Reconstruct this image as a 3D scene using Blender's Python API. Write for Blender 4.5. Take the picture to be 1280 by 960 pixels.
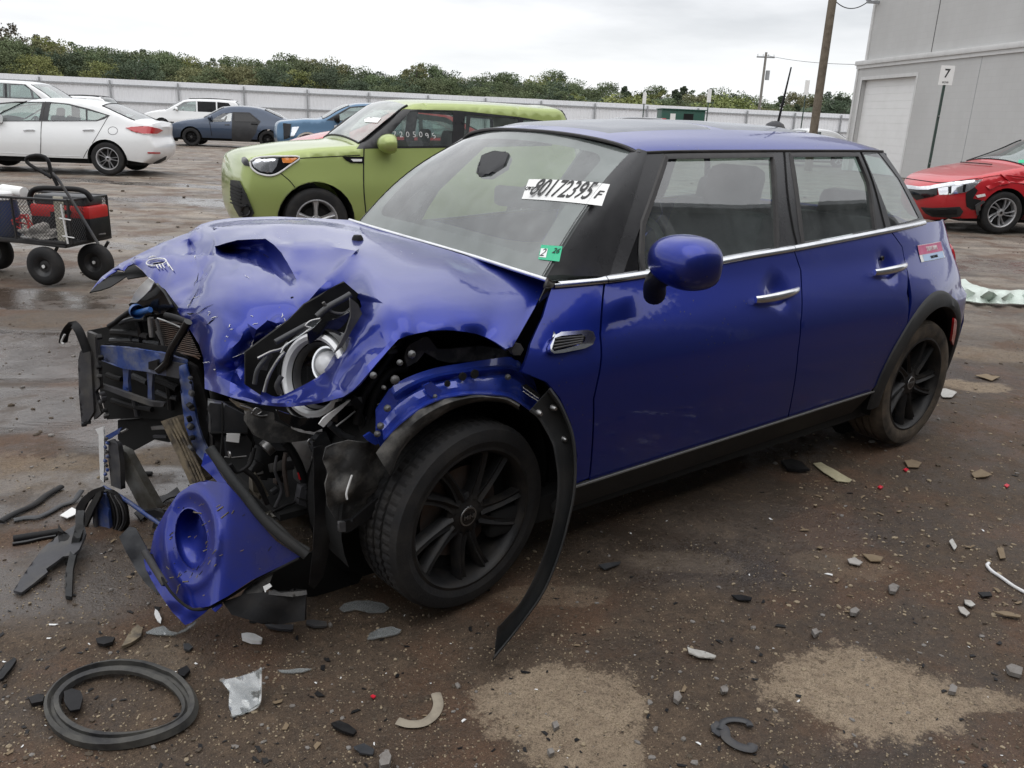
import bpy, bmesh, math, random
from mathutils import Vector, Matrix, noise
from mathutils.geometry import delaunay_2d_cdt
S = bpy.context.scene
for o in list(bpy.data.objects): bpy.data.objects.remove(o)
R_ = math.radians
rnd = random.Random(7)
# ------------------------------------------------------------------ camera
F_PX = 1034.6
CAM = Vector((-1.28635, -2.59369, 1.43864))
YAW, PITCH, ROLL = 0.666743, 0.310421, 0.0423185
_f = Vector((math.sin(YAW)*math.cos(PITCH), math.cos(YAW)*math.cos(PITCH), -math.sin(PITCH)))
_r = Vector((math.cos(YAW), -math.sin(YAW), 0)); _u = _r.cross(_f)
CR = math.cos(ROLL)*_r + math.sin(ROLL)*_u
CU = -math.sin(ROLL)*_r + math.cos(ROLL)*_u
CF = _f
cd = bpy.data.cameras.new('camera'); camo = bpy.data.objects.new('camera', cd); S.collection.objects.link(camo)
cd.sensor_width = 36; cd.lens = 36*F_PX/1280; cd.clip_end = 3000; cd.clip_start = 0.05
M = Matrix.Identity(4)
for i in range(3):
    M[i][0] = CR[i]; M[i][1] = CU[i]; M[i][2] = -CF[i]; M[i][3] = CAM[i]
camo.matrix_world = M
S.camera = camo
S.render.resolution_x = 1024; S.render.resolution_y = 768
# ------------------------------------------------------------------ light
S.view_settings.view_transform = 'Standard'; S.view_settings.look = 'None'
S.view_settings.exposure = 0.27; S.view_settings.gamma = 1
S.view_settings.use_curve_mapping = False
SUN_EL, SUN_AZ = R_(66), R_(215)
W = bpy.data.worlds.new('World'); S.world = W; W.use_nodes = True
nt = W.node_tree; nt.nodes.clear()
def wn(t, **k):
    n = nt.nodes.new(t)
    for a, b in k.items(): setattr(n, a, b)
    return n
out = wn('ShaderNodeOutputWorld'); mix = wn('ShaderNodeMixShader'); mix.inputs[0].default_value = 0.93
sky = wn('ShaderNodeTexSky', sky_type='NISHITA', sun_disc=False, sun_elevation=SUN_EL, sun_rotation=SUN_AZ)
b1 = wn('ShaderNodeBackground'); b1.inputs[1].default_value = 0.1
b2 = wn('ShaderNodeBackground'); b2.inputs[1].default_value = 1.0
tc = wn('ShaderNodeTexCoord'); sp = wn('ShaderNodeSeparateXYZ')
# cloud deck: project the direction on a high plane so that clouds compress towards the horizon
mx = wn('ShaderNodeMath', operation='MAXIMUM'); mx.inputs[1].default_value = 0.0
ad = wn('ShaderNodeMath', operation='ADD'); ad.inputs[1].default_value = 0.12
dv = wn('ShaderNodeVectorMath', operation='DIVIDE'); cb = wn('ShaderNodeCombineXYZ')
n1 = wn('ShaderNodeTexNoise'); n1.inputs['Scale'].default_value = 0.75; n1.inputs['Detail'].default_value = 6; n1.inputs['Roughness'].default_value = 0.5
cr = wn('ShaderNodeValToRGB')
cr.color_ramp.elements[0].position = 0.33; cr.color_ramp.elements[0].color = (0.50, 0.52, 0.55, 1)
cr.color_ramp.elements[1].position = 0.66; cr.color_ramp.elements[1].color = (1.0, 1.0, 1.02, 1)
# haze-white band low over the horizon
mr = wn('ShaderNodeMapRange'); mr.inputs['From Min'].default_value = 0.02; mr.inputs['From Max'].default_value = 0.15
mr.inputs['To Min'].default_value = 0.95; mr.inputs['To Max'].default_value = 0.0
mxc = wn('ShaderNodeMix', data_type='RGBA'); mxc.inputs[7].default_value = (0.96, 0.97, 0.98, 1)
L = nt.links.new
L(tc.outputs['Generated'], sp.inputs[0]); L(sp.outputs[2], mx.inputs[0]); L(mx.outputs[0], ad.inputs[0])
for i in range(3): L(ad.outputs[0], cb.inputs[i])
L(tc.outputs['Generated'], dv.inputs[0]); L(cb.outputs[0], dv.inputs[1]); L(dv.outputs[0], n1.inputs['Vector'])
L(n1.outputs[0], cr.inputs[0]); L(sp.outputs[2], mr.inputs[0]); L(mr.outputs[0], mxc.inputs[0])
L(cr.outputs[0], mxc.inputs[6]); L(mxc.outputs[2], b2.inputs[0])
# an overcast sky is brighter overhead than at the horizon
zr = wn('ShaderNodeMapRange', interpolation_type='SMOOTHSTEP'); zr.inputs['From Min'].default_value = 0.10; zr.inputs['From Max'].default_value = 0.95; zr.inputs['To Min'].default_value = 1.0; zr.inputs['To Max'].default_value = 1.75
L(sp.outputs[2], zr.inputs[0]); L(zr.outputs[0], b2.inputs[1])
L(sky.outputs[0], b1.inputs[0]); L(b1.outputs[0], mix.inputs[1]); L(b2.outputs[0], mix.inputs[2]); L(mix.outputs[0], out.inputs[0])
sl = bpy.data.lights.new('sun', 'SUN'); sl.energy = 0.9; sl.angle = R_(75); sl.color = (1, 0.97, 0.93)
so = bpy.data.objects.new('sun', sl); S.collection.objects.link(so)
_sd = Vector((math.sin(SUN_AZ)*math.cos(SUN_EL), math.cos(SUN_AZ)*math.cos(SUN_EL), math.sin(SUN_EL)))
so.rotation_euler = _sd.to_track_quat('Z', 'Y').to_euler()

# ------------------------------------------------------------------ helpers
def ray(px, py): return (CF + CR*((px-640)/F_PX) + CU*((480-py)/F_PX))
def U(px, py, x=None, y=None, z=None):
    """a point of the photograph carried out to the plane x=, y= or z="""
    d = ray(px, py)
    if x is not None: t = (x-CAM.x)/d.x
    elif y is not None: t = (y-CAM.y)/d.y
    else: t = (z-CAM.z)/d.z
    return CAM + d*t
def G(px, py): return U(px, py, z=0)
def link(o, parent=None):
    S.collection.objects.link(o)
    if parent is not None: o.parent = parent
    return o
def shade(me, smooth):
    if smooth: me.shade_smooth()
def auto(o, ang=35):
    me = o.data
    me.shade_smooth()
    try: me.set_sharp_from_angle(angle=R_(ang))
    except Exception: pass
    bm = bmesh.new(); bm.from_mesh(me)          # open borders stay crisp once the sheet gets its thickness
    if any(e.is_boundary for e in bm.edges):
        for e in bm.edges:
            if e.is_boundary: e.smooth = False
        bm.to_mesh(me)
    bm.free()
def mo(name, vs, fs, mat=None, parent=None, smooth=35, mods=()):
    me = bpy.data.meshes.new(name); me.from_pydata([tuple(v) for v in vs], [], [tuple(f) for f in fs]); me.update()
    o = bpy.data.objects.new(name, me)
    if mat: me.materials.append(mat)
    link(o, parent)
    if smooth: auto(o, smooth)
    for m in mods: addmod(o, *m)
    return o
def addmod(o, typ, **k):
    m = o.modifiers.new(typ.lower(), typ)
    for a, b in k.items(): setattr(m, a, b)
    return m
def bmo(name, bm, mat=None, parent=None, smooth=35, mods=()):
    me = bpy.data.meshes.new(name); bm.to_mesh(me); bm.free()
    o = bpy.data.objects.new(name, me)
    if mat: me.materials.append(mat)
    link(o, parent)
    if smooth: auto(o, smooth)
    for m in mods: addmod(o, *m)
    return o
def empty(name, loc, label=None, cat=None, group=None, rz=0, parent=None):
    o = bpy.data.objects.new(name, None); o.empty_display_size = .1
    link(o, parent); o.location = loc; o.rotation_euler[2] = rz
    tag(o, label, cat, group); return o
def tag(o, label=None, cat=None, group=None, kind=None):
    if label: o['label'] = label
    if cat: o['category'] = cat
    if group: o['group'] = group
    if kind: o['kind'] = kind
    return o
def box_bm(bm, c, s, rot=None, bev=0):
    r = bmesh.ops.create_cube(bm, size=1)
    vs = r['verts']
    m = Matrix.Translation(c) @ (rot.to_4x4() if rot is not None else Matrix.Identity(4)) @ Matrix.Diagonal((s[0], s[1], s[2], 1))
    bmesh.ops.transform(bm, matrix=m, verts=vs)
    if bev:
        es = list({e for v in vs for e in v.link_edges})
        bmesh.ops.bevel(bm, geom=es, offset=bev, segments=2, affect='EDGES', profile=.5)
def box(name, c, s, mat, parent=None, rot=None, bev=0):
    bm = bmesh.new(); box_bm(bm, c, s, rot, bev); return bmo(name, bm, mat, parent, 40)
def smooth_path(pts, n=4):
    P = [Vector(p) for p in pts]
    if len(P) < 3: return P
    out = []
    for i in range(len(P)-1):
        a = P[i-1] if i else P[0]*2-P[1]; b = P[i]; c = P[i+1]; d = P[i+2] if i+2 < len(P) else P[-1]*2-P[-2]
        for k in range(n):
            t = k/n
            out.append(.5*((2*b)+(c-a)*t+(2*a-5*b+4*c-d)*t*t+(3*b-a-3*c+d)*t**3))
    out.append(P[-1]); return out
def tube_bm(bm, pts, r, seg=8, closed=False, flat=1.0, up=None):
    P = [Vector(p) for p in pts]; n = len(P); rings = []
    prev = None
    for i, p in enumerate(P):
        if closed: t = P[(i+1) % n]-P[i-1]
        else: t = P[min(i+1, n-1)]-P[max(i-1, 0)]
        t = t.normalized() if t.length > 1e-9 else Vector((0, 0, 1))
        if up is not None: a = Vector(up)
        elif prev is not None: a = prev
        else: a = Vector((0, 0, 1)) if abs(t.z) < .9 else Vector((1, 0, 0))
        a = (a-t*a.dot(t)); a = a.normalized() if a.length > 1e-6 else t.orthogonal().normalized()
        prev = a; b = t.cross(a)
        rr = r[i] if isinstance(r, (list, tuple)) else r
        rings.append([bm.verts.new(p+a*(rr*flat*math.cos(2*math.pi*k/seg))+b*(rr*math.sin(2*math.pi*k/seg))) for k in range(seg)])
    m = n if closed else n-1
    for i in range(m):
        A = rings[i]; B = rings[(i+1) % n]
        for k in range(seg):
            try: bm.faces.new((A[k], A[(k+1) % seg], B[(k+1) % seg], B[k]))
            except ValueError: pass
    if not closed:
        bm.faces.new(rings[0][::-1]); bm.faces.new(rings[-1])
def tube(name, pts, r, mat, parent=None, seg=8, sm=4, closed=False, flat=1.0, up=None):
    bm = bmesh.new()
    if sm > 1 and not isinstance(r, (list, tuple)): pts = smooth_path(pts, sm)
    tube_bm(bm, pts, r, seg, closed, flat, up)
    bmesh.ops.recalc_face_normals(bm, faces=bm.faces[:])
    return bmo(name, bm, mat, parent, 50)
def lathe(bm, prof, seg=48, axis='Y', c=(0, 0, 0), closed=False):
    """prof: list of (r, h); revolved about the axis"""
    rings = []
    for r, h in prof:
        ring = []
        for k in range(seg):
            a = 2*math.pi*k/seg
            if axis == 'Y': p = (c[0]+r*math.cos(a), c[1]+h, c[2]+r*math.sin(a))
            else: p = (c[0]+r*math.cos(a), c[1]+r*math.sin(a), c[2]+h)
            ring.append(bm.verts.new(p))
        rings.append(ring)
    m = len(rings) if closed else len(rings)-1
    for i in range(m):
        A = rings[i]; B = rings[(i+1) % len(rings)]
        for k in range(seg): bm.faces.new((A[k], A[(k+1) % seg], B[(k+1) % seg], B[k]))
    bmesh.ops.recalc_face_normals(bm, faces=bm.faces[:])
    return rings
def inpoly(p, poly):
    x, y = p[0], p[1]; r = False; n = len(poly); j = n-1
    for i in range(n):
        xi, yi = poly[i][0], poly[i][1]; xj, yj = poly[j][0], poly[j][1]
        if (yi > y) != (yj > y) and x < (xj-xi)*(y-yi)/(yj-yi)+xi: r = not r
        j = i
    return r
def densify(poly, d, closed=True):
    out = []; n = len(poly)
    for i in range(n if closed else n-1):
        a = Vector(poly[i][:2]); b = Vector(poly[(i+1) % n][:2]); k = max(1, int(math.ceil((b-a).length/d)))
        for j in range(k): out.append(a.lerp(b, j/k))
    if not closed: out.append(Vector(poly[-1][:2]))
    return out
def cdt_regions(regs, sp, holes=(), extra=()):
    """regs: [(name, polygon)], first match wins -> {name: (verts2d, tris)}"""
    V = []; E = []
    for nm, poly in list(regs)+[('', h) for h in holes]:
        d = densify(poly, sp); b = len(V); V += d
        E += [(b+i, b+(i+1) % len(d)) for i in range(len(d))]
    xs = [v[0] for v in V]; ys = [v[1] for v in V]
    allp = [p for _, p in regs]
    V += [Vector(e) for e in extra if any(inpoly(e, p) for p in allp)]
    x = min(xs)+sp*.5; r = 0
    while x < max(xs):
        y = min(ys)+sp*(.5 if r % 2 else 1.0)*.9
        while y < max(ys):
            if any(inpoly((x, y), p) for p in allp): V.append(Vector((x+rnd.uniform(-.1, .1)*sp, y+rnd.uniform(-.1, .1)*sp)))
            y += sp
        x += sp*.87; r += 1
    rv, re, rf, *_ = delaunay_2d_cdt(V, E, [], 0, 1e-4)
    out = {}
    for f in rf:
        c = (rv[f[0]]+rv[f[1]]+rv[f[2]])/3
        if any(inpoly(c, h) for h in holes): continue
        for nm, poly in regs:
            if inpoly(c, poly):
                D = out.setdefault(nm, ([], [], {}))
                idx = []
                for i in f:
                    if i not in D[2]: D[2][i] = len(D[0]); D[0].append(rv[i])
                    idx.append(D[2][i])
                D[1].append(idx); break
    return {k: (v[0], v[1]) for k, v in out.items()}
def lerp_knots(K, t):
    if t <= K[0][0]: return K[0][1]
    for i in range(len(K)-1):
        if t <= K[i+1][0]:
            a, b = K[i], K[i+1]; s = (t-a[0])/(b[0]-a[0])
            # cubic hermite with finite-difference slopes
            m0 = (b[1]-K[i-1][1])/(b[0]-K[i-1][0]) if i else (b[1]-a[1])/(b[0]-a[0])
            m1 = (K[i+2][1]-a[1])/(K[i+2][0]-a[0]) if i+2 < len(K) else (b[1]-a[1])/(b[0]-a[0])
            h = b[0]-a[0]
            return (2*s**3-3*s*s+1)*a[1]+(s**3-2*s*s+s)*h*m0+(-2*s**3+3*s*s)*b[1]+(s**3-s*s)*h*m1
    return K[-1][1]
def grid_obj(name, rows, mat, parent=None, thick=0, smooth=60, flip=False):
    vs = []; fs = []; n = len(rows[0])
    for r in rows: vs += r
    for i in range(len(rows)-1):
        for j in range(n-1):
            f = (i*n+j, i*n+j+1, (i+1)*n+j+1, (i+1)*n+j)
            fs.append(f[::-1] if flip else f)
    o = mo(name, vs, fs, mat, parent, smooth)
    if thick: addmod(o, 'SOLIDIFY', thickness=thick, offset=-1)
    return o
_fontc = {}
def text_mesh(s, size, bold=0.0, sx=1.0):
    k = (s, size, bold, sx)
    if k in _fontc: return _fontc[k]
    cu = bpy.data.curves.new('lettering', 'FONT'); cu.body = s; cu.size = size; cu.offset = bold; cu.align_x = 'CENTER'; cu.align_y = 'CENTER'
    cu.extrude = 0.0006; cu.resolution_u = 3
    o = bpy.data.objects.new('t', cu); S.collection.objects.link(o)
    dg = bpy.context.evaluated_depsgraph_get(); me = bpy.data.meshes.new_from_object(o.evaluated_get(dg))
    bpy.data.objects.remove(o); bpy.data.curves.remove(cu)
    me.transform(Matrix.Diagonal((sx, 1, 1, 1)))
    _fontc[k] = me; return me
def text(name, s, size, mat, o, right, up, parent=None, bold=0.0, sx=1.0):
    me = text_mesh(s, size, bold, sx).copy(); me.materials.clear(); me.materials.append(mat)
    r = Vector(right).normalized(); n = r.cross(Vector(up)).normalized(); u = n.cross(r)
    m = Matrix.Identity(4)
    for i in range(3): m[i][0] = r[i]; m[i][1] = u[i]; m[i][2] = n[i]; m[i][3] = o[i]
    me.transform(m); ob = bpy.data.objects.new(name, me); link(ob, parent); return ob

# ------------------------------------------------------------------ materials
def mat(name, col, rough=.5, metal=0, **k):
    m = bpy.data.materials.new(name); m.use_nodes = True; b = m.node_tree.nodes['Principled BSDF']
    b.inputs['Base Color'].default_value = (*col, 1); b.inputs['Roughness'].default_value = rough; b.inputs['Metallic'].default_value = metal
    for a, v in k.items():
        b.inputs[a.replace('_', ' ')].default_value = v
    return m
def nd(m, t, **k):
    n = m.node_tree.nodes.new(t)
    for a, b in k.items(): setattr(n, a, b)
    return n
def lk(m, a, b): m.node_tree.links.new(a, b)
def noise_n(m, scale, detail=4, rough=.55, coord='Object', stretch=None):
    t = nd(m, 'ShaderNodeTexCoord'); n = nd(m, 'ShaderNodeTexNoise')
    n.inputs['Scale'].default_value = scale; n.inputs['Detail'].default_value = detail; n.inputs['Roughness'].default_value = rough
    src = t.outputs[coord]
    if coord == 'World':
        pass
    if stretch:
        mp = nd(m, 'ShaderNodeMapping'); mp.inputs['Scale'].default_value = stretch; lk(m, src, mp.inputs[0]); src = mp.outputs[0]
    lk(m, src, n.inputs['Vector']); return n
def ramp(m, src, a, b, ca, cb_):
    r = nd(m, 'ShaderNodeValToRGB'); e = r.color_ramp.elements
    e[0].position = a; e[0].color = (*ca, 1); e[1].position = b; e[1].color = (*cb_, 1); lk(m, src, r.inputs[0]); return r
def mixc(m, fac, A, B):
    n = nd(m, 'ShaderNodeMix', data_type='RGBA')
    for s, i in ((fac, 0), (A, 6), (B, 7)):
        if hasattr(s, 'is_output') or isinstance(s, bpy.types.NodeSocket): lk(m, s, n.inputs[i])
        else: n.inputs[i].default_value = s if i == 0 else (*s, 1)
    return n.outputs[2]
def weather(m, col, amt=.35, scale=6, dirt=(.09, .07, .05), rough=(.4, .7), bump=.1, bscale=60, a=.45, b=.7):
    """mottled dirt, roughness variation and fine relief over one base colour"""
    P = m.node_tree.nodes['Principled BSDF']
    n = noise_n(m, scale, 7, .62); r = ramp(m, n.outputs[0], a, b, (0, 0, 0), (amt, amt, amt))
    lk(m, mixc(m, r.outputs[0], col, dirt), P.inputs['Base Color'])
    rr = nd(m, 'ShaderNodeMapRange'); rr.inputs['To Min'].default_value = rough[0]; rr.inputs['To Max'].default_value = rough[1]
    lk(m, n.outputs[0], rr.inputs[0]); lk(m, rr.outputs[0], P.inputs['Roughness'])
    if bump:
        n2 = noise_n(m, bscale, 3); bp = nd(m, 'ShaderNodeBump'); bp.inputs['Strength'].default_value = bump; bp.inputs['Distance'].default_value = .004
        lk(m, n2.outputs[0], bp.inputs['Height']); lk(m, bp.outputs[0], P.inputs['Normal'])
    return m
def paint(name, col, metal=.5, rough=.33, dirt=.25, drops=.5, flake=None, dust=None, low=.45):
    m = mat(name, col, rough, metal); P = m.node_tree.nodes['Principled BSDF']
    P.inputs['Coat Weight'].default_value = .8; P.inputs['Coat Roughness'].default_value = .04
    dust = dust or (.10, .085, .07)
    # road dirt: heavier towards the sills, broken up by noise
    t = nd(m, 'ShaderNodeTexCoord'); s = nd(m, 'ShaderNodeSeparateXYZ'); lk(m, t.outputs['Object'], s.inputs[0])
    n = noise_n(m, 2.6, 8, .65)
    mr_ = nd(m, 'ShaderNodeMapRange'); mr_.inputs['From Min'].default_value = .12; mr_.inputs['From Max'].default_value = low+.25
    mr_.inputs['To Min'].default_value = .9; mr_.inputs['To Max'].default_value = .12; lk(m, s.outputs[2], mr_.inputs[0])
    r = ramp(m, n.outputs[0], .42, .78, (0, 0, 0), (1, 1, 1))
    mu = nd(m, 'ShaderNodeMath', operation='MULTIPLY'); lk(m, r.outputs[0], mu.inputs[0]); lk(m, mr_.outputs[0], mu.inputs[1])
    mu2 = nd(m, 'ShaderNodeMath', operation='MULTIPLY'); lk(m, mu.outputs[0], mu2.inputs[0]); mu2.inputs[1].default_value = dirt
    # specks of grit and dried drops
    v = nd(m, 'ShaderNodeTexVoronoi'); v.inputs['Scale'].default_value = 38; lk(m, t.outputs['Object'], v.inputs['Vector'])
    n3 = noise_n(m, 3.0, 3); r3 = ramp(m, n3.outputs[0], .45, .62, (0, 0, 0), (1, 1, 1))
    rs = ramp(m, v.outputs['Distance'], .09, .15, (drops, drops, drops), (0, 0, 0))
    ms = nd(m, 'ShaderNodeMath', operation='MULTIPLY'); lk(m, rs.outputs[0], ms.inputs[0]); lk(m, r3.outputs[0], ms.inputs[1])
    tot = nd(m, 'ShaderNodeMath', operation='MAXIMUM'); lk(m, mu2.outputs[0], tot.inputs[0]); lk(m, ms.outputs[0], tot.inputs[1])
    lk(m, mixc(m, tot.outputs[0], col, tuple(c*.35 for c in dust)), P.inputs['Base Color'])
    cm = nd(m, 'ShaderNodeMath', operation='MULTIPLY_ADD'); lk(m, tot.outputs[0], cm.inputs[0]); cm.inputs[1].default_value = .5; cm.inputs[2].default_value = .05
    lk(m, cm.outputs[0], P.inputs['Coat Roughness'])
    bp = nd(m, 'ShaderNodeBump'); bp.inputs['Strength'].default_value = .12; bp.inputs['Distance'].default_value = .0015
    lk(m, v.outputs['Distance'], bp.inputs['Height'])
    n4 = noise_n(m, 1.4, 1); bp2 = nd(m, 'ShaderNodeBump'); bp2.inputs['Strength'].default_value = .12; bp2.inputs['Distance'].default_value = .01
    lk(m, n4.outputs[0], bp2.inputs['Height']); lk(m, bp2.outputs[0], bp.inputs['Normal']); lk(m, bp.outputs[0], P.inputs['Coat Normal'])
    return m
def glass(name, tint, refl=.5, film=.06, filmc=(.55, .6, .6)):
    """thin pane: tinted straight-through light, Fresnel reflection and a faint film of dust"""
    m = bpy.data.materials.new(name); m.use_nodes = True; T = m.node_tree; T.nodes.clear()
    o = nd(m, 'ShaderNodeOutputMaterial'); tr = nd(m, 'ShaderNodeBsdfTransparent'); tr.inputs[0].default_value = (*tint, 1)
    gl = nd(m, 'ShaderNodeBsdfGlossy'); gl.inputs['Roughness'].default_value = .02; gl.inputs['Color'].default_value = (1, 1, 1, 1)
    lw = nd(m, 'ShaderNodeLayerWeight'); lw.inputs[0].default_value = .5
    pw = nd(m, 'ShaderNodeMath', operation='POWER'); pw.inputs[1].default_value = 4.5; lk(m, lw.outputs['Facing'], pw.inputs[0])
    fr = nd(m, 'ShaderNodeMath', operation='MULTIPLY_ADD'); fr.inputs[1].default_value = .9; fr.inputs[2].default_value = .09*refl/.5; lk(m, pw.outputs[0], fr.inputs[0])
    df = nd(m, 'ShaderNodeBsdfDiffuse'); df.inputs[0].default_value = (*filmc, 1)
    a = nd(m, 'ShaderNodeMixShader'); b = nd(m, 'ShaderNodeMixShader')
    n = noise_n(m, 9, 6, .6); r = ramp(m, n.outputs[0], .3, .75, (film*.5,)*3, (film*1.6,)*3)
    lk(m, r.outputs[0], a.inputs[0]); lk(m, tr.outputs[0], a.inputs[1]); lk(m, df.outputs[0], a.inputs[2])
    lk(m, fr.outputs[0], b.inputs[0]); lk(m, a.outputs[0], b.inputs[1]); lk(m, gl.outputs[0], b.inputs[2]); lk(m, b.outputs[0], o.inputs[0])
    return m
MAT = {}
MAT['blue'] = paint('blue car paint', (.007, .022, .25), metal=.75, rough=.36, dirt=.40, drops=.6)
MAT['blue_in'] = weather(mat('blue inner body', (.01, .018, .22), .4, .3), (.012, .022, .27), .5, 9, (.02, .02, .03), (.3, .6))
MAT['black'] = weather(mat('black plastic', (.012, .012, .013), .5), (.011, .011, .012), .4, 9, (.04, .036, .032), (.35, .7), .25)
MAT['gloss'] = mat('gloss black', (.006, .006, .007), .12)
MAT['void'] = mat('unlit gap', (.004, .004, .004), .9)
MAT['greyp'] = weather(mat('grey plastic', (.06, .06, .065), .55), (.05, .05, .055), .55, 9, (.13, .12, .10), (.45, .75), .3)
MAT['clad'] = weather(mat('wheel arch cladding', (.025, .026, .027), .6), (.022, .023, .024), .5, 5, (.055, .05, .045), (.5, .75), .15)
MAT['liner'] = weather(mat('dusty liner', (.03, .03, .03), .8), (.045, .045, .045), .85, 14, (.20, .19, .175), (.7, .95), .5, 40)
for _k, _v in (('black', .2), ('clad', .3), ('liner', .25), ('greyp', .35)): MAT[_k].node_tree.nodes['Principled BSDF'].inputs['Specular IOR Level'].default_value = _v
MAT['chrome'] = weather(mat('chrome trim', (.75, .76, .78), .12, 1), (.75, .76, .78), .3, 14, (.35, .34, .33), (.08, .3), 0)
MAT['steel'] = weather(mat('scuffed steel', (.35, .35, .36), .4, 1), (.38, .38, .38), .6, 12, (.12, .10, .08), (.3, .6), .3)
MAT['alloyb'] = weather(mat('black alloy', (.014, .014, .015), .35, .2), (.016, .016, .017), .55, 11, (.055, .047, .038), (.28, .6), .1)
MAT['alloys'] = weather(mat('silver alloy', (.45, .46, .47), .35, .7), (.5, .5, .51), .35, 12, (.2, .18, .16), (.3, .5), 0)
MAT['tyre'] = weather(mat('tyre rubber', (.018, .018, .018), .8), (.016, .016, .017), .55, 8, (.05, .045, .04), (.6, .9), .35, 120)
MAT['tyre_mud'] = weather(mat('muddy tyre rubber', (.04, .034, .028), .85), (.022, .021, .02), .9, 7, (.12, .095, .07), (.75, .95), .4, 90, .35, .6)
for _k in ('tyre', 'tyre_mud', 'alloyb'): MAT[_k].node_tree.nodes['Principled BSDF'].inputs['Specular IOR Level'].default_value = .3
MAT['rust'] = weather(mat('brake steel', (.1, .08, .07), .6, .6), (.12, .10, .09), .7, 15, (.12, .06, .03), (.4, .8), .3)
MAT['white'] = weather(mat('white plastic', (.75, .75, .74), .5), (.75, .75, .74), .25, 20, (.3, .28, .25), (.4, .6), 0)
MAT['paper'] = mat('white paper', (.82, .82, .80), .6)
MAT['ink'] = mat('black ink', (.02, .02, .02), .6)
MAT['red_lens'] = mat('red lens', (.45, .01, .015), .12, Coat_Weight=1.0)
MAT['interior'] = weather(mat('dark cabin trim', (.03, .031, .033), .7), (.03, .031, .033), .3, 9, (.06, .06, .06), (.6, .8), .2)
MAT['seat'] = weather(mat('seat cloth', (.035, .036, .04), .85), (.035, .036, .04), .3, 20, (.07, .07, .07), (.8, .95), .3)
MAT['glass'] = glass('green tinted glass', (.62, .73, .69), .75, .08)
MAT['wglass'] = glass('windscreen glass', (.80, .89, .83), .52, .12, (.62, .68, .66))
MAT['pglass'] = glass('privacy glass', (.16, .18, .18), .5, .03)
MAT['hglass'] = glass('clear lamp plastic', (.93, .95, .95), .45, .05)
MAT['hazeglass'] = glass('hazy windscreen glass', (.60, .68, .62), .6, .34, (.52, .58, .53))
MAT['bulb'] = mat('lamp reflector', (.85, .86, .88), .12, 1)
# ------------------------------------------------------------------ the wrecked blue hatchback
# car frame: nose towards -X, driver's side towards -Y, front axle at x=0, rear axle at x=2.567
HB = empty('wrecked_hatchback', (1.2, 0, 0), 'dark blue five-door hatchback with a crushed, torn-open front end and black wheels, closest car', 'car')
class _P:            # children are written in world coordinates; the root carries only a location
    pass
def hb(o):
    o.parent = HB; o.matrix_parent_inverse = Matrix.Translation((-1.2, 0, 0)); return o
YK = [(.12, .765), (.20, .80), (.30, .822), (.42, .838), (.56, .848), (.66, .846), (.745, .835), (.81, .808), (.87, .775), (.93, .742), (.975, .722), (1.05, .685), (1.2, .612), (1.345, .535), (1.42, .49)]
def Ys(x, z):
    y = lerp_knots(YK, z)
    if x < 1.3 and z > .8: y -= .045*(1.3-x)**2*min(1, (z-.8)/.2)
    if x > 2.2: y -= .16*(x-2.2)**2*(1 if z > .7 else .75)
    if x > 2.95: y -= 1.6*(x-2.95)**2
    # flared rear haunch
    y += .018*math.exp(-((x-2.567)/.45)**2-((z-.62)/.22)**2)
    return y
def US(px, py, off=0):
    y = -.8; p = None
    for _ in range(12):
        p = U(px, py, y=y); y = -(Ys(p.x, p.z)+off)
    return Vector((p.x, p.z))
def poly(*pts): return [US(a, b) for a, b in pts]
def circ(cx, cz, r, a0, a1, n):
    return [Vector((cx+r*math.cos(R_(a0+(a1-a0)*i/n)), cz+r*math.sin(R_(a0+(a1-a0)*i/n)))) for i in range(n+1)]
RW = (2.567, .308)
AR_OUT, AR_IN = .425, .355
arch_c = (2.567, .335)
fr_cut = [(757, 347), (755, 358), (750.6, 418), (742, 499), (737, 597)]
mid_cut = [(991.6, 310.5), (1001, 338), (1001, 402), (997.5, 440), (983.5, 528)]
rr_cut = [(1112.5, 287.5), (1128, 309), (1135, 342), (1134, 368)]
def seam(pts, w=.0035):
    P = [US(*p) for p in pts]; A = []; B = []
    for i, p in enumerate(P):
        t = (P[min(i+1, len(P)-1)]-P[max(i-1, 0)]).normalized(); n = Vector((-t.y, t.x))*w
        A.append(p+n); B.append(p-n)
    return A+B[::-1]
sill_z0 = .165
def zline(x, P=[US(719, 606), US(1086, 489.5)]):
    return P[0].y+(P[1].y-P[0].y)*(x-P[0].x)/(P[1].x-P[0].x)
sill_a = US(716, 607); sill_b = US(1088, 489)
sx0, sx1 = sill_a.x, sill_b.x
belt = [(690, 356), (720, 353.5), (757, 350), (807, 343), (860, 335), (910, 325), (940, 319.5), (991.4, 311), (1060, 298), (1111.7, 288), (1153, 278.5)]
beltp = [US(*p) for p in belt]
def belt_z(x):
    return lerp_knots([(p.x, p.y) for p in beltp], x)
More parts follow.
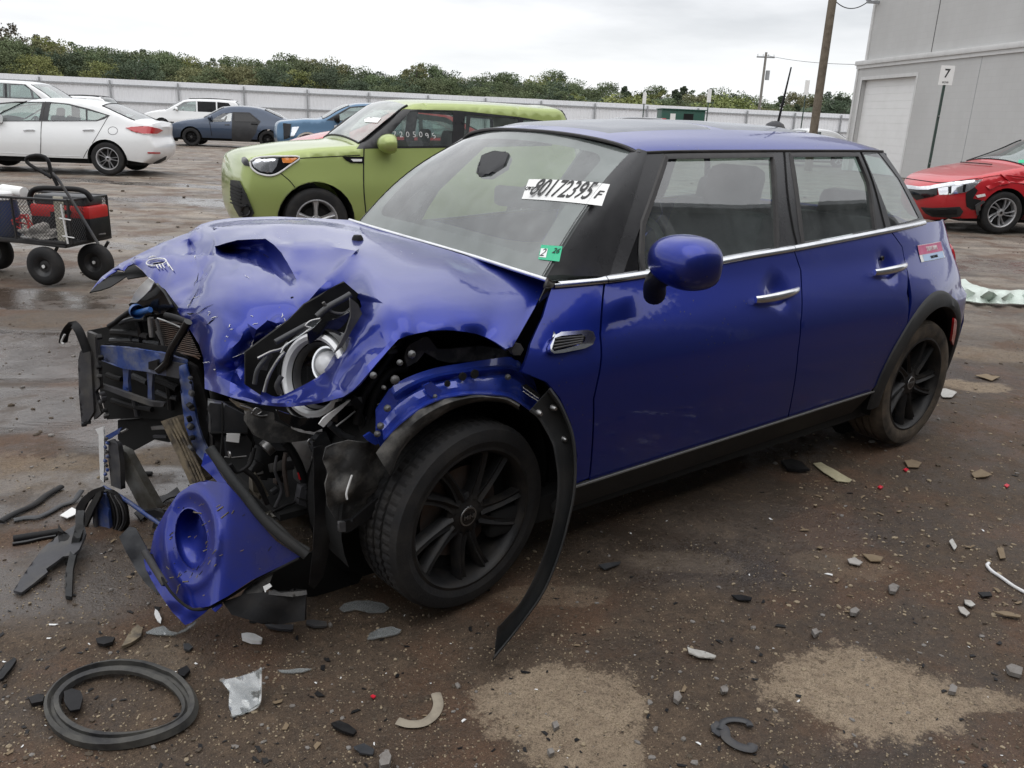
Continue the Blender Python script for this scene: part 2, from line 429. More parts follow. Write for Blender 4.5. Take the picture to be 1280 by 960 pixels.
# --- body side panels -------------------------------------------------
arch_out = circ(arch_c[0], arch_c[1], AR_OUT, 187, -12, 30)
arch_in = circ(arch_c[0], arch_c[1], AR_IN, 190, -20, 26)
XE = 3.12
rear_edge = [Vector((3.05, belt_z(2.95)-.01)), Vector((XE, .90)), Vector((XE, .80)), Vector((XE, .45)), Vector((XE-.03, .22))]
qp = beltp[-1]
doorbot = [Vector((x, zline(x))) for x in (sx0, (sx0+sx1)/2, sx1)]
fender = poly((691, 357), (757, 351))+[US(*p) for p in fr_cut[1:]]+[doorbot[0]]+poly((722, 570), (714, 530), (700, 497), (684, 478), (652, 464), (663.5, 430), (679, 396))
front_door = [US(*p) for p in fr_cut]+[Vector((US(737, 600).x, zline(US(737, 600).x)))]+[Vector((US(*mid_cut[-1]).x, zline(US(*mid_cut[-1]).x)))]+[US(*p) for p in mid_cut[::-1]]+[b for b in beltp[::-1] if US(757, 350).x < b.x < US(991, 311).x]
mx_ = US(*mid_cut[-1]).x
rear_door = [US(*p) for p in mid_cut]+[Vector((mx_, zline(mx_))), Vector((sx1, zline(sx1)))]+[p for p in arch_out if p.x < US(1134, 368).x+.02 and p.y > zline(sx1)-.02]+[US(*p) for p in rr_cut[::-1]]+[b for b in beltp[::-1] if US(991, 311).x < b.x < US(1112, 288).x-.01]
quarter = [US(1112, 287.5), US(1128, 309), US(1135, 342)]+[p for p in arch_out if p.x > US(1134, 368).x-.03]+[Vector((3.02, .21))]+rear_edge[::-1]+[beltp[-1]]
side_all = [('seam', seam(fr_cut)), ('seam', seam(mid_cut)), ('seam', seam(rr_cut)),
            ('front_door', front_door), ('rear_door', rear_door), ('quarter_panel', quarter), ('front_fender', fender)]
hb_reg = cdt_regions(side_all, .035)
def dent(x, z):
    d = 0
    for hx, hz in HAND:                       # scooped recess behind each door handle
        r2 = ((x-hx)/.062)**2+((z-hz)/.05)**2
        if r2 < 1: d -= .024*(1-r2)**.7
    r2 = ((x-SCX)/.10)**2+((z-SCZ)/.05)**2
    d -= .012*math.exp(-r2*1.2)
    return d
h1 = US(967, 368); h2 = US(1108, 336)
HAND = [(h1.x+.02, h1.y+.004), (h2.x+.012, h2.y+.004)]
sc = US(710, 425); SCX, SCZ = sc.x, sc.y
def side_obj(name, d, m, off=0, parent=None, thick=.012, mirror=False, dents=True):
    s = 1 if mirror else -1
    vs = [(p.x, s*(Ys(p.x, p.y)+off+(dent(p.x, p.y) if dents else 0)), p.y) for p in d[0]]
    fs = [f if not mirror else f[::-1] for f in d[1]]
    o = mo(name, vs, fs, m, None, 40)
    if thick: addmod(o, 'SOLIDIFY', thickness=thick, offset=-1)
    return hb(o) if parent is None else sub(o, parent)
def sub(o, parent):
    o.parent = parent
    o.matrix_parent_inverse = parent.matrix_parent_inverse.copy() if parent.type != 'EMPTY' else Matrix.Identity(4)
    # parent meshes sit at the origin of the world
    o.matrix_parent_inverse = Matrix.Identity(4)
    return o
near = {}
for nm in ('front_fender', 'front_door', 'rear_door', 'quarter_panel'):
    near[nm] = side_obj(nm, hb_reg[nm], MAT['blue'])
    far = side_obj(nm, hb_reg[nm], MAT['blue'], mirror=True, dents=False)
side_obj('door_seam', hb_reg['seam'], MAT['void'], off=-.012, thick=0)
# inner skin so nothing shows through the seams
# --- sill ---------------------------------------------------------------
def strip(name, xs, zt, zb, off, m, mirror=False, thick=.02, offb=None):
    s = 1 if mirror else -1; rows = []
    for x in xs:
        a, b = zt(x), zb(x); row = []
        for k in range(6):
            t = k/5; z = a+(b-a)*t
            row.append((x, s*(Ys(x, max(z, .13))+off+((offb or off)-off)*t), z))
        rows.append(row)
    return hb(grid_obj(name, rows, m, None, thick, 50, flip=mirror))
xs = [sx0-.02+(sx1-sx0+.03)*i/24 for i in range(25)]
for mi in (False, True):
    strip('side_sill', xs, lambda x: zline(x)-.004, lambda x: zline(x)-.125, .006, MAT['clad'], mi, offb=-.05)
MAT['slt'] = mat("sill trim line", (.16, .16, .155), .5)
strip('sill_trim', xs, lambda x: zline(x)+.002, lambda x: zline(x)-.004, .014, MAT['slt'], thick=.004)
# underbody: dark floor pan
hb(box('floor_pan', (1.55, 0, .23), (2.9, 1.5, .10), MAT['void'], None, bev=.02))
# --- rear arch cladding ---------------------------------------------------
def ring_side(name, c, prof, a0, a1, n, m, mirror=False, parent=None):
    s = 1 if mirror else -1; rows = []
    for i in range(n+1):
        a = R_(a0+(a1-a0)*i/n); row = []
        for r, off in prof:
            x = c[0]+r*math.cos(a); z = c[1]+r*math.sin(a)
            row.append((x, s*(Ys(min(x, 3.1), z)+off), z))
        rows.append(row)
    o = grid_obj(name, rows, m, None, 0, 40, flip=not mirror)
    return hb(o)
for mi in (False, True):
    ring_side('wheel_arch_trim', arch_c, [(AR_OUT+.004, -.004), (AR_OUT, .008), (AR_OUT-.012, .014), (AR_IN+.02, .018), (AR_IN+.004, .012), (AR_IN, 0), (AR_IN, -.03)], 190, -14, 40, MAT['clad'], mi)
    # wheel well
    s = 1 if mi else -1; rows = []
    for i in range(25):
        a = R_(200-220*i/24); x = arch_c[0]+(AR_IN+.012)*math.cos(a); z = arch_c[1]+(AR_IN+.012)*math.sin(a)
        rows.append([(x, s*(Ys(min(x, 3.1), z)-.012), z), (x, s*.55, z)])
    hb(grid_obj('wheel_well', rows, MAT['void'], None, 0, 60, flip=mi))
    rows = [[(arch_c[0]+r*math.cos(R_(a)), s*.552, arch_c[1]+r*math.sin(R_(a))) for r in (.02, AR_IN+.012)] for a in range(0, 361, 20)]
    hb(grid_obj('wheel_well', rows, MAT['void'], None, 0, 60, flip=mi))
# --- chrome belt ------------------------------------------------------------
def belt_strip(name, x0, x1, mirror=False):
    s = 1 if mirror else -1; rows = []; n = 30
    for i in range(n+1):
        x = x0+(x1-x0)*i/n; z = belt_z(x)+.003; row = []
        for dz, off in ((-.011, .001), (-.010, .009), (-.004, .014), (.004, .013), (.010, .008), (.011, -.004)):
            row.append((x, s*(Ys(x, z+dz)+off), z+dz))
        rows.append(row)
    return hb(grid_obj(name, rows, MAT['chrome'], None, 0, 60, flip=mirror))
bx = [beltp[0].x, US(757, 350).x, US(991.4, 311).x, beltp[-1].x+.02]
for mi in (False, True):
    for i in range(3): belt_strip('chrome_belt_strip', bx[i]+.0015, bx[i+1]-.0015, mi)
# --- glasshouse ---------------------------------------------------------------
bl = lambda x: Vector((x, belt_z(x)+.008))
fg = poly((833.5, 197.5), (965, 195.5), (968, 240), (970.6, 313))+[bl(US(907, 322).x), bl(US(850, 335).x), bl(US(806, 341).x)]+poly((803, 315), (805, 280))
tri = poly((800, 285), (799, 312))+[bl(US(800, 342).x), bl(US(779, 345).x)]
rg = poly((989.5, 195.3), (1071.5, 194.7), (1085.5, 228.4))+[US(1093, 287.5), bl(US(1040, 300).x), US(1004, 303.8)]+poly((998, 252.5))
qg = poly((1079.5, 192.5), (1099, 191.2), (1124, 224), (1149, 272.5), (1113.5, 282.5), (1108, 262))
dripx = [(797, 190), (828, 188.6), (860, 188), (920, 187.6), (970, 187.4), (1040, 187.4), (1080, 187.7), (1103, 188.5)]
drip = [US(*p) for p in dripx]
def drip_z(x): return lerp_knots([(p.x, p.y) for p in drip], x)
green = [bl(US(757, 347).x)]+[US(797, 191)]+drip[1:]+[US(1104, 189), US(1127, 222), US(1148.5, 261), US(1156, 276)]+[bl(beltp[-1].x)]+[bl(b.x) for b in beltp[::-1][1:] if b.x > US(757, 347).x+.02]
green_reg = cdt_regions([('g1', fg), ('g2', rg), ('g3', qg), ('tri', tri), ('frame', green)], .05)
# raised window frames (thin black seals round the panes)
def seal(name, P, w, off, m, mirror=False, parent=None):
    s = 1 if mirror else -1; n = len(P); P = densify(P, .06); n = len(P); rows = []
    cx = sum(p.x for p in P)/n; cz = sum(p.y for p in P)/n
    for i in range(n+1):
        p = P[i % n]; t = (P[(i+1) % n]-P[i-1]).normalized(); nn = Vector((-t.y, t.x))
        if nn.dot(Vector((cx, cz))-p) > 0: nn = -nn
        row = []
        for d, o_ in ((-.004, -.010), (-.003, off), (w, off), (w+.004, .0)):
            q = p+nn*d; row.append((q.x, s*(Ys(q.x, q.y)+o_), q.y))
        rows.append(row)
    o = grid_obj(name, rows, m, None, 0, 40)
    bmf = bmesh.new(); bmf.from_mesh(o.data); bmesh.ops.remove_doubles(bmf, verts=bmf.verts, dist=1e-5); bmesh.ops.recalc_face_normals(bmf, faces=bmf.faces); bmf.to_mesh(o.data); bmf.free()
    return hb(o)
MAT['trimb'] = weather(mat('satin black pillar', (.022, .022, .024), .28), (.022, .022, .024), .3, 7, (.06, .06, .06), (.18, .4), .05)
MAT['rubber'] = weather(mat('window seal rubber', (.03, .028, .028), .55), (.03, .028, .028), .5, 12, (.08, .075, .07), (.45, .7), .1)
for mi in (False, True):
    side_obj('door_window', green_reg['g1'], MAT['glass'], off=-.007, thick=0, mirror=mi, dents=False)
    side_obj('door_window', green_reg['g2'], MAT['glass'], off=-.007, thick=0, mirror=mi, dents=False)
    side_obj('quarter_window', green_reg['g3'], MAT['glass'], off=-.003, thick=0, mirror=mi, dents=False)
    side_obj('quarter_window', green_reg['tri'], MAT['gloss'], off=-.004, thick=0, mirror=mi, dents=False)
    side_obj('window_frame', green_reg['frame'], MAT['trimb'], off=0, thick=.01, mirror=mi, dents=False)
    seal('window_seal', fg, .012, .006, MAT['rubber'], mi)
    seal('window_seal', rg, .012, .006, MAT['rubber'], mi)
for pts in ([(980, 189), (984, 240), (990, 280), (996, 306)], [(1076, 190), (1091, 228), (1106, 284)]):
    P = [US(*p) for p in pts]
    hb(tube('pillar_seam', [(p.x, -(Ys(p.x, p.y)+.001), p.y) for p in P], .004, MAT['void'], None, 6, 4))
# drip rail
for mi in (1, -1):
    hb(tube('roof_rail_seal', [(p.x, mi*(Ys(p.x, p.y)+.002), p.y-.003) for p in drip], .006, MAT['rubber'], None, 6, 3))
# --- windscreen, roof -----------------------------------------------------------
wb_near = U(688, 350, y=-.675); wt_near = U(797, 191, y=-.515)
wtx, wtz, wtw = drip[0].x, drip[0].y, Ys(drip[0].x, drip[0].y)-.008
wbx, wbz, wbw = beltp[0].x+.01, belt_z(beltp[0].x+.01)+.012, Ys(beltp[0].x+.01, belt_z(beltp[0].x+.01))-.01
wst = US(757, 347)          # where the screen pillar meets the door belt
BASEK = [U(a, b, z=.984) for a, b in [(437, 275), (455, 280.5), (480, 288), (520, 299.5), (560, 311), (600, 323), (640, 336), (684, 350)]]
BASEK = sorted([(p.y, p.x) for p in BASEK]); print('BASE', BASEK)
def wcurve(t, v):
    """v 0 base .. 1 top; t -1 near .. 1 far"""
    # base: starts at the near wing corner, bows forward in the middle
    by = t*(wbw+.012); bz = .984; bx_ = lerp_knots(BASEK, max(BASEK[0][0], min(BASEK[-1][0], by)))+.012
    tx = wtx-.085*(1-t*t); ty = t*wtw; tz = wtz+.052*(1-abs(t)**2.2)
    x = bx_+(tx-bx_)*v; y = by+(ty-by)*v; z = bz+(tz-bz)*v
    bulge = .035*math.sin(math.pi*v)
    return Vector((x-bulge*.55, y*(1+.02*math.sin(math.pi*v)), z+bulge*.8))
NV, NT = 14, 28
def wpatch(t0, t1, v0, v1, off=0):
    rows = []
    for i in range(NV+1):
        v = v0+(v1-v0)*i/NV; row = []
        for j in range(NT+1):
            t = t0+(t1-t0)*j/NT; p = wcurve(t, v)
            n = (wcurve(t+.01, v)-wcurve(t-.01, v)).cross(wcurve(t, v+.01)-wcurve(t, v-.01)).normalized()
            if n.z < 0: n = -n
            row.append(p+n*off)
        rows.append(row)
    return rows
WS = hb(grid_obj('windscreen', wpatch(-.985, .985, .0, .99), MAT['wglass'], None, 0, 80))
# black printed band round the screen, rounded inner corners
def band(name):
    outer = [(-1, 0), (1, 0), (1, 1), (-1, 1)]
    a, b, c, d = -.84, .84, .10, .90; r1, r2 = .10, .08; inner = []
    for (cx, cy, a0) in ((b-r1, d-r2, 0), (a+r1, d-r2, 90), (a+r1, c+r2, 180), (b-r1, c+r2, 270)):
        for k in range(7):
            an = R_(a0+90*k/6); inner.append(Vector((cx+r1*math.cos(an), cy+r2*math.sin(an))))
    D = cdt_regions([('b', [Vector(p) for p in outer])], .06, holes=[inner])['b']
    vs = []
    for p in D[0]:
        t, v = p; q = wcurve(t, v); n = (wcurve(t+.01, v)-wcurve(t-.01, v)).cross(wcurve(t, v+.01)-wcurve(t, v-.01)).normalized()
        if n.z < 0: n = -n
        vs.append(q+n*-.004)
    o = mo(name, vs, D[1], MAT['gloss_band'], None, 80); o.parent = WS; return o
MAT['gloss_band'] = weather(mat('printed black band', (.02, .022, .022), .35), (.02, .022, .022), .3, 9, (.08, .08, .08), (.25, .5), 0)
band('black_border')
# near and far windscreen pillars: from the wing corner to the roof, between screen and door
def pillar(mi):
    s = 1 if mi else -1; rows = []
    for i in range(17):
        v = i/16
        a = wcurve(s*.975, v); a.y *= 1
        p = wst.lerp(drip[0]+Vector((.03, 0)), v); b = Vector((p.x+.012, s*(Ys(p.x+.012, p.y)+.004), p.y))
        m_ = a.lerp(b, .5)+Vector((0, s*.010, .006))
        rows.append([a+Vector((0, 0, .003)), a.lerp(m_, .5)+Vector((0, s*.006, .006)), m_, m_.lerp(b, .6)+Vector((0, s*.003, .002)), b])
    hb(grid_obj('windscreen_pillar', rows, MAT['trimb'], None, 0, 80, flip=not mi))
pillar(False); pillar(True)
# roof: lofted between the two drip rails
x_f, x_r = wtx, drip[-1].x+.02
def roofp(s, t):
    """s 0 front .. 1 rear, t -1..1"""
    x = x_f+(x_r-x_f)*s; w = Ys(x, drip_z(x))+.004; ze = drip_z(x)+.002
    crown = .078*math.sin(math.pi*min(1, (s*.86+.09)))**.45
    a = abs(t)
    z = ze+crown*(1-a**2.6)+(.012*(1-a**14))
    fx = x-.085*(1-t*t)*(1-s)**3+.05*(1-t*t)*s**5
    return Vector((fx, w*t*(1-.006*(1-a)), z-.035*max(0, s-.85)**2/.0225*.35))
rows = []
for i in range(41):
    row = []
    for j in range(61):
        t = math.sin(math.pi/2*(-1+2*j/60)); row.append(roofp(i/40, t))
    rows.append(row)
RF = hb(grid_obj('roof', rows, MAT['blue'], None, 0, 80, flip=False))
def roof_patch(name, s0, s1, w, off, m, r=.1):
    rows = []
    for i in range(21):
        s_ = s0+(s1-s0)*i/20; row = []
        for j in range(25):
            t = -w+2*w*j/24; p = roofp(s_, t); e = min(min(i, 20-i)/1.5, min(j, 24-j)/1.5, 1)
            row.append(p+Vector((0, 0, off*e-.002*(1-e))))
        rows.append(row)
    o = grid_obj(name, rows, m, None, 0, 60); o.parent = RF; return o
MAT['sunroof'] = weather(mat('sunroof glass with painted sky sheen', (.15, .16, .19), .12), (.15, .16, .19), .5, 5, (.25, .26, .28), (.08, .3), 0)  # pale base colour stands in for sky reflected in the dark glass
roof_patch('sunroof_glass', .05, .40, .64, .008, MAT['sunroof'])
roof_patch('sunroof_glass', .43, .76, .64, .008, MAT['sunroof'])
# header seal above the screen
hb(tube('header_seal', [roofp(0, t/10)+Vector((-.004, 0, -.006)) for t in range(-10, 11)], .006, MAT['rubber'], None, 6, 2))
# aerial
ab = U(967, 158, y=0.0)
bm = bmesh.new(); lathe(bm, [(.002, .03), (.014, .028), (.03, .018), (.040, .0), (.040, -.02)], 20, 'Z', (0, 0, 0))
for v in bm.verts: v.co *= 1.15; v.co.x *= 1.4; v.co.z += .010
AE = bmo('aerial', bm, MAT['greyp'], None, 50); AE.location = roofp(.90, 0)+Vector((0, 0, .002)); hb(AE)
ab = AE.location
mast_b = Vector((ab.x+.02, 0, ab.z+.025)); 
mt = U(989, 84, y=0.0)
hb(tube('aerial_mast', [mast_b, mast_b.lerp(mt, .5), mt], [.0065, .005, .0035], MAT['black'], None, 8, 1))
# hatch: rear glass, tailgate, bumper, lamps (the far end of the car)
RE = [US(1104, 190), US(1116, 206), US(1127, 223), US(1138, 242), US(1148.5, 261), US(1156, 276)]
rows = []
for p in RE:
    w = Ys(p.x, p.y)-.006; rows.append([(p.x+.06*(1-abs(t/10)**3), w*t/10, p.y) for t in range(-10, 11)])
hb(grid_obj('rear_window', rows, MAT['glass'], None, 0, 60))
rows = []
e = roofp(1, 0)
for dx, dz in ((-.02, .003), (.03, -.002), (.045, -.012), (.03, -.026), (-.01, -.03)):
    rows.append([roofp(1, t/10)+Vector((dx*(1-.55*abs(t/10)**6), 0, dz)) for t in range(-10, 11)])
hb(grid_obj('roof_spoiler', rows, MAT['blue'], None, 0, 60))
rows = []
for (x, z) in ((RE[-1].x-.005, beltp[-1].y+.006), (3.07, .93), (3.115, .87), (3.135, .78), (3.14, .62), (3.18, .52), (3.19, .38), (3.14, .22)):
    w = min(Ys(min(x, XE), z), Ys(XE, z)+.0)-.002
    rows.append([(x+(.09*(1-abs(t/10)**2.5)), w*t/10, z) for t in range(-10, 11)])
hb(grid_obj('tailgate', rows, MAT['blue'], None, .01, 50))
for s in (1, -1):
    bm = bmesh.new(); lathe(bm, [(.0, .0), (.06, .0), (.078, -.01), (.085, -.03)], 28, 'Y')
    for v in bm.verts: v.co = Vector((-v.co.y, v.co.x*1.0, v.co.z*1.45))
    o = bmo('tail_lamp', bm, MAT['red_lens'], None, 50); o.location = (3.13, s*.53, .80); hb(o)
rp = [US(1190, 397), US(1193.5, 400), US(1193, 420), US(1189, 432), US(1186.5, 425), US(1189, 408)]
d = cdt_regions([('r', rp)], .03)['r']
side_obj('side_reflector', d, MAT['red_lens'], off=.012, thick=.01, dents=False)

# --- door handles, mirror, side scuttle ----------------------------------------
for (a, b) in (((941, 374), (994, 361)), ((1090, 340), (1129, 330))):
    p, q = US(*a), US(*b); n = 10; pts = []; rad = []
    for i in range(n+1):
        t = i/n; r = p.lerp(q, t); pts.append((r.x, -(Ys(r.x, r.y)+.012+.022*math.sin(math.pi*t)**.6), r.y)); rad.append(.0085+.006*math.sin(math.pi*(t*.9+.1))**.7)
    o = tube('door_handle', pts, rad, MAT['chrome'], None, 10, 1, False, 1.25, (0, 0, 1))
    o.parent = near['front_door' if a[0] < 1000 else 'rear_door']
kc = US(1104, 323)
bm = bmesh.new(); lathe(bm, [(0, -.004), (.010, -.004), (.011, .004)], 16, 'Y', (kc.x, -(Ys(kc.x, kc.y)-.004), kc.y)); o = bmo('lock_cylinder', bm, MAT['gloss']); o.parent = near['rear_door']
# door mirror: blue shell ellipsoid with flattened back face, on a black foot
MC = U(857, 327, y=-.965); 
bm = bmesh.new(); bmesh.ops.create_uvsphere(bm, u_segments=40, v_segments=24, radius=1)
for v in bm.verts:
    x, y, z = v.co; sgn = lambda a: (1 if a > 0 else -1)
    x2 = (abs(x)**.85*sgn(x))*.098; x2 = min(x2, .045)
    v.co = Vector((x2, (abs(y)**.82*sgn(y))*.118, (abs(z)**.85*sgn(z))*.079*(1-.10*y)))
MS = bmo('door_mirror', bm, MAT['blue'], None, 60); MS.rotation_euler = (R_(3), R_(0), R_(-6)); MS.location = MC; hb(MS)
bm = bmesh.new()
foot = [U(818, 368, y=-.80), U(820, 352, y=-.86), U(835, 338, y=-.92)]
tube_bm(bm, smooth_path(foot, 4), [.036, .037, .036, .035, .034, .034, .036, .040, .044][:len(smooth_path(foot, 4))], 16)
bmesh.ops.recalc_face_normals(bm, faces=bm.faces[:])
hb(bmo('mirror_foot', bm, MAT['black'], None, 60))
# mirror base dish on the door
# side scuttle: chrome surround with dark slats
def sp3(px, py, off): p = US(px, py); return Vector((p.x, -(Ys(p.x, p.y)+off), p.y))
out_ = [(683.5, 437), (683, 430), (689.5, 417), (697, 413), (730, 410.5), (737, 413), (739.5, 421), (736, 429), (727, 433.5), (700, 439), (688, 440)]
inn_ = [(685, 434), (689, 420.5), (697, 418), (722, 416), (727, 419), (726, 425), (719, 429.5), (700, 434.5), (688, 437)]
do = cdt_regions([('in', [US(*p) for p in inn_]), ('out', [US(*p) for p in out_])], .012)
scut = side_obj('side_scuttle', do['out'], MAT['chrome'], off=.018, thick=.016, dents=False)
o = side_obj('scuttle_back', do['in'], MAT['black'], off=.008, thick=.006, parent=scut, dents=False)
for k in range(4):
    f = (k+.5)/4
    a = (688-1.5*f+1, 420+16*f); b = (725-3*f*f, 417.5+11*f)
    o = tube('slat', [sp3(*a, .016), sp3((a[0]+b[0])/2, (a[1]+b[1])/2, .016), sp3(*b, .016)], .0028, MAT['greyp'], None, 6, 1); o.parent = scut
# "student driver" magnet on the quarter panel
st = [(1146, 306.5), (1175, 301.5), (1180.5, 321.5), (1151, 327.5)]
stp = [US(*p) for p in st]
MAT['pink'] = weather(mat('pink print', (.55, .10, .22), .5), (.55, .10, .22), .25, 30, (.6, .4, .45), (.4, .6), 0)
MAT['palebl'] = mat('pale blue print', (.42, .55, .75), .5)
def quadmap(P, u, v):
    p = (P[0].lerp(P[1], u)).lerp(P[3].lerp(P[2], u), v)
    return p
def decal(name, P, u0, u1, v0, v1, off, m, parent=None):
    rows = []
    for i in range(7):
        row = []
        for j in range(7):
            q = quadmap(P, u0+(u1-u0)*j/6, v0+(v1-v0)*i/6); row.append((q.x, -(Ys(q.x, q.y)+off), q.y))
        rows.append(row)
    o = grid_obj(name, rows, m, None, 0, 60)
    if parent is None: return hb(o)
    o.parent = parent; return o
stk = decal('bumper_sticker', stp, 0, 1, 0, 1, .003, MAT['paper'])
decal('print_band', stp, .0, 1, .02, .58, .004, MAT['pink'], stk); decal('print_band', stp, .10, .96, .60, .98, .004, MAT['palebl'], stk)
def side_text(name, s, P, u, v, size, m, parent, sx=1, off=.0052, bold=0):
    q = quadmap(P, u, v); du = (P[1]-P[0]).normalized()
    pos = Vector((q.x, -(Ys(q.x, q.y)+off), q.y)); q2 = q+du*.03; pos2 = Vector((q2.x, -(Ys(q2.x, q2.y)+off), q2.y))
    q3 = q+Vector((0, .03)); pos3 = Vector((q3.x, -(Ys(q3.x, q3.y)+off), q3.y))
    return text(name, s, size, m, pos, pos2-pos, pos3-pos, parent, bold, sx)
side_text('lettering', 'STUDENT DRIVER', stp, .52, .30, .030, MAT['paper'], stk, .62)
side_text('lettering', 'PLEASE BE PATIENT', stp, .52, .80, .018, MAT['ink'], stk, .62)

# --- stickers on the windscreen ---------------------------------------------------
def wtv(px, py):
    """pixel -> (t, v) on the windscreen"""
    d = ray(px, py); best = None; t, v = -.3, .5
    for _ in range(40):
        p = wcurve(t, v); a = wcurve(t+.01, v)-p; b = wcurve(t, v+.01)-p
        # solve p + a*s + b*r = CAM + d*k
        m_ = Matrix(((a.x, b.x, -d.x), (a.y, b.y, -d.y), (a.z, b.z, -d.z))); r = m_.inverted() @ (CAM-p)
        t += max(-.3, min(.3, r[0]*.01)); v += max(-.3, min(.3, r[1]*.01))
    return Vector((t, v))
def wpos(t, v, off):
    q = wcurve(t, v); n = (wcurve(t+.01, v)-wcurve(t-.01, v)).cross(wcurve(t, v+.01)-wcurve(t, v-.01)).normalized()
    if n.z < 0: n = -n
    return q+n*off
def wdecal(name, quad, m, u0=0, u1=1, v0=0, v1=1, off=.002, parent=None):
    Q = [wtv(*p) for p in quad]; rows = []
    for i in range(5):
        row = []
        for j in range(9):
            q = quadmap(Q, u0+(u1-u0)*j/8, v0+(v1-v0)*i/4); row.append(wpos(q.x, q.y, off))
        rows.append(row)
    o = grid_obj(name, rows, m, None, 0, 60); o.parent = WS; return o, Q
def wtext(s, Q, u, v, size, m, sx=1, bold=0, lean=None):
    q = quadmap(Q, u, v); a = quadmap(Q, u+.1, v); b = quadmap(Q, u, v-.2)
    o = wpos(q.x, q.y, .0032)
    t_ = text('lettering', s, size, m, o, wpos(a.x, a.y, .0032)-o, wpos(b.x, b.y, .0032)-o, WS, bold, sx); return t_
st, Q = wdecal('lot_sticker', [(661.5, 224.5), (762.5, 231), (752.5, 258), (652.5, 249)], MAT['paper'])
hgt = (wpos(*quadmap(Q, .5, 0), 0)-wpos(*quadmap(Q, .5, 1), 0)).length; wid = (wpos(*quadmap(Q, 0, .5), 0)-wpos(*quadmap(Q, 1, .5), 0)).length
wtext('80172395', Q, .49, .47, hgt*1.12, MAT['ink'], wid*.80/(hgt*1.12*4.35), .0005)
wtext('F', Q, .925, .56, hgt*.55, MAT['ink'], .8, .0008)
wtext('CPRT', Q, .055, .5, hgt*.22, MAT['ink'], .6)
gm = mat('green sticker', (.01, .45, .22), .4)
s2, Q2 = wdecal('inspection_sticker', [(677, 306.5), (703.5, 308.5), (699.5, 327.5), (673, 324.5)], gm)
wdecal('print_band', [(677, 306.5), (703.5, 308.5), (699.5, 327.5), (673, 324.5)], MAT['paper'], .04, .36, .25, .85, .003)
h2_ = (wpos(*quadmap(Q2, .5, 0), 0)-wpos(*quadmap(Q2, .5, 1), 0)).length
wtext('2', Q2, .20, .55, h2_*.65, MAT['ink']); wtext('26', Q2, .78, .35, h2_*.45, MAT['ink'])

# --- cabin -------------------------------------------------------------------------
CAB = hb(box('cabin_floor', (1.75, 0, .32), (2.4, 1.40, .06), MAT['interior'], None, bev=.01))
rows = []
for i, (x, z) in enumerate(((.44, .90), (.56, .935), (.74, .955), (.86, .93), (.90, .82), (.84, .60))):
    rows.append([(x-.05*(1-(t/6)**2), .66*t/6, z+(.035*math.exp(-((t/6+.5)/.25)**2) if 1 < i < 4 else 0)) for t in range(-6, 7)])
hb(grid_obj('dashboard', rows, MAT['interior'], None, .03, 50))
def seat_bm(cx, cy, w, h=.62):
    bm = bmesh.new()
    box_bm(bm, (cx, cy, .50), (.50, w, .16), None, .05)
    rot = Matrix.Rotation(R_(17), 3, 'Y')
    box_bm(bm, (cx+.27, cy, .82), (.14, w, h), rot, .055)
    return bm
def headrest(cx, cy, z, w=.26):
    bm = bmesh.new(); box_bm(bm, (cx, cy, z), (.10, w, .19), Matrix.Rotation(R_(12), 3, 'Y'), .045)
    for s in (-1, 1): tube_bm(bm, [(cx-.01, cy+s*.06, z-.06), (cx-.03, cy+s*.06, z-.18)], .007, 6)
    return bm
for cy in (-.36, .36):
    st_ = hb(bmo('front_seat', seat_bm(1.20, cy, .50), MAT['seat'])); o = bmo('headrest', headrest(1.60, cy, 1.20), MAT['seat']); o.parent = st_
st_ = hb(bmo('rear_seat', seat_bm(2.05, 0, 1.22, .52), MAT['seat']))
for cy in (-.38, .38): o = bmo('headrest', headrest(2.42, cy, 1.09), MAT['seat']); o.parent = st_
bm = bmesh.new()
sw = Matrix.Translation((.98, -.36, .93)) @ Matrix.Rotation(R_(-65), 4, 'Y')
tube_bm(bm, [sw @ Vector((.185*math.cos(a*math.pi/12), .185*math.sin(a*math.pi/12), 0)) for a in range(24)], .014, 8, True)
for a in (0, 120, 240):
    tube_bm(bm, [sw @ Vector((0, 0, -.01)), sw @ Vector((.18*math.cos(R_(a+30)), .18*math.sin(R_(a+30)), 0))], .014, 6)
box_bm(bm, sw @ Vector((0, 0, 0)), (.05, .12, .12), None, .02)
hb(bmo('steering_wheel', bm, MAT['interior'], None, 50))
# rear-view mirror and its sensor pod behind the screen
mp_ = wpos(*wtv(636, 222), -.10)
bm = bmesh.new(); box_bm(bm, mp_, (.035, .25, .075), Matrix.Rotation(R_(18), 3, 'Z'), .018)
hb(bmo('rear_view_mirror', bm, MAT['interior'], None, 50))
q = wtv(616, 205); pod = [wtv(*p) for p in ((598, 218), (603, 196), (620, 190), (637, 193), (632, 206), (612, 219))]
D = cdt_regions([('p', [Vector(p) for p in pod])], .03)['p']
o = mo('sensor_pod', [wpos(p.x, p.y, -.008) for p in D[0]], D[1], MAT['interior'], None, 40); addmod(o, 'SOLIDIFY', thickness=.03, offset=0); hb(o)
# headliner and pillar inners
rows = [[roofp(i/10, t/8*.97)+Vector((0, 0, -.03)) for t in range(-8, 9)] for i in range(11)]
MAT['liner_g'] = mat('grey headliner', (.28, .28, .27), .9)
hb(grid_obj('headliner', rows, MAT['liner_g'], None, 0, 60))
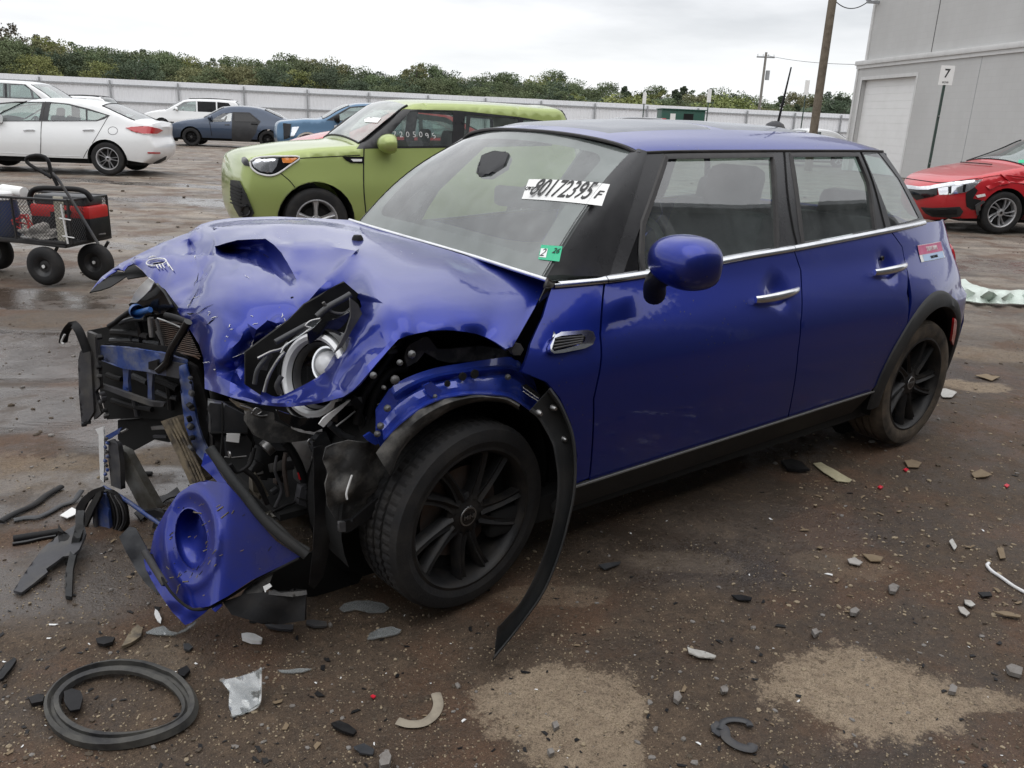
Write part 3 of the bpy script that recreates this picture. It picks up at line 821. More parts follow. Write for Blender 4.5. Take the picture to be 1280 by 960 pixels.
# ------------------------------------------------------------------ wheels
def tyre_mesh(R, r, w, m, seg=72, name='tyre', tread=True):
    """revolved about Y, outer face towards -Y"""
    h = w/2; sw = R-r
    prof = [(r-.004, -h*.80), (r+.004, -h*.93), (r+sw*.35, -h*1.01), (r+sw*.6, -h*1.0), (r+sw*.82, -h*.96), (R-.010, -h*.86), (R-.003, -h*.76)]
    n = 4
    for i in range(n):        # four grooves
        c = -h*.72+ (i+.5)*(2*h*.72)/n
        a = 2*h*.72/n*.5
        prof += [(R, c-a*.75), (R, c+a*.55)]
        if i < n-1: prof += [(R-.008, c+a*.62), (R-.008, c+a*1.18)]
    prof += [(R-.003, h*.76), (R-.010, h*.86), (r+sw*.6, h*1.03), (r+sw*.3, h*1.02), (r-.004, h*.8)]
    bm = bmesh.new(); rings = lathe(bm, prof, seg, 'Y')
    if seg >= 100:   # sipes cut across the tread blocks
        for (r_, h_), ring in zip(prof, rings):
            if r_ > R-.004:
                ph = 0 if h_ < 0 else 2
                for k, v in enumerate(ring):
                    if (k+ph) % 3 == 0:
                        f = (R-.004)/r_; v.co.x *= f; v.co.z *= f
    return bm
def make_wheel(parent_fn, c, R, rim, w, steer=0, camber=0, spokes=10, style='black', tyre_m=None, rim_m=None, side=-1, label=None, off=None, detail=True, seg=72):
    """a wheel Empty-less part: tyre mesh is the part, rim, spokes and cap its sub-parts"""
    tm = tyre_m or MAT['tyre']; rm = rim_m or MAT['alloyb']
    mtx = Matrix.Translation(c) @ Matrix.Rotation(steer, 4, 'Z') @ Matrix.Rotation(camber, 4, 'X')
    if side > 0: mtx = mtx @ Matrix.Rotation(math.pi, 4, 'Z')
    T = bmo('wheel', tyre_mesh(R, rim, w, tm, seg), tm, None, 40 if seg < 100 else 18)
    T.matrix_world = mtx; parent_fn(T)
    h = w/2
    def kid(bm, name, m, ang=40):
        o = bmo(name, bm, m, None, ang); o.parent = T; return o
    bm = bmesh.new()
    lathe(bm, [(rim+.004, -h*.90), (rim+.008, -h*.94), (rim-.002, -h*.96), (rim-.012, -h*.86), (rim-.016, -h*.6), (rim-.03, 0), (rim-.02, h*.9)], seg, 'Y')
    kid(bm, 'rim', rm)
    bm = bmesh.new(); yb = -h*.10
    lathe(bm, [(rim-.025, yb), (.05, yb)], 40, 'Y')
    kid(bm, 'brake_shadow_plate', MAT['void'])
    if detail:
        bm = bmesh.new(); lathe(bm, [(.0, -h*.22), (rim*.66, -h*.22), (rim*.66, -h*.12), (rim*.4, -h*.12)], 40, 'Y'); kid(bm, 'brake_disc', MAT['rust'] if style == 'black' else MAT['black'])
    # spokes
    bm = bmesh.new(); yo = -h*.74; hubr = rim*(.33 if style == 'black' else .26)
    if style in ('black', 'silver5', 'twin', 'machined', 'steel'):
        if style == 'black': angs = [(k*36+(5 if k % 2 else -5), 0) for k in range(10)]; wi, wo, lean = .050, .040, 9
        elif style == 'silver5': angs = [(k*72+18, 0) for k in range(5)]; wi, wo, lean = .045, .085, 0
        elif style == 'twin': angs = [(k*72+d, 0) for k in range(5) for d in (-11, 11)]; wi, wo, lean = .022, .02, 0
        elif style == 'machined': angs = [(k*36+(7 if k % 2 else -7), 0) for k in range(10)]; wi, wo, lean = .020, .034, 18
        else: angs = [(k*40, 0) for k in range(9)]; wi, wo, lean = .05, .02, 0
        for a0, _ in angs:
            a = R_(a0); vs = []
            N = 7
            for i in range(N):
                t = i/(N-1); r = hubr*.75+(rim-.008-hubr*.75)*t; aa = a+R_(lean)*t*1.0
                hw = (wi+(wo-wi)*t)*.5*(1-.25*math.sin(math.pi*t)); dep = yo*(.86+.16*t**1.5)-.012*math.sin(math.pi*t)*0
                cx, cz = r*math.cos(aa), r*math.sin(aa); tx, tz = -math.sin(aa), math.cos(aa)
                ring = []
                for (u_, y_) in ((-1, .030), (-.85, .006), (-.30, -.006), (.25, .004), (.8, -.001), (1, .030)):
                    ring.append(bm.verts.new((cx+tx*hw*u_*1.0, dep+y_, cz+tz*hw*u_)))
                vs.append(ring)
            for i in range(N-1):
                for j in range(5): bm.faces.new((vs[i][j], vs[i][j+1], vs[i+1][j+1], vs[i+1][j]))
            bm.faces.new(vs[-1]); 
        bmesh.ops.recalc_face_normals(bm, faces=bm.faces[:])
        o = kid(bm, 'spokes', rm, 50)
    bm = bmesh.new(); lathe(bm, [(0, yo*.90), (hubr*.48, yo*.90), (hubr*.55, yo*.86), (hubr*.9, yo*.84), (hubr*1.02, yo*.74), (hubr*1.02, yo*.4)], 32, 'Y'); kid(bm, 'hub', rm)
    if detail:
        for k in range(5):
            a = 2*math.pi*k/5+.3; bm = bmesh.new(); lathe(bm, [(0, yo*.80), (.007, yo*.80), (.009, yo*.76), (.009, yo*.6)], 6, 'Y', (hubr*.72*math.cos(a), -.004, hubr*.72*math.sin(a)))
            kid(bm, 'wheel_bolt', MAT['steel'] if style != 'black' else MAT['black'])
        bm = bmesh.new(); lathe(bm, [(0, yo*.955), (hubr*.40, yo*.955), (hubr*.46, yo*.90)], 28, 'Y'); cap = kid(bm, 'hub_cap', MAT['gloss'])
        bm = bmesh.new(); lathe(bm, [(hubr*.36, yo*.965), (hubr*.42, yo*.965), (hubr*.43, yo*.94)], 28, 'Y'); kid(bm, 'cap_ring', MAT['steel'])
    return T
fh = U(589.3, 641.5, y=-.80)
WF = make_wheel(hb, (fh.x+.005, -.70, .303), .296, .221, .195, seg=186, steer=R_(6), camber=R_(2), tyre_m=MAT['tyre'])
me = text('lettering', 'MINI', .019, MAT['steel'], (0, -.1025*.74*.975, 0), (1, 0, 0), (0, 0, 1), WF, 0, 1.1)
WR = make_wheel(hb, (2.567, -.715, .308), .308, .222, .205, tyre_m=MAT['tyre_mud'])
text('lettering', 'MINI', .019, MAT['steel'], (0, -.1025*.74*.975, 0), (1, 0, 0), (0, 0, 1), WR, 0, 1.1)
make_wheel(hb, (2.567, .715, .308), .308, .222, .205, side=1, detail=False, seg=40)
make_wheel(hb, (0.02, .715, .308), .308, .222, .205, side=1, detail=False, seg=40)
# ------------------------------------------------------------------ crushed front end
from mathutils.bvhtree import BVHTree
NPN = Vector((-.886, -.464, 0)); NP0 = Vector((-.52, .10, .5))
def PL(px, py, p0, n):
    d = ray(px, py); return CAM+d*((p0-CAM).dot(n)/d.dot(n))
def N(px, py, off=0): return PL(px, py, NP0+NPN*off, NPN)        # crushed nose plane, moved out by off
BPN = Vector((-.56, -.70, .44)).normalized(); BP0 = Vector((-.66, -.52, .27))
def B(px, py, off=0): return PL(px, py, BP0+BPN*off, BPN)        # hanging bumper corner
def YP(y): return lambda px, py, off=0: U(px, py, y=y-off)
def XP(x): return lambda px, py, off=0: U(px, py, x=x-off)
def ZP(z): return lambda px, py, off=0: U(px, py, z=z+off)
def sheet(name, pts, fn, m, thick=.004, amp=.004, sp=8, inner=(), parent=None, freq=9, smooth=40, holes=(), root=None):
    """a torn or moulded sheet: outline (px, py[, off]) carried on to fn, thickness and unevenness of its own"""
    K = [(Vector((p[0], p[1])), p[2] if len(p) > 2 else 0) for p in list(pts)+list(inner)]
    P2 = [Vector((p[0], p[1])) for p in pts]
    D = cdt_regions([('s', P2)], sp, holes=[[Vector(h) for h in hh] for hh in holes])['s']
    vs = []
    flat = all(k[1] == 0 for k in K)
    for q in D[0]:
        off = 0
        if not flat:
            w = 0; a = 0
            for kp, kv in K:
                d = (kp-q).length; ww = 1/(d*d+60)**1.5; w += ww; a += ww*kv
            off = a/w
        p = fn(q.x, q.y, off)
        if amp:
            d = (p-CAM).normalized(); p = p+d*amp*(noise.noise(p*freq)+.5*noise.noise(p*freq*2.7))*1.2
        vs.append(p)
    o = mo(name, vs, D[1], m, None, smooth)
    if thick: addmod(o, 'SOLIDIFY', thickness=thick, offset=0)
    if parent is not None: o.parent = parent; return o
    if root is not None: o.parent = root; return o
    return hb(o)
def pipe(name, pts, fn, r, m, parent=None, seg=8, sm=4, flat=1.0, up=None):
    P = [fn(p[0], p[1], p[2] if len(p) > 2 else 0) for p in pts]
    o = tube(name, P, r, m, None, seg, sm, False, flat, up)
    if parent is not None: o.parent = parent; return o
    return hb(o)
# ---- bonnet -------------------------------------------------------------
HO = [(437, 275, .97), (480, 289.5, .972), (520, 301, .975), (560, 312.5, .975), (620, 332, .968), (650, 341.5, .962), (684, 352, .955),
      (668, 385, .90), (641, 433, .835), (632, 436, .835), (620, 428, .845), (609, 422, .85), (596, 417.5, .86), (583, 415, .87), (568, 413, .88), (552, 412.5, .885), (537, 413.8, .885), (522, 416.5, .88), (510, 419.5, .877), (498, 424, .868), (485, 438, .85), (470, 455, .822), (460, 467, .802), (450, 479, .78), (440, 489, .755), (429, 496, .733), (415, 500, .718), (400, 503.5, .702), (380, 507, .675), (363, 508.5, .665), (346, 508, .655), (330, 506, .645), (315, 503, .64), (300, 499, .63), (287, 496, .625), (272, 491, .615), (256, 486, .605),
      (255.5, 467, .64), (254, 447, .675), (249, 431, .70), (240, 416, .725), (230, 401, .75), (221, 388, .77), (214, 378, .785), (208, 368, .795), (199, 360, .805), (189, 351, .815), (183, 344, .825), (177, 337, .832), (171, 332, .84), (166, 330, .842), (160, 332.5, .835), (155, 339, .82), (147, 338, .82), (139, 342.5, .81), (132, 348, .80), (122, 356, .785), (112, 366, .765),
      (119, 356, .785), (127, 346, .80), (138, 338, .815), (149, 330, .83), (169, 320, .85), (189, 310, .87), (202, 304, .885), (214, 299, .90), (225, 294.5, .905), (235, 291, .91), (244, 285, .915), (252, 280, .92), (268, 275.5, .925), (285, 273, .93), (313, 271.5, .94), (342, 270.5, .95), (362, 271.3, .955), (383, 272.5, .96), (410, 273.5, .965)]
HI = [(244, 289, .935), (267, 286, .945), (284, 284, .955), (302, 282, .963), (332, 281, .975), (362, 281, .982), (383, 282, .986), (403, 284, .988), (422, 288, .992), (440, 292, .995),
      (205, 308, .895), (220, 304, .90), (236, 299, .905), (238, 306, .885), (242, 315, .872), (252, 317, .878), (262, 320, .885), (266, 306, .925), (267, 292, .945), (252, 300, .915),
      (130, 349, .805), (148, 335, .835), (170, 326, .858), (185, 323.5, .868), (200, 322, .878), (222, 321.5, .888), (245, 321, .897), (270, 321.5, .91), (293, 323, .918), (308, 328, .92), (322, 333.5, .918), (342, 343, .908), (354, 351, .898), (365, 358.5, .888), (374, 361, .885),
      (269, 308, .925), (283, 303.5, .95), (297, 300, .962), (315, 299, .97), (332, 298.6, .975), (342, 305.5, .965), (352, 316, .95), (360, 329, .935), (366, 340, .918), (371, 350, .90),
      (285, 313, .885), (300, 311, .882), (318, 312, .884), (335, 318, .884), (347, 331, .880), (358, 345, .874), (310, 321, .895), (330, 331, .892), (345, 341, .886),
      (445, 313.5, 1.0), (430, 330, .965), (415, 346, .93), (398, 362, .895), (383, 379, .86),
      (400, 306, .985), (370, 308, .975), (352, 301, .975), (420, 325, .955), (390, 335, .925), (378, 345, .905),
      (500, 306, .985), (470, 303, .992), (455, 330, .985), (480, 330, .99), (520, 325, .985), (560, 335, .98), (600, 345, .972), (640, 360, .95), (655, 372, .925), (470, 350, .965), (500, 355, .97), (540, 360, .968), (580, 372, .955), (620, 385, .925), (640, 405, .88), (600, 398, .905), (560, 390, .93), (520, 385, .94), (480, 380, .94), (455, 362, .945), (500, 405, .905), (540, 402, .91), (480, 412, .885), (465, 400, .905), (470, 430, .85), (455, 440, .825), (440, 462, .77), (425, 480, .735), (452, 415, .87),
      # headlamp opening collar
      (255, 341, .865), (248, 353, .845), (240, 367, .815), (234, 380, .795), (230.5, 389, .78), (262, 348, .88), (256, 370, .85), (246, 392, .80),
      (290, 345, .905), (320, 360, .895), (350, 375, .875), (365, 380, .865), (290, 370, .875), (320, 385, .855), (350, 392, .835), (275, 390, .83), (262, 405, .785), (285, 410, .80), (310, 405, .815), (335, 400, .82), (265, 430, .745), (280, 425, .765), (270, 452, .705), (285, 440, .735), (272, 470, .66), (300, 425, .77), (320, 412, .80), (345, 404, .82),
      (292, 452, .705), (299, 446, .715), (308, 440, .725), (313, 432, .745), (316.5, 424, .765), (330, 415, .785), (344, 408, .80), (360, 402, .815),
      (294, 463, .668), (302, 452, .685), (312, 444, .70), (319, 433, .722), (330, 424, .748), (345, 414, .772), (362, 406, .795), (300, 475, .64), (308, 488, .635), (325, 496, .635),
      (288, 478, .66), (380, 496, .69), (400, 490, .715), (420, 465, .765), (415, 480, .735), (432, 448, .81), (444, 425, .85)]
HH = [(311, 453, .69), (315, 446, .705), (321, 441.5, .72), (330, 434, .74), (340, 427.5, .755), (350, 420.5, .77), (359, 414.5, .785), (368, 411, .795), (376, 408.5, .80), (384, 403, .815), (380.5, 396, .83), (382, 389, .84), (388, 381, .85), (395, 374, .865), (404, 367.5, .88), (415, 362, .895), (425, 359.5, .905), (434, 359.5, .91), (440, 364, .91), (445, 370, .905), (450, 376, .90), (452, 383, .89), (446, 391, .87), (441, 399, .855), (437, 407, .84), (433, 416, .825), (430, 427, .805), (427, 436, .79), (419, 441, .775), (411, 447, .765), (405, 455, .75), (406, 465, .74), (396, 472, .725), (384, 479, .71), (374, 484, .70), (364, 489, .69), (354, 494, .68), (345, 496, .672), (339, 494.5, .665), (333, 491, .66), (325, 485, .66), (318, 478, .662), (314, 470, .667), (311, 461, .675)]
V2 = [Vector(p[:2]) for p in HO+HH+HI]; ZZ = [p[2] for p in HO+HH+HI]
nO, nH = len(HO), len(HH)
E = [(i, (i+1) % nO) for i in range(nO)]+[(nO+i, nO+(i+1) % nH) for i in range(nH)]
CREASE = [[(200, 322), (222, 321.5), (245, 321), (270, 321.5), (293, 323), (308, 328), (322, 333.5), (342, 343), (354, 351), (365, 358.5), (374, 361)],
          [(445, 313.5), (430, 330), (415, 346), (398, 362), (383, 379)],
          [(269, 308), (283, 303.5), (297, 300), (315, 299), (332, 298.6), (342, 305.5), (352, 316), (360, 329), (366, 340), (371, 350)],
          [(342, 305.5), (370, 308), (400, 306), (445, 313.5)],
          [(267, 286), (284, 284), (302, 282), (332, 281), (362, 281), (383, 282), (403, 284), (422, 288), (440, 292)],
          [(255, 341), (248, 353), (240, 367), (234, 380), (230.5, 389)],
          [(205, 308), (220, 304), (236, 299), (238, 306), (242, 315)]]
_ix = {(round(p[0], 1), round(p[1], 1)): i for i, p in enumerate(HO+HH+HI)}
for ln in CREASE:
    for a_, b_ in zip(ln[:-1], ln[1:]):
        ka, kb = (round(a_[0], 1), round(a_[1], 1)), (round(b_[0], 1), round(b_[1], 1))
        if ka in _ix and kb in _ix: E.append((_ix[ka], _ix[kb]))
        else: print('crease miss', ka, kb)
def proj2(p):
    d = p-CAM; z = d.dot(CF); return Vector((640+F_PX*d.dot(CR)/z, 480-F_PX*d.dot(CU)/z))
def oncrease(p):
    q = proj2(p)
    for ln in CREASE:
        for a_, b_ in zip(ln[:-1], ln[1:]):
            A_, B_ = Vector(a_), Vector(b_); t = max(0, min(1, (q-A_).dot(B_-A_)/(B_-A_).length_squared))
            if (A_.lerp(B_, t)-q).length < .6: return True
    return False
rv, re_, rf, ov, oe, of_ = delaunay_2d_cdt(V2, E, [], 0, 1e-4)
hp = [p[:2] for p in HO]; hh = [p[:2] for p in HH]
vs = [U(v.x, v.y, z=(sum(ZZ[k] for k in ov[i])/max(1, len(ov[i])) if ov[i] else .9)) for i, v in enumerate(rv)]
fs = []
for f in rf:
    c = (rv[f[0]]+rv[f[1]]+rv[f[2]])/3
    if inpoly(c, hp) and not inpoly(c, hh): fs.append(f)
me = bpy.data.meshes.new('bonnet'); me.from_pydata([tuple(v) for v in vs], [], [tuple(f) for f in fs]); me.update()
bm = bmesh.new(); bm.from_mesh(me)
bmesh.ops.delete(bm, geom=[v for v in bm.verts if not v.link_faces], context='VERTS')
# light relaxation of the interior, then two rounds of subdivision with crumple noise
def relax(bm, k, n, calm=0):
    for _ in range(n):
        new = {}
        for v in bm.verts:
            if v.is_boundary or oncrease(v.co): continue
            if calm and v.co.x < -.16: continue
            a = sum((e.other_vert(v).co for e in v.link_edges), Vector())/len(v.link_edges)
            d = (v.co-CAM).normalized(); t = (a-v.co).dot(d)     # ease only in depth, keeps the dents' outline
            new[v] = v.co+(a-v.co)*k*.35+d*t*k*.65
        for v, c in new.items(): v.co = c
relax(bm, .12, 1)
for lev in range(2):
    bmesh.ops.subdivide_edges(bm, edges=bm.edges[:], cuts=1, use_grid_fill=True)
    bmesh.ops.triangulate(bm, faces=bm.faces[:])
    relax(bm, .45, 1)
    relax(bm, .6, 4, 1)
# ease the free edges in depth too, so they do not zigzag
for _ in range(5):
    new = {}
    for v in bm.verts:
        if not v.is_boundary: continue
        nb_ = [e.other_vert(v) for e in v.link_edges if e.is_boundary]
        inn = [e.other_vert(v).co for e in v.link_edges if not e.is_boundary]
        if len(nb_) == 2 and inn:
            a = (nb_[0].co+nb_[1].co)/2; b_ = sum(inn, Vector())/len(inn); d = (v.co-CAM).normalized()
            new[v] = v.co+d*(((a*.75+b_*.25)-v.co).dot(d))*.5
    for v, c in new.items(): v.co = c
bm.normal_update()
for v in bm.verts:
    if v.is_boundary: continue
    p = v.co; front = max(0, min(1, (-.02-p.x)/.3))
    a = abs(noise.noise(p*7))*.009+abs(noise.noise(p*15))*.004
    v.co += v.normal*(-a*front+.0012*noise.noise(p*5))
bmesh.ops.recalc_face_normals(bm, faces=bm.faces[:])
if sum(f.normal.z for f in bm.faces) < 0: bmesh.ops.reverse_faces(bm, faces=bm.faces[:])
bm.to_mesh(me); bm.free()
HOOD = bpy.data.objects.new('bonnet', me)
MAT['blue_d'] = paint('scratched blue car paint', (.007, .021, .24), metal=.75, rough=.42, dirt=.45, drops=.7, low=1.2, dust=(.16, .15, .18))
me.materials.append(MAT['blue_d']); me.materials.append(MAT['void'])
link(HOOD); auto(HOOD, 30); hb(HOOD); HOOD['label'] = 'buckled blue bonnet torn round the left headlamp'
addmod(HOOD, 'SOLIDIFY', thickness=.005, offset=-1, material_offset=1, material_offset_rim=0)
bmh = bmesh.new(); bmh.from_mesh(me); HBV = BVHTree.FromBMesh(bmh)
def onhood(px, py, off=.002):
    d = ray(px, py).normalized(); h = HBV.ray_cast(CAM, d)
    if h[0] is None: return U(px, py, z=.85)
    n = h[1] if h[1].dot(d) < 0 else -h[1]
    return h[0]+n*off
# flakes where the clear coat chipped away, dark scuffs
def hchips(name, spots, m, r0, r1):
    for (a, b, l, ang, w) in spots:
        pts = []
        n = 5
        for i in range(n+1):
            t = i/n-.5; pts.append(onhood(a+l*t*math.cos(R_(ang))+rnd.uniform(-.8, .8), b-l*t*math.sin(R_(ang))+rnd.uniform(-.8, .8), .0015))
        o = tube(name, pts, [w*.0012*(1-abs(2*i/n-1)*.8) for i in range(n+1)], m, None, 5, 1); o.parent = HOOD
hchips('paint_chip', [(268, 397, 9, 20, 1.3), (262, 393, 5, 50, 1), (287, 408, 5, 60, 1.1), (290, 412, 4, 20, 1), (315, 395.5, 4, 0, 1), (319, 405, 8, 20, 1.1), (352.5, 395, 6, 70, 1.2), (349, 407, 9, 15, 1.3), (356, 400, 5, 120, 1), (284, 421, 3, 0, 1), (313, 432, 15, 60, 2.0), (307, 441, 8, 10, 1.4), (297, 444, 14, 20, .7), (245, 372, 12, 20, .8), (236, 382, 5, 40, .9), (262, 390, 3, 0, .9), (309, 346, 9, -30, .6), (244, 321.5, 4, 90, 1.2), (269, 462, 2, 0, 1.2), (258, 453, 10, 3, .8), (441, 384, 4, 60, 1.2), (213, 372, 3, 30, 1)], MAT['paper'], 0, 0)
hchips('scuff', [(256, 386, 26, 30, .8), (242, 374, 30, 62, 1.2), (238, 392, 10, 0, 2.2), (264, 402, 14, 40, 1.6), (365, 372, 5, 20, 2), (246, 349, 18, 70, .9)], MAT['void'], 0, 0)
tube('scuff', [onhood(330, 318), onhood(336, 322)], .001, MAT['void']).parent = HOOD
# wiper-washer nozzle
bm = bmesh.new(); lathe(bm, [(0, .018), (.014, .016), (.020, .006), (.022, -.004)], 14, 'Z')
o = bmo('washer_nozzle', bm, MAT['black']); o.location = onhood(447, 300); o.parent = HOOD
# winged badge, bent, with its chrome outline standing off the bonnet
em = [onhood(184+12.5+12.5*math.cos(a*math.pi/8)+0, 329-1.5*math.cos(a*math.pi/8)-4.2*math.sin(a*math.pi/8), .006) for a in range(16)]
EM = tube('badge', em, .0026, MAT['white'], None, 6, 1, True); EM.parent = HOOD
tube('badge_disc', [onhood(191, 330, .004), onhood(203, 328.5, .004)], .008, MAT['steel'], None, 10, 1, False, .2).parent = HOOD
for (a, b, c, d) in ((207, 325, 217.5, 340), (186, 325, 196, 322), (188, 323.5, 193, 321.5), (200, 332, 203, 337), (204, 331.5, 207, 336.5), (196, 333, 199, 337.5), (210, 330.5, 212, 335)):
    tube('badge_wing', [onhood(a, b, .007), onhood((a+c)/2, (b+d)/2, .007), onhood(c, d, .006)], .0019, MAT['white'], None, 6, 1).parent = HOOD
# chrome-trimmed scuttle strip under the screen
cs = [(437, 275), (455, 280.5), (480, 288), (520, 299.5), (560, 311), (600, 323), (640, 336), (684, 350)]
P = [U(a, b, z=.982) for a, b in cs]
hb(tube('scuttle_chrome_strip', P, .007, MAT['chrome'], None, 8, 2))
rows = [[p+Vector((.0, 0, -.004)), p+Vector((.05, .01, -.010)), p+Vector((.14, .02, -.05))] for p in smooth_path(P, 3)]
hb(grid_obj('scuttle_panel', rows, MAT['black'], None, 0, 60))
hb(box('firewall', (.42, 0, .55), (.05, 1.36, .78), MAT['void']))
MAT['greyd'] = weather(mat('dark grey casing', (.03, .032, .036), .5), (.03, .032, .036), .4, 10, (.09, .085, .08), (.35, .6), .2)
# ---- black structure behind (engine bay) -------------------------------------
for (a, b, c_, d_, r_, mm) in ((140, 415, 186, 421, .012, 'black'), (138, 425, 200, 430, .008, 'greyd'), (150, 404, 182, 398, .010, 'greyd'), (160, 412, 168, 431, .009, 'black'), (172, 402, 178, 428, .012, 'gloss'), (134, 468, 152, 474, .010, 'black'), (166, 470, 184, 478, .012, 'greyd'), (196, 474, 222, 486, .014, 'black'), (196, 490, 222, 498, .010, 'greyd'), (210, 478, 214, 512, .012, 'black'), (140, 500, 190, 512, .010, 'black'), (168, 500, 172, 520, .010, 'greyd'), (236, 500, 252, 545, .012, 'greyd'), (244, 460, 252, 500, .010, 'black')):
    pipe('bay_strut', [(a, b), ((a+c_)/2+rnd.uniform(-3, 3), (b+d_)/2+rnd.uniform(-3, 3)), (c_, d_)], lambda q, r, o=0: N(q, r, -.075), r_, MAT['greyd' if mm == 'greyd' else mm], None, 7)
ENG = hb(box('engine_block', (-.02, .05, .52), (.42, .62, .46), MAT['black'], None, Matrix.Rotation(R_(6), 3, 'Z'), .03))
for k in range(7):
    c = Vector((-.26+.03*rnd.uniform(-1, 1), -.22+.09*k, .46+.06*rnd.uniform(-1, 1)))
    o = box('engine_cover_rib', c, (.05, .05, .30+.1*rnd.random()), MAT['black'], None, Matrix.Rotation(rnd.uniform(-.3, .3), 3, 'X'), .01); o.parent = ENG
hb(box('gearbox_casing', (-.12, -.30, .40), (.34, .30, .30), MAT['steel'], None, Matrix.Rotation(R_(20), 3, 'Z'), .05))
hb(box('battery_box', (.10, -.34, .64), (.30, .24, .26), MAT['black'], None, None, .02))
hb(box('far_inner_wing', (.0, .60, .60), (.85, .05, .34), MAT['void'], None, None, .01))
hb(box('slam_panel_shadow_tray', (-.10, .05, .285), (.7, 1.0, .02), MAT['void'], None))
# fillers of the cavity: near-black sheets standing in for shade deep behind the nose, so the bay reads closed but for the open lower grille
sheet('dark_bay_filler', [(111, 413), (136, 408), (150, 397), (164, 388), (171, 372), (190, 352), (205, 362), (222, 385), (240, 412), (250, 440), (256, 470), (258, 500), (248, 520), (212, 524), (170, 522), (135, 524), (122, 470)], lambda a, b, o=0: N(a, b, -.10+o), MAT['void'], .01, .01, 14)
sheet('dark_side_filler', [(236, 449), (256, 470), (262, 500), (330, 507), (400, 505), (430, 498), (462, 480), (478, 505), (480, 548), (470, 590), (420, 640), (392, 660), (340, 650), (300, 610), (262, 570), (246, 530)], lambda a, b, o=0: N(a, b, -.13+o), MAT['void'], .01, .01, 16)
# radiator with fins and its end tank
RD = sheet('radiator', [(190, 399), (231, 404), (252, 447), (206, 437)], lambda a, b, o=0: N(a, b, -.06+o), MAT['black'], .02, .001, 10)
for k in range(15):
    t = (k+.5)/15
    a = (190+16*t, 399+38*t); b = (231+21*t, 404+43*t)
    pipe('radiator_fin', [a, b], lambda q, r, o=0: N(q, r, -.045), .0022, MAT['rust'], RD, 4, 1)
for s in (([(188, 397), (189, 409), (190.5, 421)], .010, 'bracket', 'steel'), ([(195.5, 399), (200, 417), (205, 435.5)], .006, 'radiator_frame_bar', 'greyp'), ([(197, 398), (214, 404), (229, 411)], .0035, 'radiator_frame_bar', 'steel'), ([(196, 414), (201, 423)], .006, 'bracket', 'greyp'), ([(207, 394), (219, 397), (232, 402)], .011, 'radiator_frame_bar', 'black'), ([(150, 433), (176, 436), (205, 439), (238, 444), (250, 449)], .0035, 'radiator_frame_bar', 'rust')):
    pipe(s[2], s[0], lambda a, b, o=0: N(a, b, -.03), s[1], MAT[s[3]])
pipe('coolant_hose', [(235, 402), (228, 415), (220, 428), (213, 440), (210, 451), (204, 458), (198, 463)], lambda a, b, o=0: N(a, b, .03), .0135, MAT['gloss'], None, 12)
pipe('vacuum_hose', [(136, 408), (144, 403), (150, 398), (160, 391), (166, 387), (175, 386)], lambda a, b, o=0: N(a, b, -.05), .009, MAT['black'])
MAT['bluecap'] = weather(mat('blue plastic cap', (.02, .10, .30), .4), (.02, .09, .28), .3, 20, (.02, .03, .05), (.3, .5))
bm = bmesh.new(); lathe(bm, [(0, .018), (.02, .018), (.024, .010), (.024, -.012)], 18, 'Y'); cp = bmo('washer_cap', bm, MAT['bluecap']); cp.location = N(171, 389, -.03); hb(cp)
pipe('wiring_loom', [(166, 391), (176, 390), (188, 387)], lambda a, b, o=0: N(a, b, -.03), .010, MAT['bluecap'])
# far headlamp, clear lens broken loose under the bonnet lip
sheet('far_headlamp_lens', [(163, 378, 0), (168, 367, .03), (174, 359, .04), (186, 347, .03), (193, 352, .01), (188, 362, .03), (180, 370, .03), (171, 378, 0)], lambda a, b, o=0: N(a, b, -.06+o), MAT['white'], .004, .006, 5)
sheet('far_headlamp_rim', [(162, 380), (168, 376), (184, 366), (196, 354), (206, 366), (216, 384), (205, 392), (180, 394), (166, 388)], lambda a, b, o=0: N(a, b, -.08+o), MAT['gloss'], .01, .008, 6)
# bonnet-lip inner edge hanging black below the torn blue tip
sheet('bonnet_lip', [(112, 366), (122, 356), (133, 349), (147, 339.5), (155, 341), (160, 333), (167, 330.5), (178, 339), (184, 345), (172, 347), (160, 349), (158, 346), (149, 352), (138, 359), (126, 363)], lambda a, b, o=0: U(a, b, z=.785+.0006*(366-b)), MAT['void'], .004, .01, 5)
# slam panel / blue grille carrier
MAT['bluep'] = weather(mat('scraped blue carrier', (.03, .06, .22), .4), (.02, .05, .20), .8, 16, (.14, .15, .18), (.3, .6), .3, 50, .4, .62)
CARR = sheet('grille_carrier', [(127, 432), (155, 433.5, .02), (180, 437, .03), (205, 441, .02), (233, 450), (236, 457), (224, 472), (196, 467, .03), (186, 464.5, .03), (155, 460.5, .02), (127, 450)], N, MAT['bluep'], .01, .008, 6)
sheet('grille_carrier_top', [(127, 431), (150, 427), (205, 432), (236, 447), (234, 452), (205, 443), (155, 435), (127, 434)], lambda a, b, o=0: N(a, b, -.02), MAT['black'], .006, .01, 7)
for pts in ([(155, 458), (163, 460), (161.5, 476), (163, 492), (155, 490), (156, 475)], [(185, 463), (192.5, 465), (191, 485), (192, 505), (186, 503), (186.5, 484)]):
    o = sheet('grille_upright', pts, lambda a, b, o=0: N(a, b, .004), MAT['bluep'], .012, .006, 5); o.parent = CARR; 
o = sheet('grille_lower_bar', [(127, 479), (156, 489, .01), (190, 501, .02), (207, 503), (205, 508), (189, 507, .02), (155, 495, .01), (127, 484)], lambda a, b, o=0: N(a, b, .008+o), MAT['greyp'], .012, .006, 5); o.parent = CARR
sheet('torn_bracket', [(187, 452), (198, 449), (199, 463), (187, 461)], lambda a, b, o=0: N(a, b, .035), MAT['black'], .01, .004, 5)
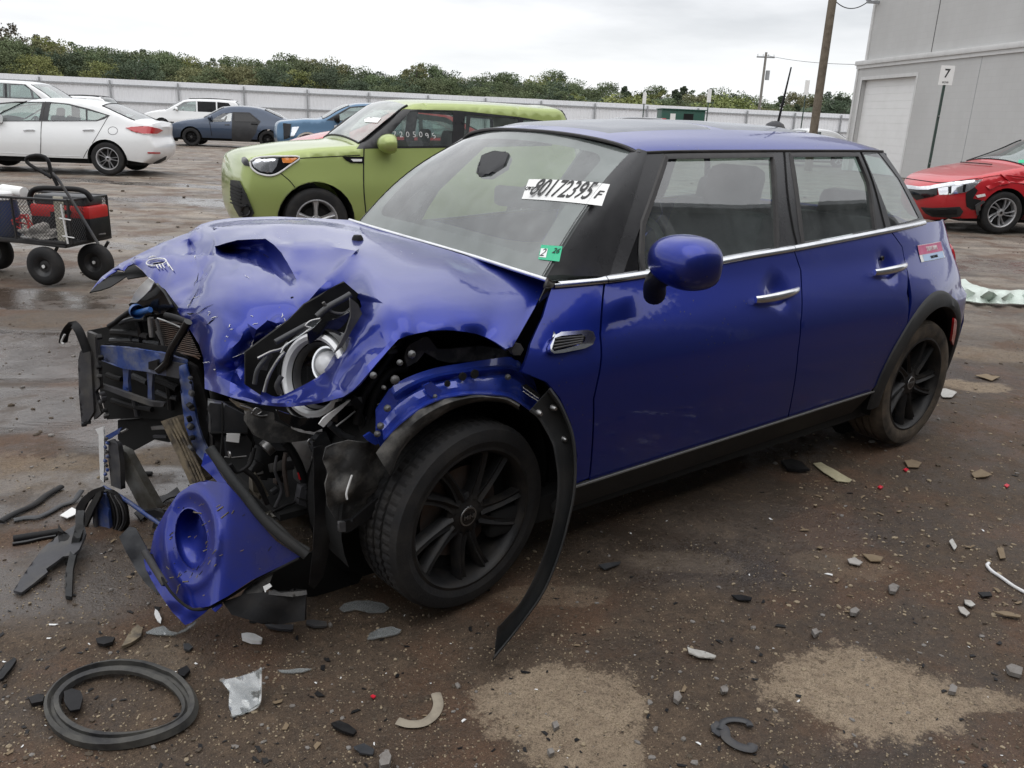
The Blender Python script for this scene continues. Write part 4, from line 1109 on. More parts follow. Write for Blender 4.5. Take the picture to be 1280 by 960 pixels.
sheet('carrier_end', [(196, 458), (216, 452), (232, 455), (234, 462), (224, 473), (202, 468)], lambda a, b, o=0: N(a, b, .02), MAT['greyp'], .006, .008, 5)
# left edge: grey grille surround standing on end
sheet('grille_surround', [(99.5, 450), (102, 439), (110, 431), (115, 440), (117, 480), (119, 514), (112, 526), (103.5, 528), (101, 500)], lambda a, b, o=0: N(a, b, .03+o), MAT['greyp'], .012, .006, 6)
sheet('surround_clip_rail', [(111, 414), (121, 418), (122, 445), (125.5, 456), (126, 470), (127, 482), (121, 489), (124, 500), (128.5, 516), (119.5, 524), (117, 500), (114, 470), (112, 440)], lambda a, b, o=0: N(a, b, .02+o), MAT['greyp'], .014, .006, 6)
for (a, b) in ((124, 421), (126, 447), (124, 470), (128, 492), (127, 502), (131, 513), (133, 520), (110, 527), (105, 530), (124, 459), (130, 498)):
    hb(box('clip', N(a, b, .03), (.018, .018, .012), MAT['black' if b % 2 else 'greyp'], None, Matrix.Rotation(b*.3, 3, 'X'), .003))
pipe('bent_strap', [(79, 428, 0), (81, 418, 0), (86, 409, 0), (92, 406, 0), (98, 412, 0), (104, 426, 0), (109, 440, 0)], lambda a, b, o=0: N(a, b, .05), .016, MAT['black'], None, 8, 4, .3, (.3, -.9, .1))
pipe('strap_end', [(81, 418), (78, 424), (77, 428), (80, 430)], lambda a, b, o=0: N(a, b, .06), .0035, MAT['white'])
sheet('white_trim_strip', [(120, 536), (130, 533), (131, 560), (130.5, 603), (126, 598), (124.5, 562), (124, 543)], lambda a, b, o=0: N(a, b, .05), MAT['white'], .006, .004, 6)
sheet('bumper_bracket', [(138, 550), (150, 554), (153, 580), (154, 611), (142, 606), (139, 578)], lambda a, b, o=0: N(a, b, .04), MAT['greyp'], .02, .01, 6)
sheet('torn_blue_tab', [(132, 545), (152, 534), (150, 541), (137, 549)], lambda a, b, o=0: N(a, b, .05), MAT['bluep'], .006, .004, 5)
pipe('bolt_stub', [(152, 540), (159, 536.5)], lambda a, b, o=0: N(a, b, .05), .004, MAT['steel'])
# ragged edge of clips running down the left side
for k in range(10):
    b = 548+5.6*k; hb(box('clip', N(133+1.5*math.sin(k*2.1), b, .055), (.012, .014, .010), MAT['bluep' if k % 3 else 'greyp'], None, Matrix.Rotation(k*.7, 3, 'Y'), .003))
MAT['alu'] = weather(mat('aluminium beam', (.30, .30, .29), .45, .85), (.36, .36, .34), .8, 9, (.12, .10, .07), (.35, .6), .3, 60, .4, .62)
o = sheet('crash_beam', [(151, 558), (162.5, 564), (182, 600), (202, 635), (181, 637), (167, 610), (154.5, 586)], lambda a, b, o=0: N(a, b, .0), MAT['alu'], .03, .003, 8)
MAT['mud'] = weather(mat('muddy steel', (.10, .08, .06), .8, .2), (.07, .06, .05), .95, 22, (.26, .21, .14), (.6, .9), .6, 50, .35, .6)
sheet('muddy_crush_can', [(206, 525), (225, 519), (243, 560), (262, 600), (242, 603), (226, 566)], lambda a, b, o=0: N(a, b, -.02+o), MAT['mud'], .035, .008, 7)
for k in range(4):
    pipe('crush_can_rib', [(208.5+4.2*k, 526-1.2*k), (228+4.1*k, 565-.5*k), (244+4*k, 601-.3*k)], lambda a, b, o=0: N(a, b, .0), .0045, MAT['mud'])
sheet('under_rail', [(190, 533), (207, 531.5), (208, 536), (191, 537)], lambda a, b, o=0: N(a, b, -.06), MAT['steel'], .01, 0, 6)
sheet('under_rail', [(192, 544), (208, 544), (209, 547), (193, 547)], lambda a, b, o=0: N(a, b, -.07), MAT['greyp'], .01, 0, 6)
# near-black sheet standing in for the darkness above the opening
sheet('dark_opening_filler', [(150, 524), (212, 519), (232, 540), (214, 552), (195, 548), (170, 562), (160, 560), (150, 548)], lambda a, b, o=0: N(a, b, -.12), MAT['void'], .02, .006, 9)
# torn purple-grey upright and blue strip running into the bumper corner
sheet('torn_upright', [(225, 458), (233, 455), (240, 478), (243, 505), (248, 530), (254, 548), (262, 566), (272, 588), (262, 585), (246, 566), (237, 545), (232, 530), (229, 505), (226, 480)], lambda a, b, o=0: N(a, b, .035+o), MAT['bluep'], .008, .016, 5, freq=22)
for k in range(9):
    b = 470+11*k; a = 236+.018*(b-470)**1.35*.45
    a += rnd.uniform(-3, 3); b += rnd.uniform(-4, 4); q_ = rnd.uniform(.5, 1.5)
    hb(box('torn_clip', N(a, b, .05), (.014*q_, .028*rnd.uniform(.4, 1.2), .011*q_), MAT['black' if k % 2 else 'greyp'], None, Matrix.Rotation(k*.9, 3, 'Y'), .004))
sheet('black_duct', [(236, 452), (246, 458), (256, 486), (262, 510), (262, 560), (254, 560), (246, 520), (240, 490)], lambda a, b, o=0: N(a, b, .0+o), MAT['black'], .012, .006, 7)
sheet('torn_blue_strip', [(256, 566), (262, 570), (278, 596), (300, 624), (322, 652), (316, 654), (290, 626), (270, 600), (252, 582)], lambda a, b, o=0: B(a, b, .01), MAT['blue_d'], .004, .006, 5)
# ---- bumper corner with the fog-lamp hole ---------------------------------------
fogc = (240, 673)
fog = [(fogc[0]+20*math.cos(R_(a))-5*math.sin(R_(a)), fogc[1]-40*math.sin(R_(a))*.93-3*math.cos(R_(a))) for a in range(0, 360, 15)]
MAT['blue_b'] = paint('muddy blue car paint', (.008, .025, .30), metal=.7, rough=.38, dirt=.8, drops=.9, low=1.6, dust=(.16, .13, .11))
def B2(a, b, o=0):
    xr = 283-(b-606)*.09; d = a-xr; q = math.sqrt(d*d+60)
    off = .045-(.0019*(q-d)/2+.00045*(q+d)/2)
    k = (a-fogc[0])**2/900+(b-fogc[1])**2/3000
    off += .010*math.exp(-(k-1.15)**2*9)*(1 if a < xr+8 else .2)
    return B(a, b, off+o)
BC = sheet('bumper_corner', [(241, 606), (252, 602), (262, 601), (284, 604), (300, 622), (320, 648), (345, 676), (375, 696), (350, 708), (315, 725), (285, 745), (262, 758), (243, 760), (228, 752), (212, 736), (198, 714), (189, 690), (194, 665), (208, 640), (224, 617)],
           B2, MAT['blue_b'], .006, .001, 4, holes=[fog], freq=4)
# raised lip and the tapering bucket of the fog-lamp hole
n = len(fog); rows = []
axis = (Vector((.75, .62, .12))).normalized()
fc = B2(fogc[0], fogc[1])
for k in range(n+1):
    p = fog[k % n]; q = B2(p[0], p[1]); row = []
    row += [B2(fogc[0]+(p[0]-fogc[0])*1.10, fogc[1]+(p[1]-fogc[1])*1.08, .001), B2(fogc[0]+(p[0]-fogc[0])*1.02, fogc[1]+(p[1]-fogc[1])*1.02, .006), q+axis*.004]
    for (s, dd) in ((.96, .02), (.90, .05), (.80, .08), (.66, .10), (0.0, .105)):
        row.append(fc+(q-fc)*s+axis*dd+Vector((0, 0, .010))*(dd/.1))
    rows.append(row)
o = grid_obj('fog_lamp_recess', rows, MAT['blue_b'], None, 0, 60); o.parent = BC
sheet('bumper_lower_lip', [(189, 690, -.05), (199, 715, -.04), (213, 738, -.02), (229, 754, -.01), (244, 762, 0), (262, 760, 0), (256, 766, 0), (240, 778, -.01), (232, 781, -.02), (216, 765, -.03), (196, 736, -.04), (183, 712, -.05), (180, 700, -.05)], B, MAT['blue_b'], .004, .004, 5)
pipe('bumper_seam', [(189, 693, -.04), (199, 716, -.03), (213, 739, -.01), (229, 755, 0), (243, 762, .01), (262, 759, .01), (290, 744, .01), (320, 725, .01), (352, 709, .01), (374, 698, .01)], B, .004, MAT['void'])
pipe('bumper_edge_moulding', [(262, 560, .05), (271, 573, .05), (291, 600, .05), (309, 622, .045), (327, 646, .04), (352, 670, .03), (383, 694, .01)], B, .014, MAT['clad'], None, 10)
pipe('bumper_edge_moulding', [(330, 645, .01), (350, 660, .01), (366, 676, .0), (386, 688, -.01)], B, .008, MAT['clad'], None, 10)
sheet('bumper_tab', [(266, 752), (276, 750), (278, 757), (270, 765), (265, 761)], B, MAT['blue_b'], .008, .002, 4)
for (a, b, l, an) in ((275, 636, 9, 35), (281, 644, 12, 40), (291, 640, 5, 60), (268, 690, 7, 50), (262, 703, 6, 60), (215, 722, 5, 10), (222, 738, 8, 70), (247, 641, 10, -10), (210, 710, 5, -40), (232, 727, 7, 5), (231, 757, 4, 0), (224, 732, 5, 45)):
    pipe('scratch', [(a-l/2*math.cos(R_(an)), b+l/2*math.sin(R_(an)), .0), (a+l/2*math.cos(R_(an)), b-l/2*math.sin(R_(an)), .0)], lambda q, r, o=0: B2(q, r, .0045), .0020, MAT['mud'], BC, 5, 1)
r7 = random.Random(21)
for k in range(44):
    if k < 24: an = r7.random()*6.28; q = r7.uniform(1.05, 1.45); a = fogc[0]+20*q*math.cos(an)-3; b = fogc[1]-37*q*math.sin(an)
    else: a = r7.uniform(215, 340); b = r7.uniform(625, 745)
    if not inpoly((a, b), [(p[0], p[1]) for p in ((246, 612), (262, 606), (284, 610), (320, 652), (360, 690), (315, 718), (285, 738), (250, 752), (214, 734), (194, 690), (210, 642))]): continue
    l = r7.uniform(1.5, 7); an = R_(r7.uniform(20, 70)); m_ = r7.choice(['mud', 'mud', 'rust', 'black'])
    pipe('mud_fleck', [(a-l/2*math.cos(an), b+l/2*math.sin(an)), (a+r7.uniform(-1, 1), b), (a+l/2*math.cos(an), b-l/2*math.sin(an))], lambda q, r, o=0: B2(q, r, .0042), r7.uniform(.0008, .0018), MAT[m_], BC, 4, 1)
# ---- headlamp ----------------------------------------------------------------------
hn = Vector((-.90, -.34, .27)).normalized(); hc = U(393, 469, y=-.50)
hx = Vector((0, 0, 1)).cross(hn).normalized(); hy = hn.cross(hx)
HM = Matrix(((hx.x, hy.x, hn.x, hc.x), (hx.y, hy.y, hn.y, hc.y), (hx.z, hy.z, hn.z, hc.z), (0, 0, 0, 1)))
bm = bmesh.new(); lathe(bm, [(.136, -.10), (.140, .0), (.134, .012), (.129, .006), (.112, -.045), (.06, -.085), (0, -.09)], 48, 'Z')
HL = bmo('headlamp', bm, MAT['gloss']); HL.matrix_world = HM; hb(HL)
MAT['drl'] = mat('white light guide', (.80, .81, .82), .18, 0, Coat_Weight=1.0)
bm = bmesh.new(); lathe(bm, [(.099, -.012), (.101, .008), (.110, .014), (.120, .008), (.122, -.012)], 56, 'Z', closed=True); o = bmo('light_ring', bm, MAT['drl']); o.parent = HL
bm = bmesh.new(); lathe(bm, [(.086, -.035), (.088, -.02), (.095, -.012), (.097, -.03)], 48, 'Z', closed=True); o = bmo('lamp_bezel', bm, MAT['greyp']); o.parent = HL
bm = bmesh.new(); lathe(bm, [(0, .010), (.02, .008), (.034, -.004), (.040, -.022), (.040, -.05)], 32, 'Z'); o = bmo('projector_lens', bm, MAT['drl']); o.parent = HL; o.location = (.012, .035, -.012)
bm = bmesh.new(); lathe(bm, [(.041, -.03), (.046, -.012), (.052, -.012), (.054, -.04)], 32, 'Z', closed=True); o = bmo('projector_ring', bm, MAT['bulb']); o.parent = HL; o.location = (.012, .035, -.012)
bm = bmesh.new(); lathe(bm, [(0, 0), (.022, -.004), (.030, -.018), (.032, -.04)], 24, 'Z'); o = bmo('indicator_lens', bm, MAT['bulb']); o.parent = HL; o.location = (-.03, -.055, -.03)
sheet('lens_shard', [(350, 442, 0), (357, 431, .01), (374, 421, .02), (392, 409, .01), (402, 399, 0), (396, 398, 0), (386, 402, 0), (380, 408, 0), (386, 411, 0), (366, 424, 0)], lambda a, b, o=0: U(a, b, y=-.58-o), MAT['hglass'], .003, .003, 5)
for (pp, rr_, mm, nn) in (([(318, 480), (322, 462), (334, 446)], .007, 'greyd', 'lamp_strut'), ([(330, 490), (336, 470), (346, 452), (356, 440)], .005, 'steel', 'lamp_strut'), ([(344, 428), (362, 418), (384, 406)], .009, 'greyd', 'lamp_frame'), ([(396, 396), (410, 384), (428, 374), (438, 368)], .010, 'greyd', 'lamp_frame'), ([(352, 470), (346, 482), (350, 492)], .008, 'greyp', 'lamp_strut'), ([(322, 448), (338, 440), (352, 436), (360, 428)], .004, 'steel', 'lamp_wire'), ([(404, 378), (414, 390), (430, 392), (440, 384)], .005, 'greyp', 'lamp_wire')):
    pipe(nn, pp, lambda a, b, o=0: U(a, b, y=-.46), rr_, MAT[mm])
pipe('shard_edge', [(351, 441), (357, 431.5), (372, 422), (386, 412), (389, 410), (382, 407), (388, 401), (400, 398)], lambda a, b, o=0: U(a, b, y=-.585), .0018, MAT['white'])
sheet('lamp_shroud', [(437, 372, 0), (447, 380, 0), (452, 392, 0), (441, 410, 0), (428, 432, 0), (418, 441, 0), (432, 414, 0), (438, 395, 0)], lambda a, b, o=0: U(a, b, y=-.60), MAT['greyp'], .006, .006, 5)
sheet('lamp_bracket', [(386, 430, 0), (402, 418, 0), (424, 410, 0), (432, 402, 0), (438, 388, 0), (420, 398, 0), (400, 404, 0), (384, 414, 0)], lambda a, b, o=0: U(a, b, y=-.50), MAT['gloss'], .01, .01, 5)
sheet('reflector_bit', [(325, 462, 0), (331, 447, 0), (338, 438, 0), (341, 445, 0), (336, 453, 0), (333, 463, 0)], lambda a, b, o=0: U(a, b, y=-.44), MAT['greyp'], .006, .006, 4)
sheet('lamp_cavity', [(306, 440), (360, 400), (380, 380), (430, 352), (462, 380), (450, 440), (410, 500), (340, 504), (306, 480)], lambda a, b, o=0: U(a, b, y=-.36), MAT['void'], .01, .01, 12)
sheet('clear_lens_sliver', [(398, 530), (404, 522), (418, 512), (433, 502), (438, 500), (428, 510), (416, 521), (404, 534)], lambda a, b, o=0: U(a, b, y=-.66), MAT['white'], .004, .004, 4)
sheet('lens_skirt', [(345, 512), (375, 522), (400, 522), (430, 504), (448, 494), (440, 512), (420, 528), (392, 540), (366, 534), (350, 524)], lambda a, b, o=0: U(a, b, y=-.60), MAT['gloss'], .006, .008, 6)
pipe('sliver', [(420, 533), (432, 524), (444, 514)], lambda a, b, o=0: U(a, b, y=-.65), .003, MAT['steel'], None, 5)
# ---- stuff under the bonnet edge, left of the wheel ---------------------------------
Q = lambda y: (lambda a, b, o=0: U(a, b, y=y-o))
sheet('control_box', [(262, 500), (280, 503), (309, 519), (312, 540), (313, 562), (300, 571), (277, 570), (264, 560)], Q(-.33), MAT['greyp2'] if 'greyp2' in MAT else MAT['black'], .03, .003, 9)
sheet('control_box_lid', [(279, 504), (308, 519), (308, 541), (279, 541)], Q(-.36), MAT['greyd'], .02, .002, 9)
sheet('control_box_side', [(261, 502), (277, 504), (277, 541), (262, 541)], Q(-.355), MAT['greyd'], .02, .002, 9)
sheet('control_box_foot', [(279, 543), (307, 543), (313, 552), (309, 570), (282, 570)], Q(-.35), MAT['greyd'], .03, .003, 9)
sheet('paper_label', [(283.5, 541.5), (300, 542), (298.5, 553.5), (282.5, 551.5)], Q(-.385), MAT['paper'], .001, 0, 5)
pipe('box_seam', [(278, 503), (278, 540), (276, 568)], Q(-.375), .003, MAT['void'])
pipe('box_seam', [(262, 541), (308, 541)], Q(-.375), .003, MAT['void'], None, 6, 1)
pipe('screw_head', [(286, 568), (287.5, 567.6)], Q(-.40), .010, MAT['steel'], None, 10, 1)
pipe('bracket_wire', [(281, 571), (290, 572), (308, 570)], Q(-.40), .002, MAT['steel'])
sheet('grey_duct', [(307, 513), (322, 512), (342, 516), (342, 526), (356, 532), (374, 540), (396, 545), (386, 549), (352, 552), (336, 552), (318, 544), (308, 530)], Q(-.42), MAT['liner'], .02, .012, 7)
sheet('torn_bracket', [(286, 498), (304, 505), (322, 513), (312, 516), (296, 508)], Q(-.42), MAT['mud'], .006, .008, 5)
pipe('torn_wire', [(300, 507), (312, 511), (318, 518), (326, 520), (334, 519)], Q(-.43), .0025, MAT['steel'])
pipe('torn_wire', [(314, 517), (320, 510), (327, 514), (322, 518)], Q(-.43), .0020, MAT['steel'])
pipe('alternator', [(331, 562), (338, 556)], Q(-.36), .025, MAT['steel'], None, 16, 1)
pipe('alternator_body', [(330, 590), (338, 556)], Q(-.28), .055, MAT['black'], None, 20, 1)
MAT['tanp'] = weather(mat('dirty oil filter housing', (.16, .14, .10), .6), (.12, .105, .08), .8, 16, (.05, .045, .035), (.5, .8))
sheet('filter_housing', [(313, 596), (319, 590), (328, 603), (334, 618), (322, 623), (314, 612)], Q(-.36), MAT['tanp'], .03, .008, 5)
for pts, r, m_ in (([(356, 552), (366, 566), (374, 582), (380, 600), (381, 612)], .013, 'black'), ([(357, 566), (355, 582), (357, 600), (360, 620)], .007, 'rust'), ([(384, 606), (386, 590), (392, 582), (398, 592), (392, 604), (388, 612)], .004, 'black'), ([(396, 598), (398, 584), (406, 574), (412, 560)], .006, 'greyp'), ([(402, 560), (396, 600), (396, 640)], .010, 'black'), ([(372, 575), (376, 598)], .008, 'red_lens'), ([(340, 640), (356, 632), (370, 626), (376, 614)], .006, 'black'), ([(304, 586), (320, 600), (334, 630)], .008, 'black'), ([(318, 560), (312, 580), (296, 590), (288, 580)], .006, 'black'), ([(346, 570), (344, 590), (352, 612), (344, 634)], .005, 'greyp')):
    pipe('wiring_loom' if r < .01 else 'coolant_pipe', pts, Q(-.42), r, MAT[m_])
for k in range(26):   # small castings, plugs and clamps in the dark
    a = rnd.uniform(268, 398); b = rnd.uniform(575, 642)
    if a+0.0 < 262+(b-560)*.85+12: continue
    s = rnd.uniform(.012, .035)
    hb(box('engine_fitting', U(a, b, y=rnd.uniform(-.36, -.26)), (s*1.4, s, s), MAT[rnd.choice(['black', 'greyp', 'greyd', 'rust', 'steel'])], None, Matrix.Rotation(rnd.uniform(0, 3), 3, 'XYZ'[k % 3]), .003))
o = sheet('wiring_connector', [(374, 607), (389, 611), (384, 632), (370, 628)], Q(-.46), MAT['greyp'], .03, .002, 6)
pipe('connector_band', [(371, 622), (386, 626)], Q(-.48), .002, MAT['void'], o, 4, 1)
sheet('relay_box', [(387, 553), (398, 541), (408, 544), (412, 552), (400, 566), (391, 566)], Q(-.52), MAT['greyd'], .03, .01, 5)
pipe('relay_wire', [(388, 556), (385, 552), (388, 549), (393, 551)], Q(-.55), .003, MAT['steel'])
sheet('subframe_bar', [(329, 645), (358, 640), (391, 638), (391, 656), (356, 658), (336, 650)], Q(-.40), MAT['alu'], .03, .006, 7)
sheet('subframe_bar', [(335, 650), (346, 648), (348, 658), (342, 664)], Q(-.42), MAT['steel'], .02, .004, 5)
sheet('hanging_liner', [(391, 560), (404, 556), (408, 600), (409, 640), (413, 658), (410, 690), (404, 720), (392, 736), (386, 731), (391, 690), (393, 640)], Q(-.60), MAT['black'], .006, .02, 8)
sheet('lower_valance', [(280, 752, .02), (310, 742, .02), (336, 740, .02), (383, 738, 0), (382, 775, 0), (352, 779, 0), (321, 776, .02), (291, 768, .02)], lambda a, b, o=0: B(a, b, -.03+o), MAT['black'], .02, .01, 7)
sheet('valance_lip', [(336, 738), (352, 741), (383, 738), (384, 743), (366, 746), (336, 743)], lambda a, b, o=0: B(a, b, .0), MAT['greyp'], .006, .003, 5)
sheet('torn_ducting', [(302, 744), (316, 728), (334, 716), (342, 716), (336, 732), (322, 748), (312, 752)], lambda a, b, o=0: B(a, b, -.02), MAT['liner'], .01, .012, 5)
sheet('white_clip', [(329, 733), (337, 729), (340, 733), (333, 738), (332, 742)], lambda a, b, o=0: B(a, b, .0), MAT['white'], .004, .003, 4)
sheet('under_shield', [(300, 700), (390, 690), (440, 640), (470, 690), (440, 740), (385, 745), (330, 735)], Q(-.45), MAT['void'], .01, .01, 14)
MAT['blue_wing'] = weather(mat('blue inner wing', (.02, .045, .36), .35, .2, Coat_Weight=1.0), (.02, .05, .38), .5, 10, (.03, .03, .05), (.25, .5), .1)
MAT['boltm'] = weather(mat('dull bolt', (.12, .12, .12), .5, .6), (.14, .14, .14), .6, 30, (.05, .04, .04), (.4, .7), 0)
# ---- inner wing rail, liner, wheel well ------------------------------------------------
SN = [((476, 506), (479, 549)), ((488, 485), (502, 527)), ((510, 471), (530, 507)), ((542, 460), (555, 497)), ((575, 454), (583, 492.5)), ((609, 449), (611, 492.5)), ((640, 446), (640, 497)), ((655, 458), (664, 513)), ((668, 476), (684, 525))]
prof = [(0, -.66), (.01, -.70), (.20, -.715), (.24, -.735), (.30, -.750), (.38, -.735), (.46, -.732), (.54, -.755), (.75, -.768), (.90, -.770), (.96, -.79), (1.0, -.80)]
top = smooth_path([Vector((a[0], a[1], 0)) for a, b in SN], 5); bot = smooth_path([Vector((b[0], b[1], 0)) for a, b in SN], 5)
rows = []
for i, (a, b) in enumerate(zip(top, bot)):
    row = []
    for t, y in prof:
        q = a.lerp(b, t); w = .006*math.sin(i*.9)*(1 if t > .4 else .3); 
        row.append(U(q.x, q.y, y=y+w))
    rows.append(row)
IW = hb(grid_obj('inner_wing', rows, MAT['blue_wing'] if 'blue_wing' in MAT else MAT['blue'], None, .004, 35))
sheet('wing_front_gusset', [(470, 512), (487, 486), (494, 500), (503, 525), (480, 552), (476, 558), (470, 545)], Q(-.745), MAT['blue_wing'], .005, .008, 5)
sheet('wing_blue_tab', [(454, 545), (462, 540), (472, 545), (478, 552), (468, 556), (458, 550)], Q(-.74), MAT['blue_wing'], .006, .006, 4)
for (a, b, r) in ((514, 442.5, 4.2), (499, 453, 3.2), (493, 474.5, 5), (483.6, 510, 4), (475, 532, 3.8), (471, 542, 3.5), (466, 469, 3.6), (634, 471, 3.6), (542.5, 495, 2.8), (479, 484, 2.2)):
    p = U(a, b, y=-.775); d = (p-CAM).normalized(); q = p+Vector((0, -.012, 0))
    hb(tube('wing_bolt', [p, p+Vector((0, -.006, 0)), q], [r*.0026, r*.0026, r*.0014], MAT['boltm'], None, 8, 1))
for (a, b, r) in ((579, 471, 4), (594, 468, 4.5), (618, 484, 3), (560, 480, 3)):
    p = U(a, b, y=-.772); hb(tube('bolt_hole', [p, p+Vector((0, .006, 0))], r*.003, MAT['void'], None, 10, 1))
sheet('wing_clip_plate', [(529, 482), (538, 477), (552, 488), (548, 498), (540, 497), (534, 492)], Q(-.778), MAT['blue_wing'], .004, .003, 4)
sheet('strut_tower_ledge', [(505, 447), (512, 430), (530, 420), (536, 422), (546, 436), (556, 436), (600, 432), (632, 437), (640, 446), (600, 450), (560, 453), (547, 450), (530, 440), (520, 452), (508, 458)], Q(-.66), MAT['liner'], .01, .01, 7)
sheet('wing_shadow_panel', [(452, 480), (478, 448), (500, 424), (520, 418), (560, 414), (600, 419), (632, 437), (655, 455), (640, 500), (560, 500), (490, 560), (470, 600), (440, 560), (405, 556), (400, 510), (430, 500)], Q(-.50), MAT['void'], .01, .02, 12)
for pts, r, m_ in (([(500, 425), (490, 440), (478, 458), (466, 476), (452, 500), (446, 530)], .012, 'black'), ([(508, 460), (492, 462), (482, 470), (470, 490), (462, 520), (458, 545)], .014, 'black'), ([(440, 500), (450, 520), (452, 545), (440, 552)], .010, 'black'), ([(412, 530), (430, 545), (450, 550), (470, 548)], .010, 'greyd'), ([(474, 505), (464, 512), (455, 530), (460, 545)], .006, 'gloss')):
    pipe('wing_harness', pts, Q(-.62), r, MAT[m_])
for k in range(22):
    t = k/22; a = 500-90*t+rnd.uniform(-12, 14); b = 432+105*t+rnd.uniform(-10, 14)
    if b < 492 and a < 440: continue
    s = rnd.uniform(.010, .03); hb(box('torn_fitting', U(a, b, y=rnd.uniform(-.64, -.56)), (s*1.6, s*.7, s), MAT[rnd.choice(['black', 'gloss', 'greyd', 'black'])], None, Matrix.Rotation(rnd.uniform(0, 3), 3, 'XYZ'[k % 3]), .003))
sheet('wing_label', [(653, 482), (658, 480), (676, 494), (673, 499)], Q(-.812), MAT['void'], .001, 0, 4)
for dy in (0, 4.5):
    pipe('label_print', [(654, 484.5+dy), (663, 491+dy), (673, 498+dy*.8)], Q(-.816), .0012, MAT['white'], None, 4, 1)
# gap panel between bonnet and scuttle (dark, with its black pod)
sheet('wing_gap_panel', [(684, 354), (690, 358), (677, 396), (662, 430), (652, 460), (640, 446), (644, 432), (668, 388)], Q(-.70), MAT['gloss'], .004, .004, 6)
sheet('hinge_cover', [(684, 349), (693, 353), (690, 359), (680, 360)], Q(-.735), MAT['greyp'], .01, .002, 4)
sheet('bonnet_stop', [(637, 438), (641, 429), (648, 429), (652, 436), (648, 443), (640, 443)], Q(-.77), MAT['greyp'], .02, .006, 4)
# arch edge liner and mottled front liner
lo = [(470, 566), (476, 558), (484, 548), (502, 528), (530, 508.5), (555, 499), (583, 494), (611, 494), (633, 497), (650, 505)]
li = [(486, 592), (490, 584), (493, 574), (505, 554), (528, 532), (560, 511), (588, 501), (611, 499), (632, 502), (648, 511)]
rows = [[U(a, b, y=-.795), U((a+c)/2, (b+d)/2, y=-.81), U(c, d, y=-.80), U(c+2, d+3, y=-.74)] for (a, b), (c, d) in zip([(v.x, v.y) for v in smooth_path([Vector((p[0], p[1], 0)) for p in lo], 3)], [(v.x, v.y) for v in smooth_path([Vector((p[0], p[1], 0)) for p in li], 3)])]
hb(grid_obj('arch_liner_edge', rows, MAT['liner'], None, .003, 60))
fhc = (fh.x+.0, .335) if 'fh' in globals() else (-.01, .335)
rows = []
for i in range(31):
    a = R_(200-230*i/30); x = fhc[0]+.37*math.cos(a); z = fhc[1]+.365*math.sin(a)
    if z < .02: z = .02
    rows.append([(x, -.70, z), (x, -.6, z), (x, -.48, z)])
hb(grid_obj('wheel_well', rows, MAT['void'], None, 0, 60))
rows = [[(fhc[0]+r*math.cos(R_(a)), -.479, max(.02, fhc[1]+r*math.sin(R_(a)))) for r in (.02, .375)] for a in range(0, 361, 15)]
hb(grid_obj('wheel_well', rows, MAT['void'], None, 0, 60))
sheet('splash_liner', [(407, 559, 0), (416, 555, .01), (435, 550, .02), (456, 553, .02), (474, 548, 0), (480, 566, 0), (484, 584, 0), (489, 608, -.02), (470, 626, -.02), (450, 645, -.03), (433, 658, -.04), (420, 650, -.03), (409, 632, -.02), (406, 605, 0), (410, 590, .01), (403, 575, 0)],
      Q(-.70), MAT['liner'], .004, .016, 5, inner=[(440, 580, .03), (430, 610, .03), (455, 600, .01), (420, 570, .02)], freq=14)
sheet('splash_liner_foot', [(489, 606), (491, 612), (470, 640), (437, 664), (427, 666), (424, 652), (440, 648)], Q(-.72), MAT['black'], .01, .006, 5)
sheet('liner_clip', [(423, 652), (431, 652), (431, 664), (423, 664)], Q(-.735), MAT['greyp'], .01, .002, 4)
pipe('liner_wire', [(440, 594), (436, 606), (433, 617), (434, 624)], Q(-.76), .003, MAT['white'])
# ---- hanging wheel-arch flare ---------------------------------------------------------
fo = [(688, 485), (700, 502), (709, 521), (716, 540), (719.5, 560), (720.5, 592), (718, 622), (712, 650), (703, 684), (690, 720), (676, 748), (658, 773), (638, 799), (617, 825)]
fi = [(662, 514), (672, 522), (681, 536), (688, 549), (692.5, 562), (697, 592), (697, 612), (695, 634), (688, 668), (675, 706), (662, 734), (648, 757), (636, 770), (623, 784)]
A = smooth_path([Vector((p[0], p[1], 0)) for p in fo], 3); Bq = smooth_path([Vector((p[0], p[1], 0)) for p in fi], 3)
rows = []
for i, (a, b) in enumerate(zip(A, Bq)):
    t = i/(len(A)-1); y = -.868-.20*t**1.6; row = []
    for s, dy in ((-.02, .012), (0, -.012), (.05, -.020), (.12, -.016), (.16, .006), (.5, .010), (.85, .008), (.93, -.008), (1.0, -.008), (1.03, .01)):
        q = a.lerp(b, s); row.append(U(q.x, q.y, y=y+dy))
    rows.append(row)
FL = hb(grid_obj('hanging_arch_flare', rows, MAT['clad'], None, .003, 40)); FL['label'] = 'black wheel arch flare hanging loose down to the ground'
for (a, b, yy) in ((672, 515.5, -.87), (690, 509, -.87), (703, 548, -.875), (700.5, 615, -.89)):
    p = U(a, b, y=yy); o = tube('flare_screw', [p, p+Vector((0, -.008, 0)), p+Vector((0, -.018, 0))], [.010, .010, .005], MAT['steel'], None, 8, 1); o.parent = FL
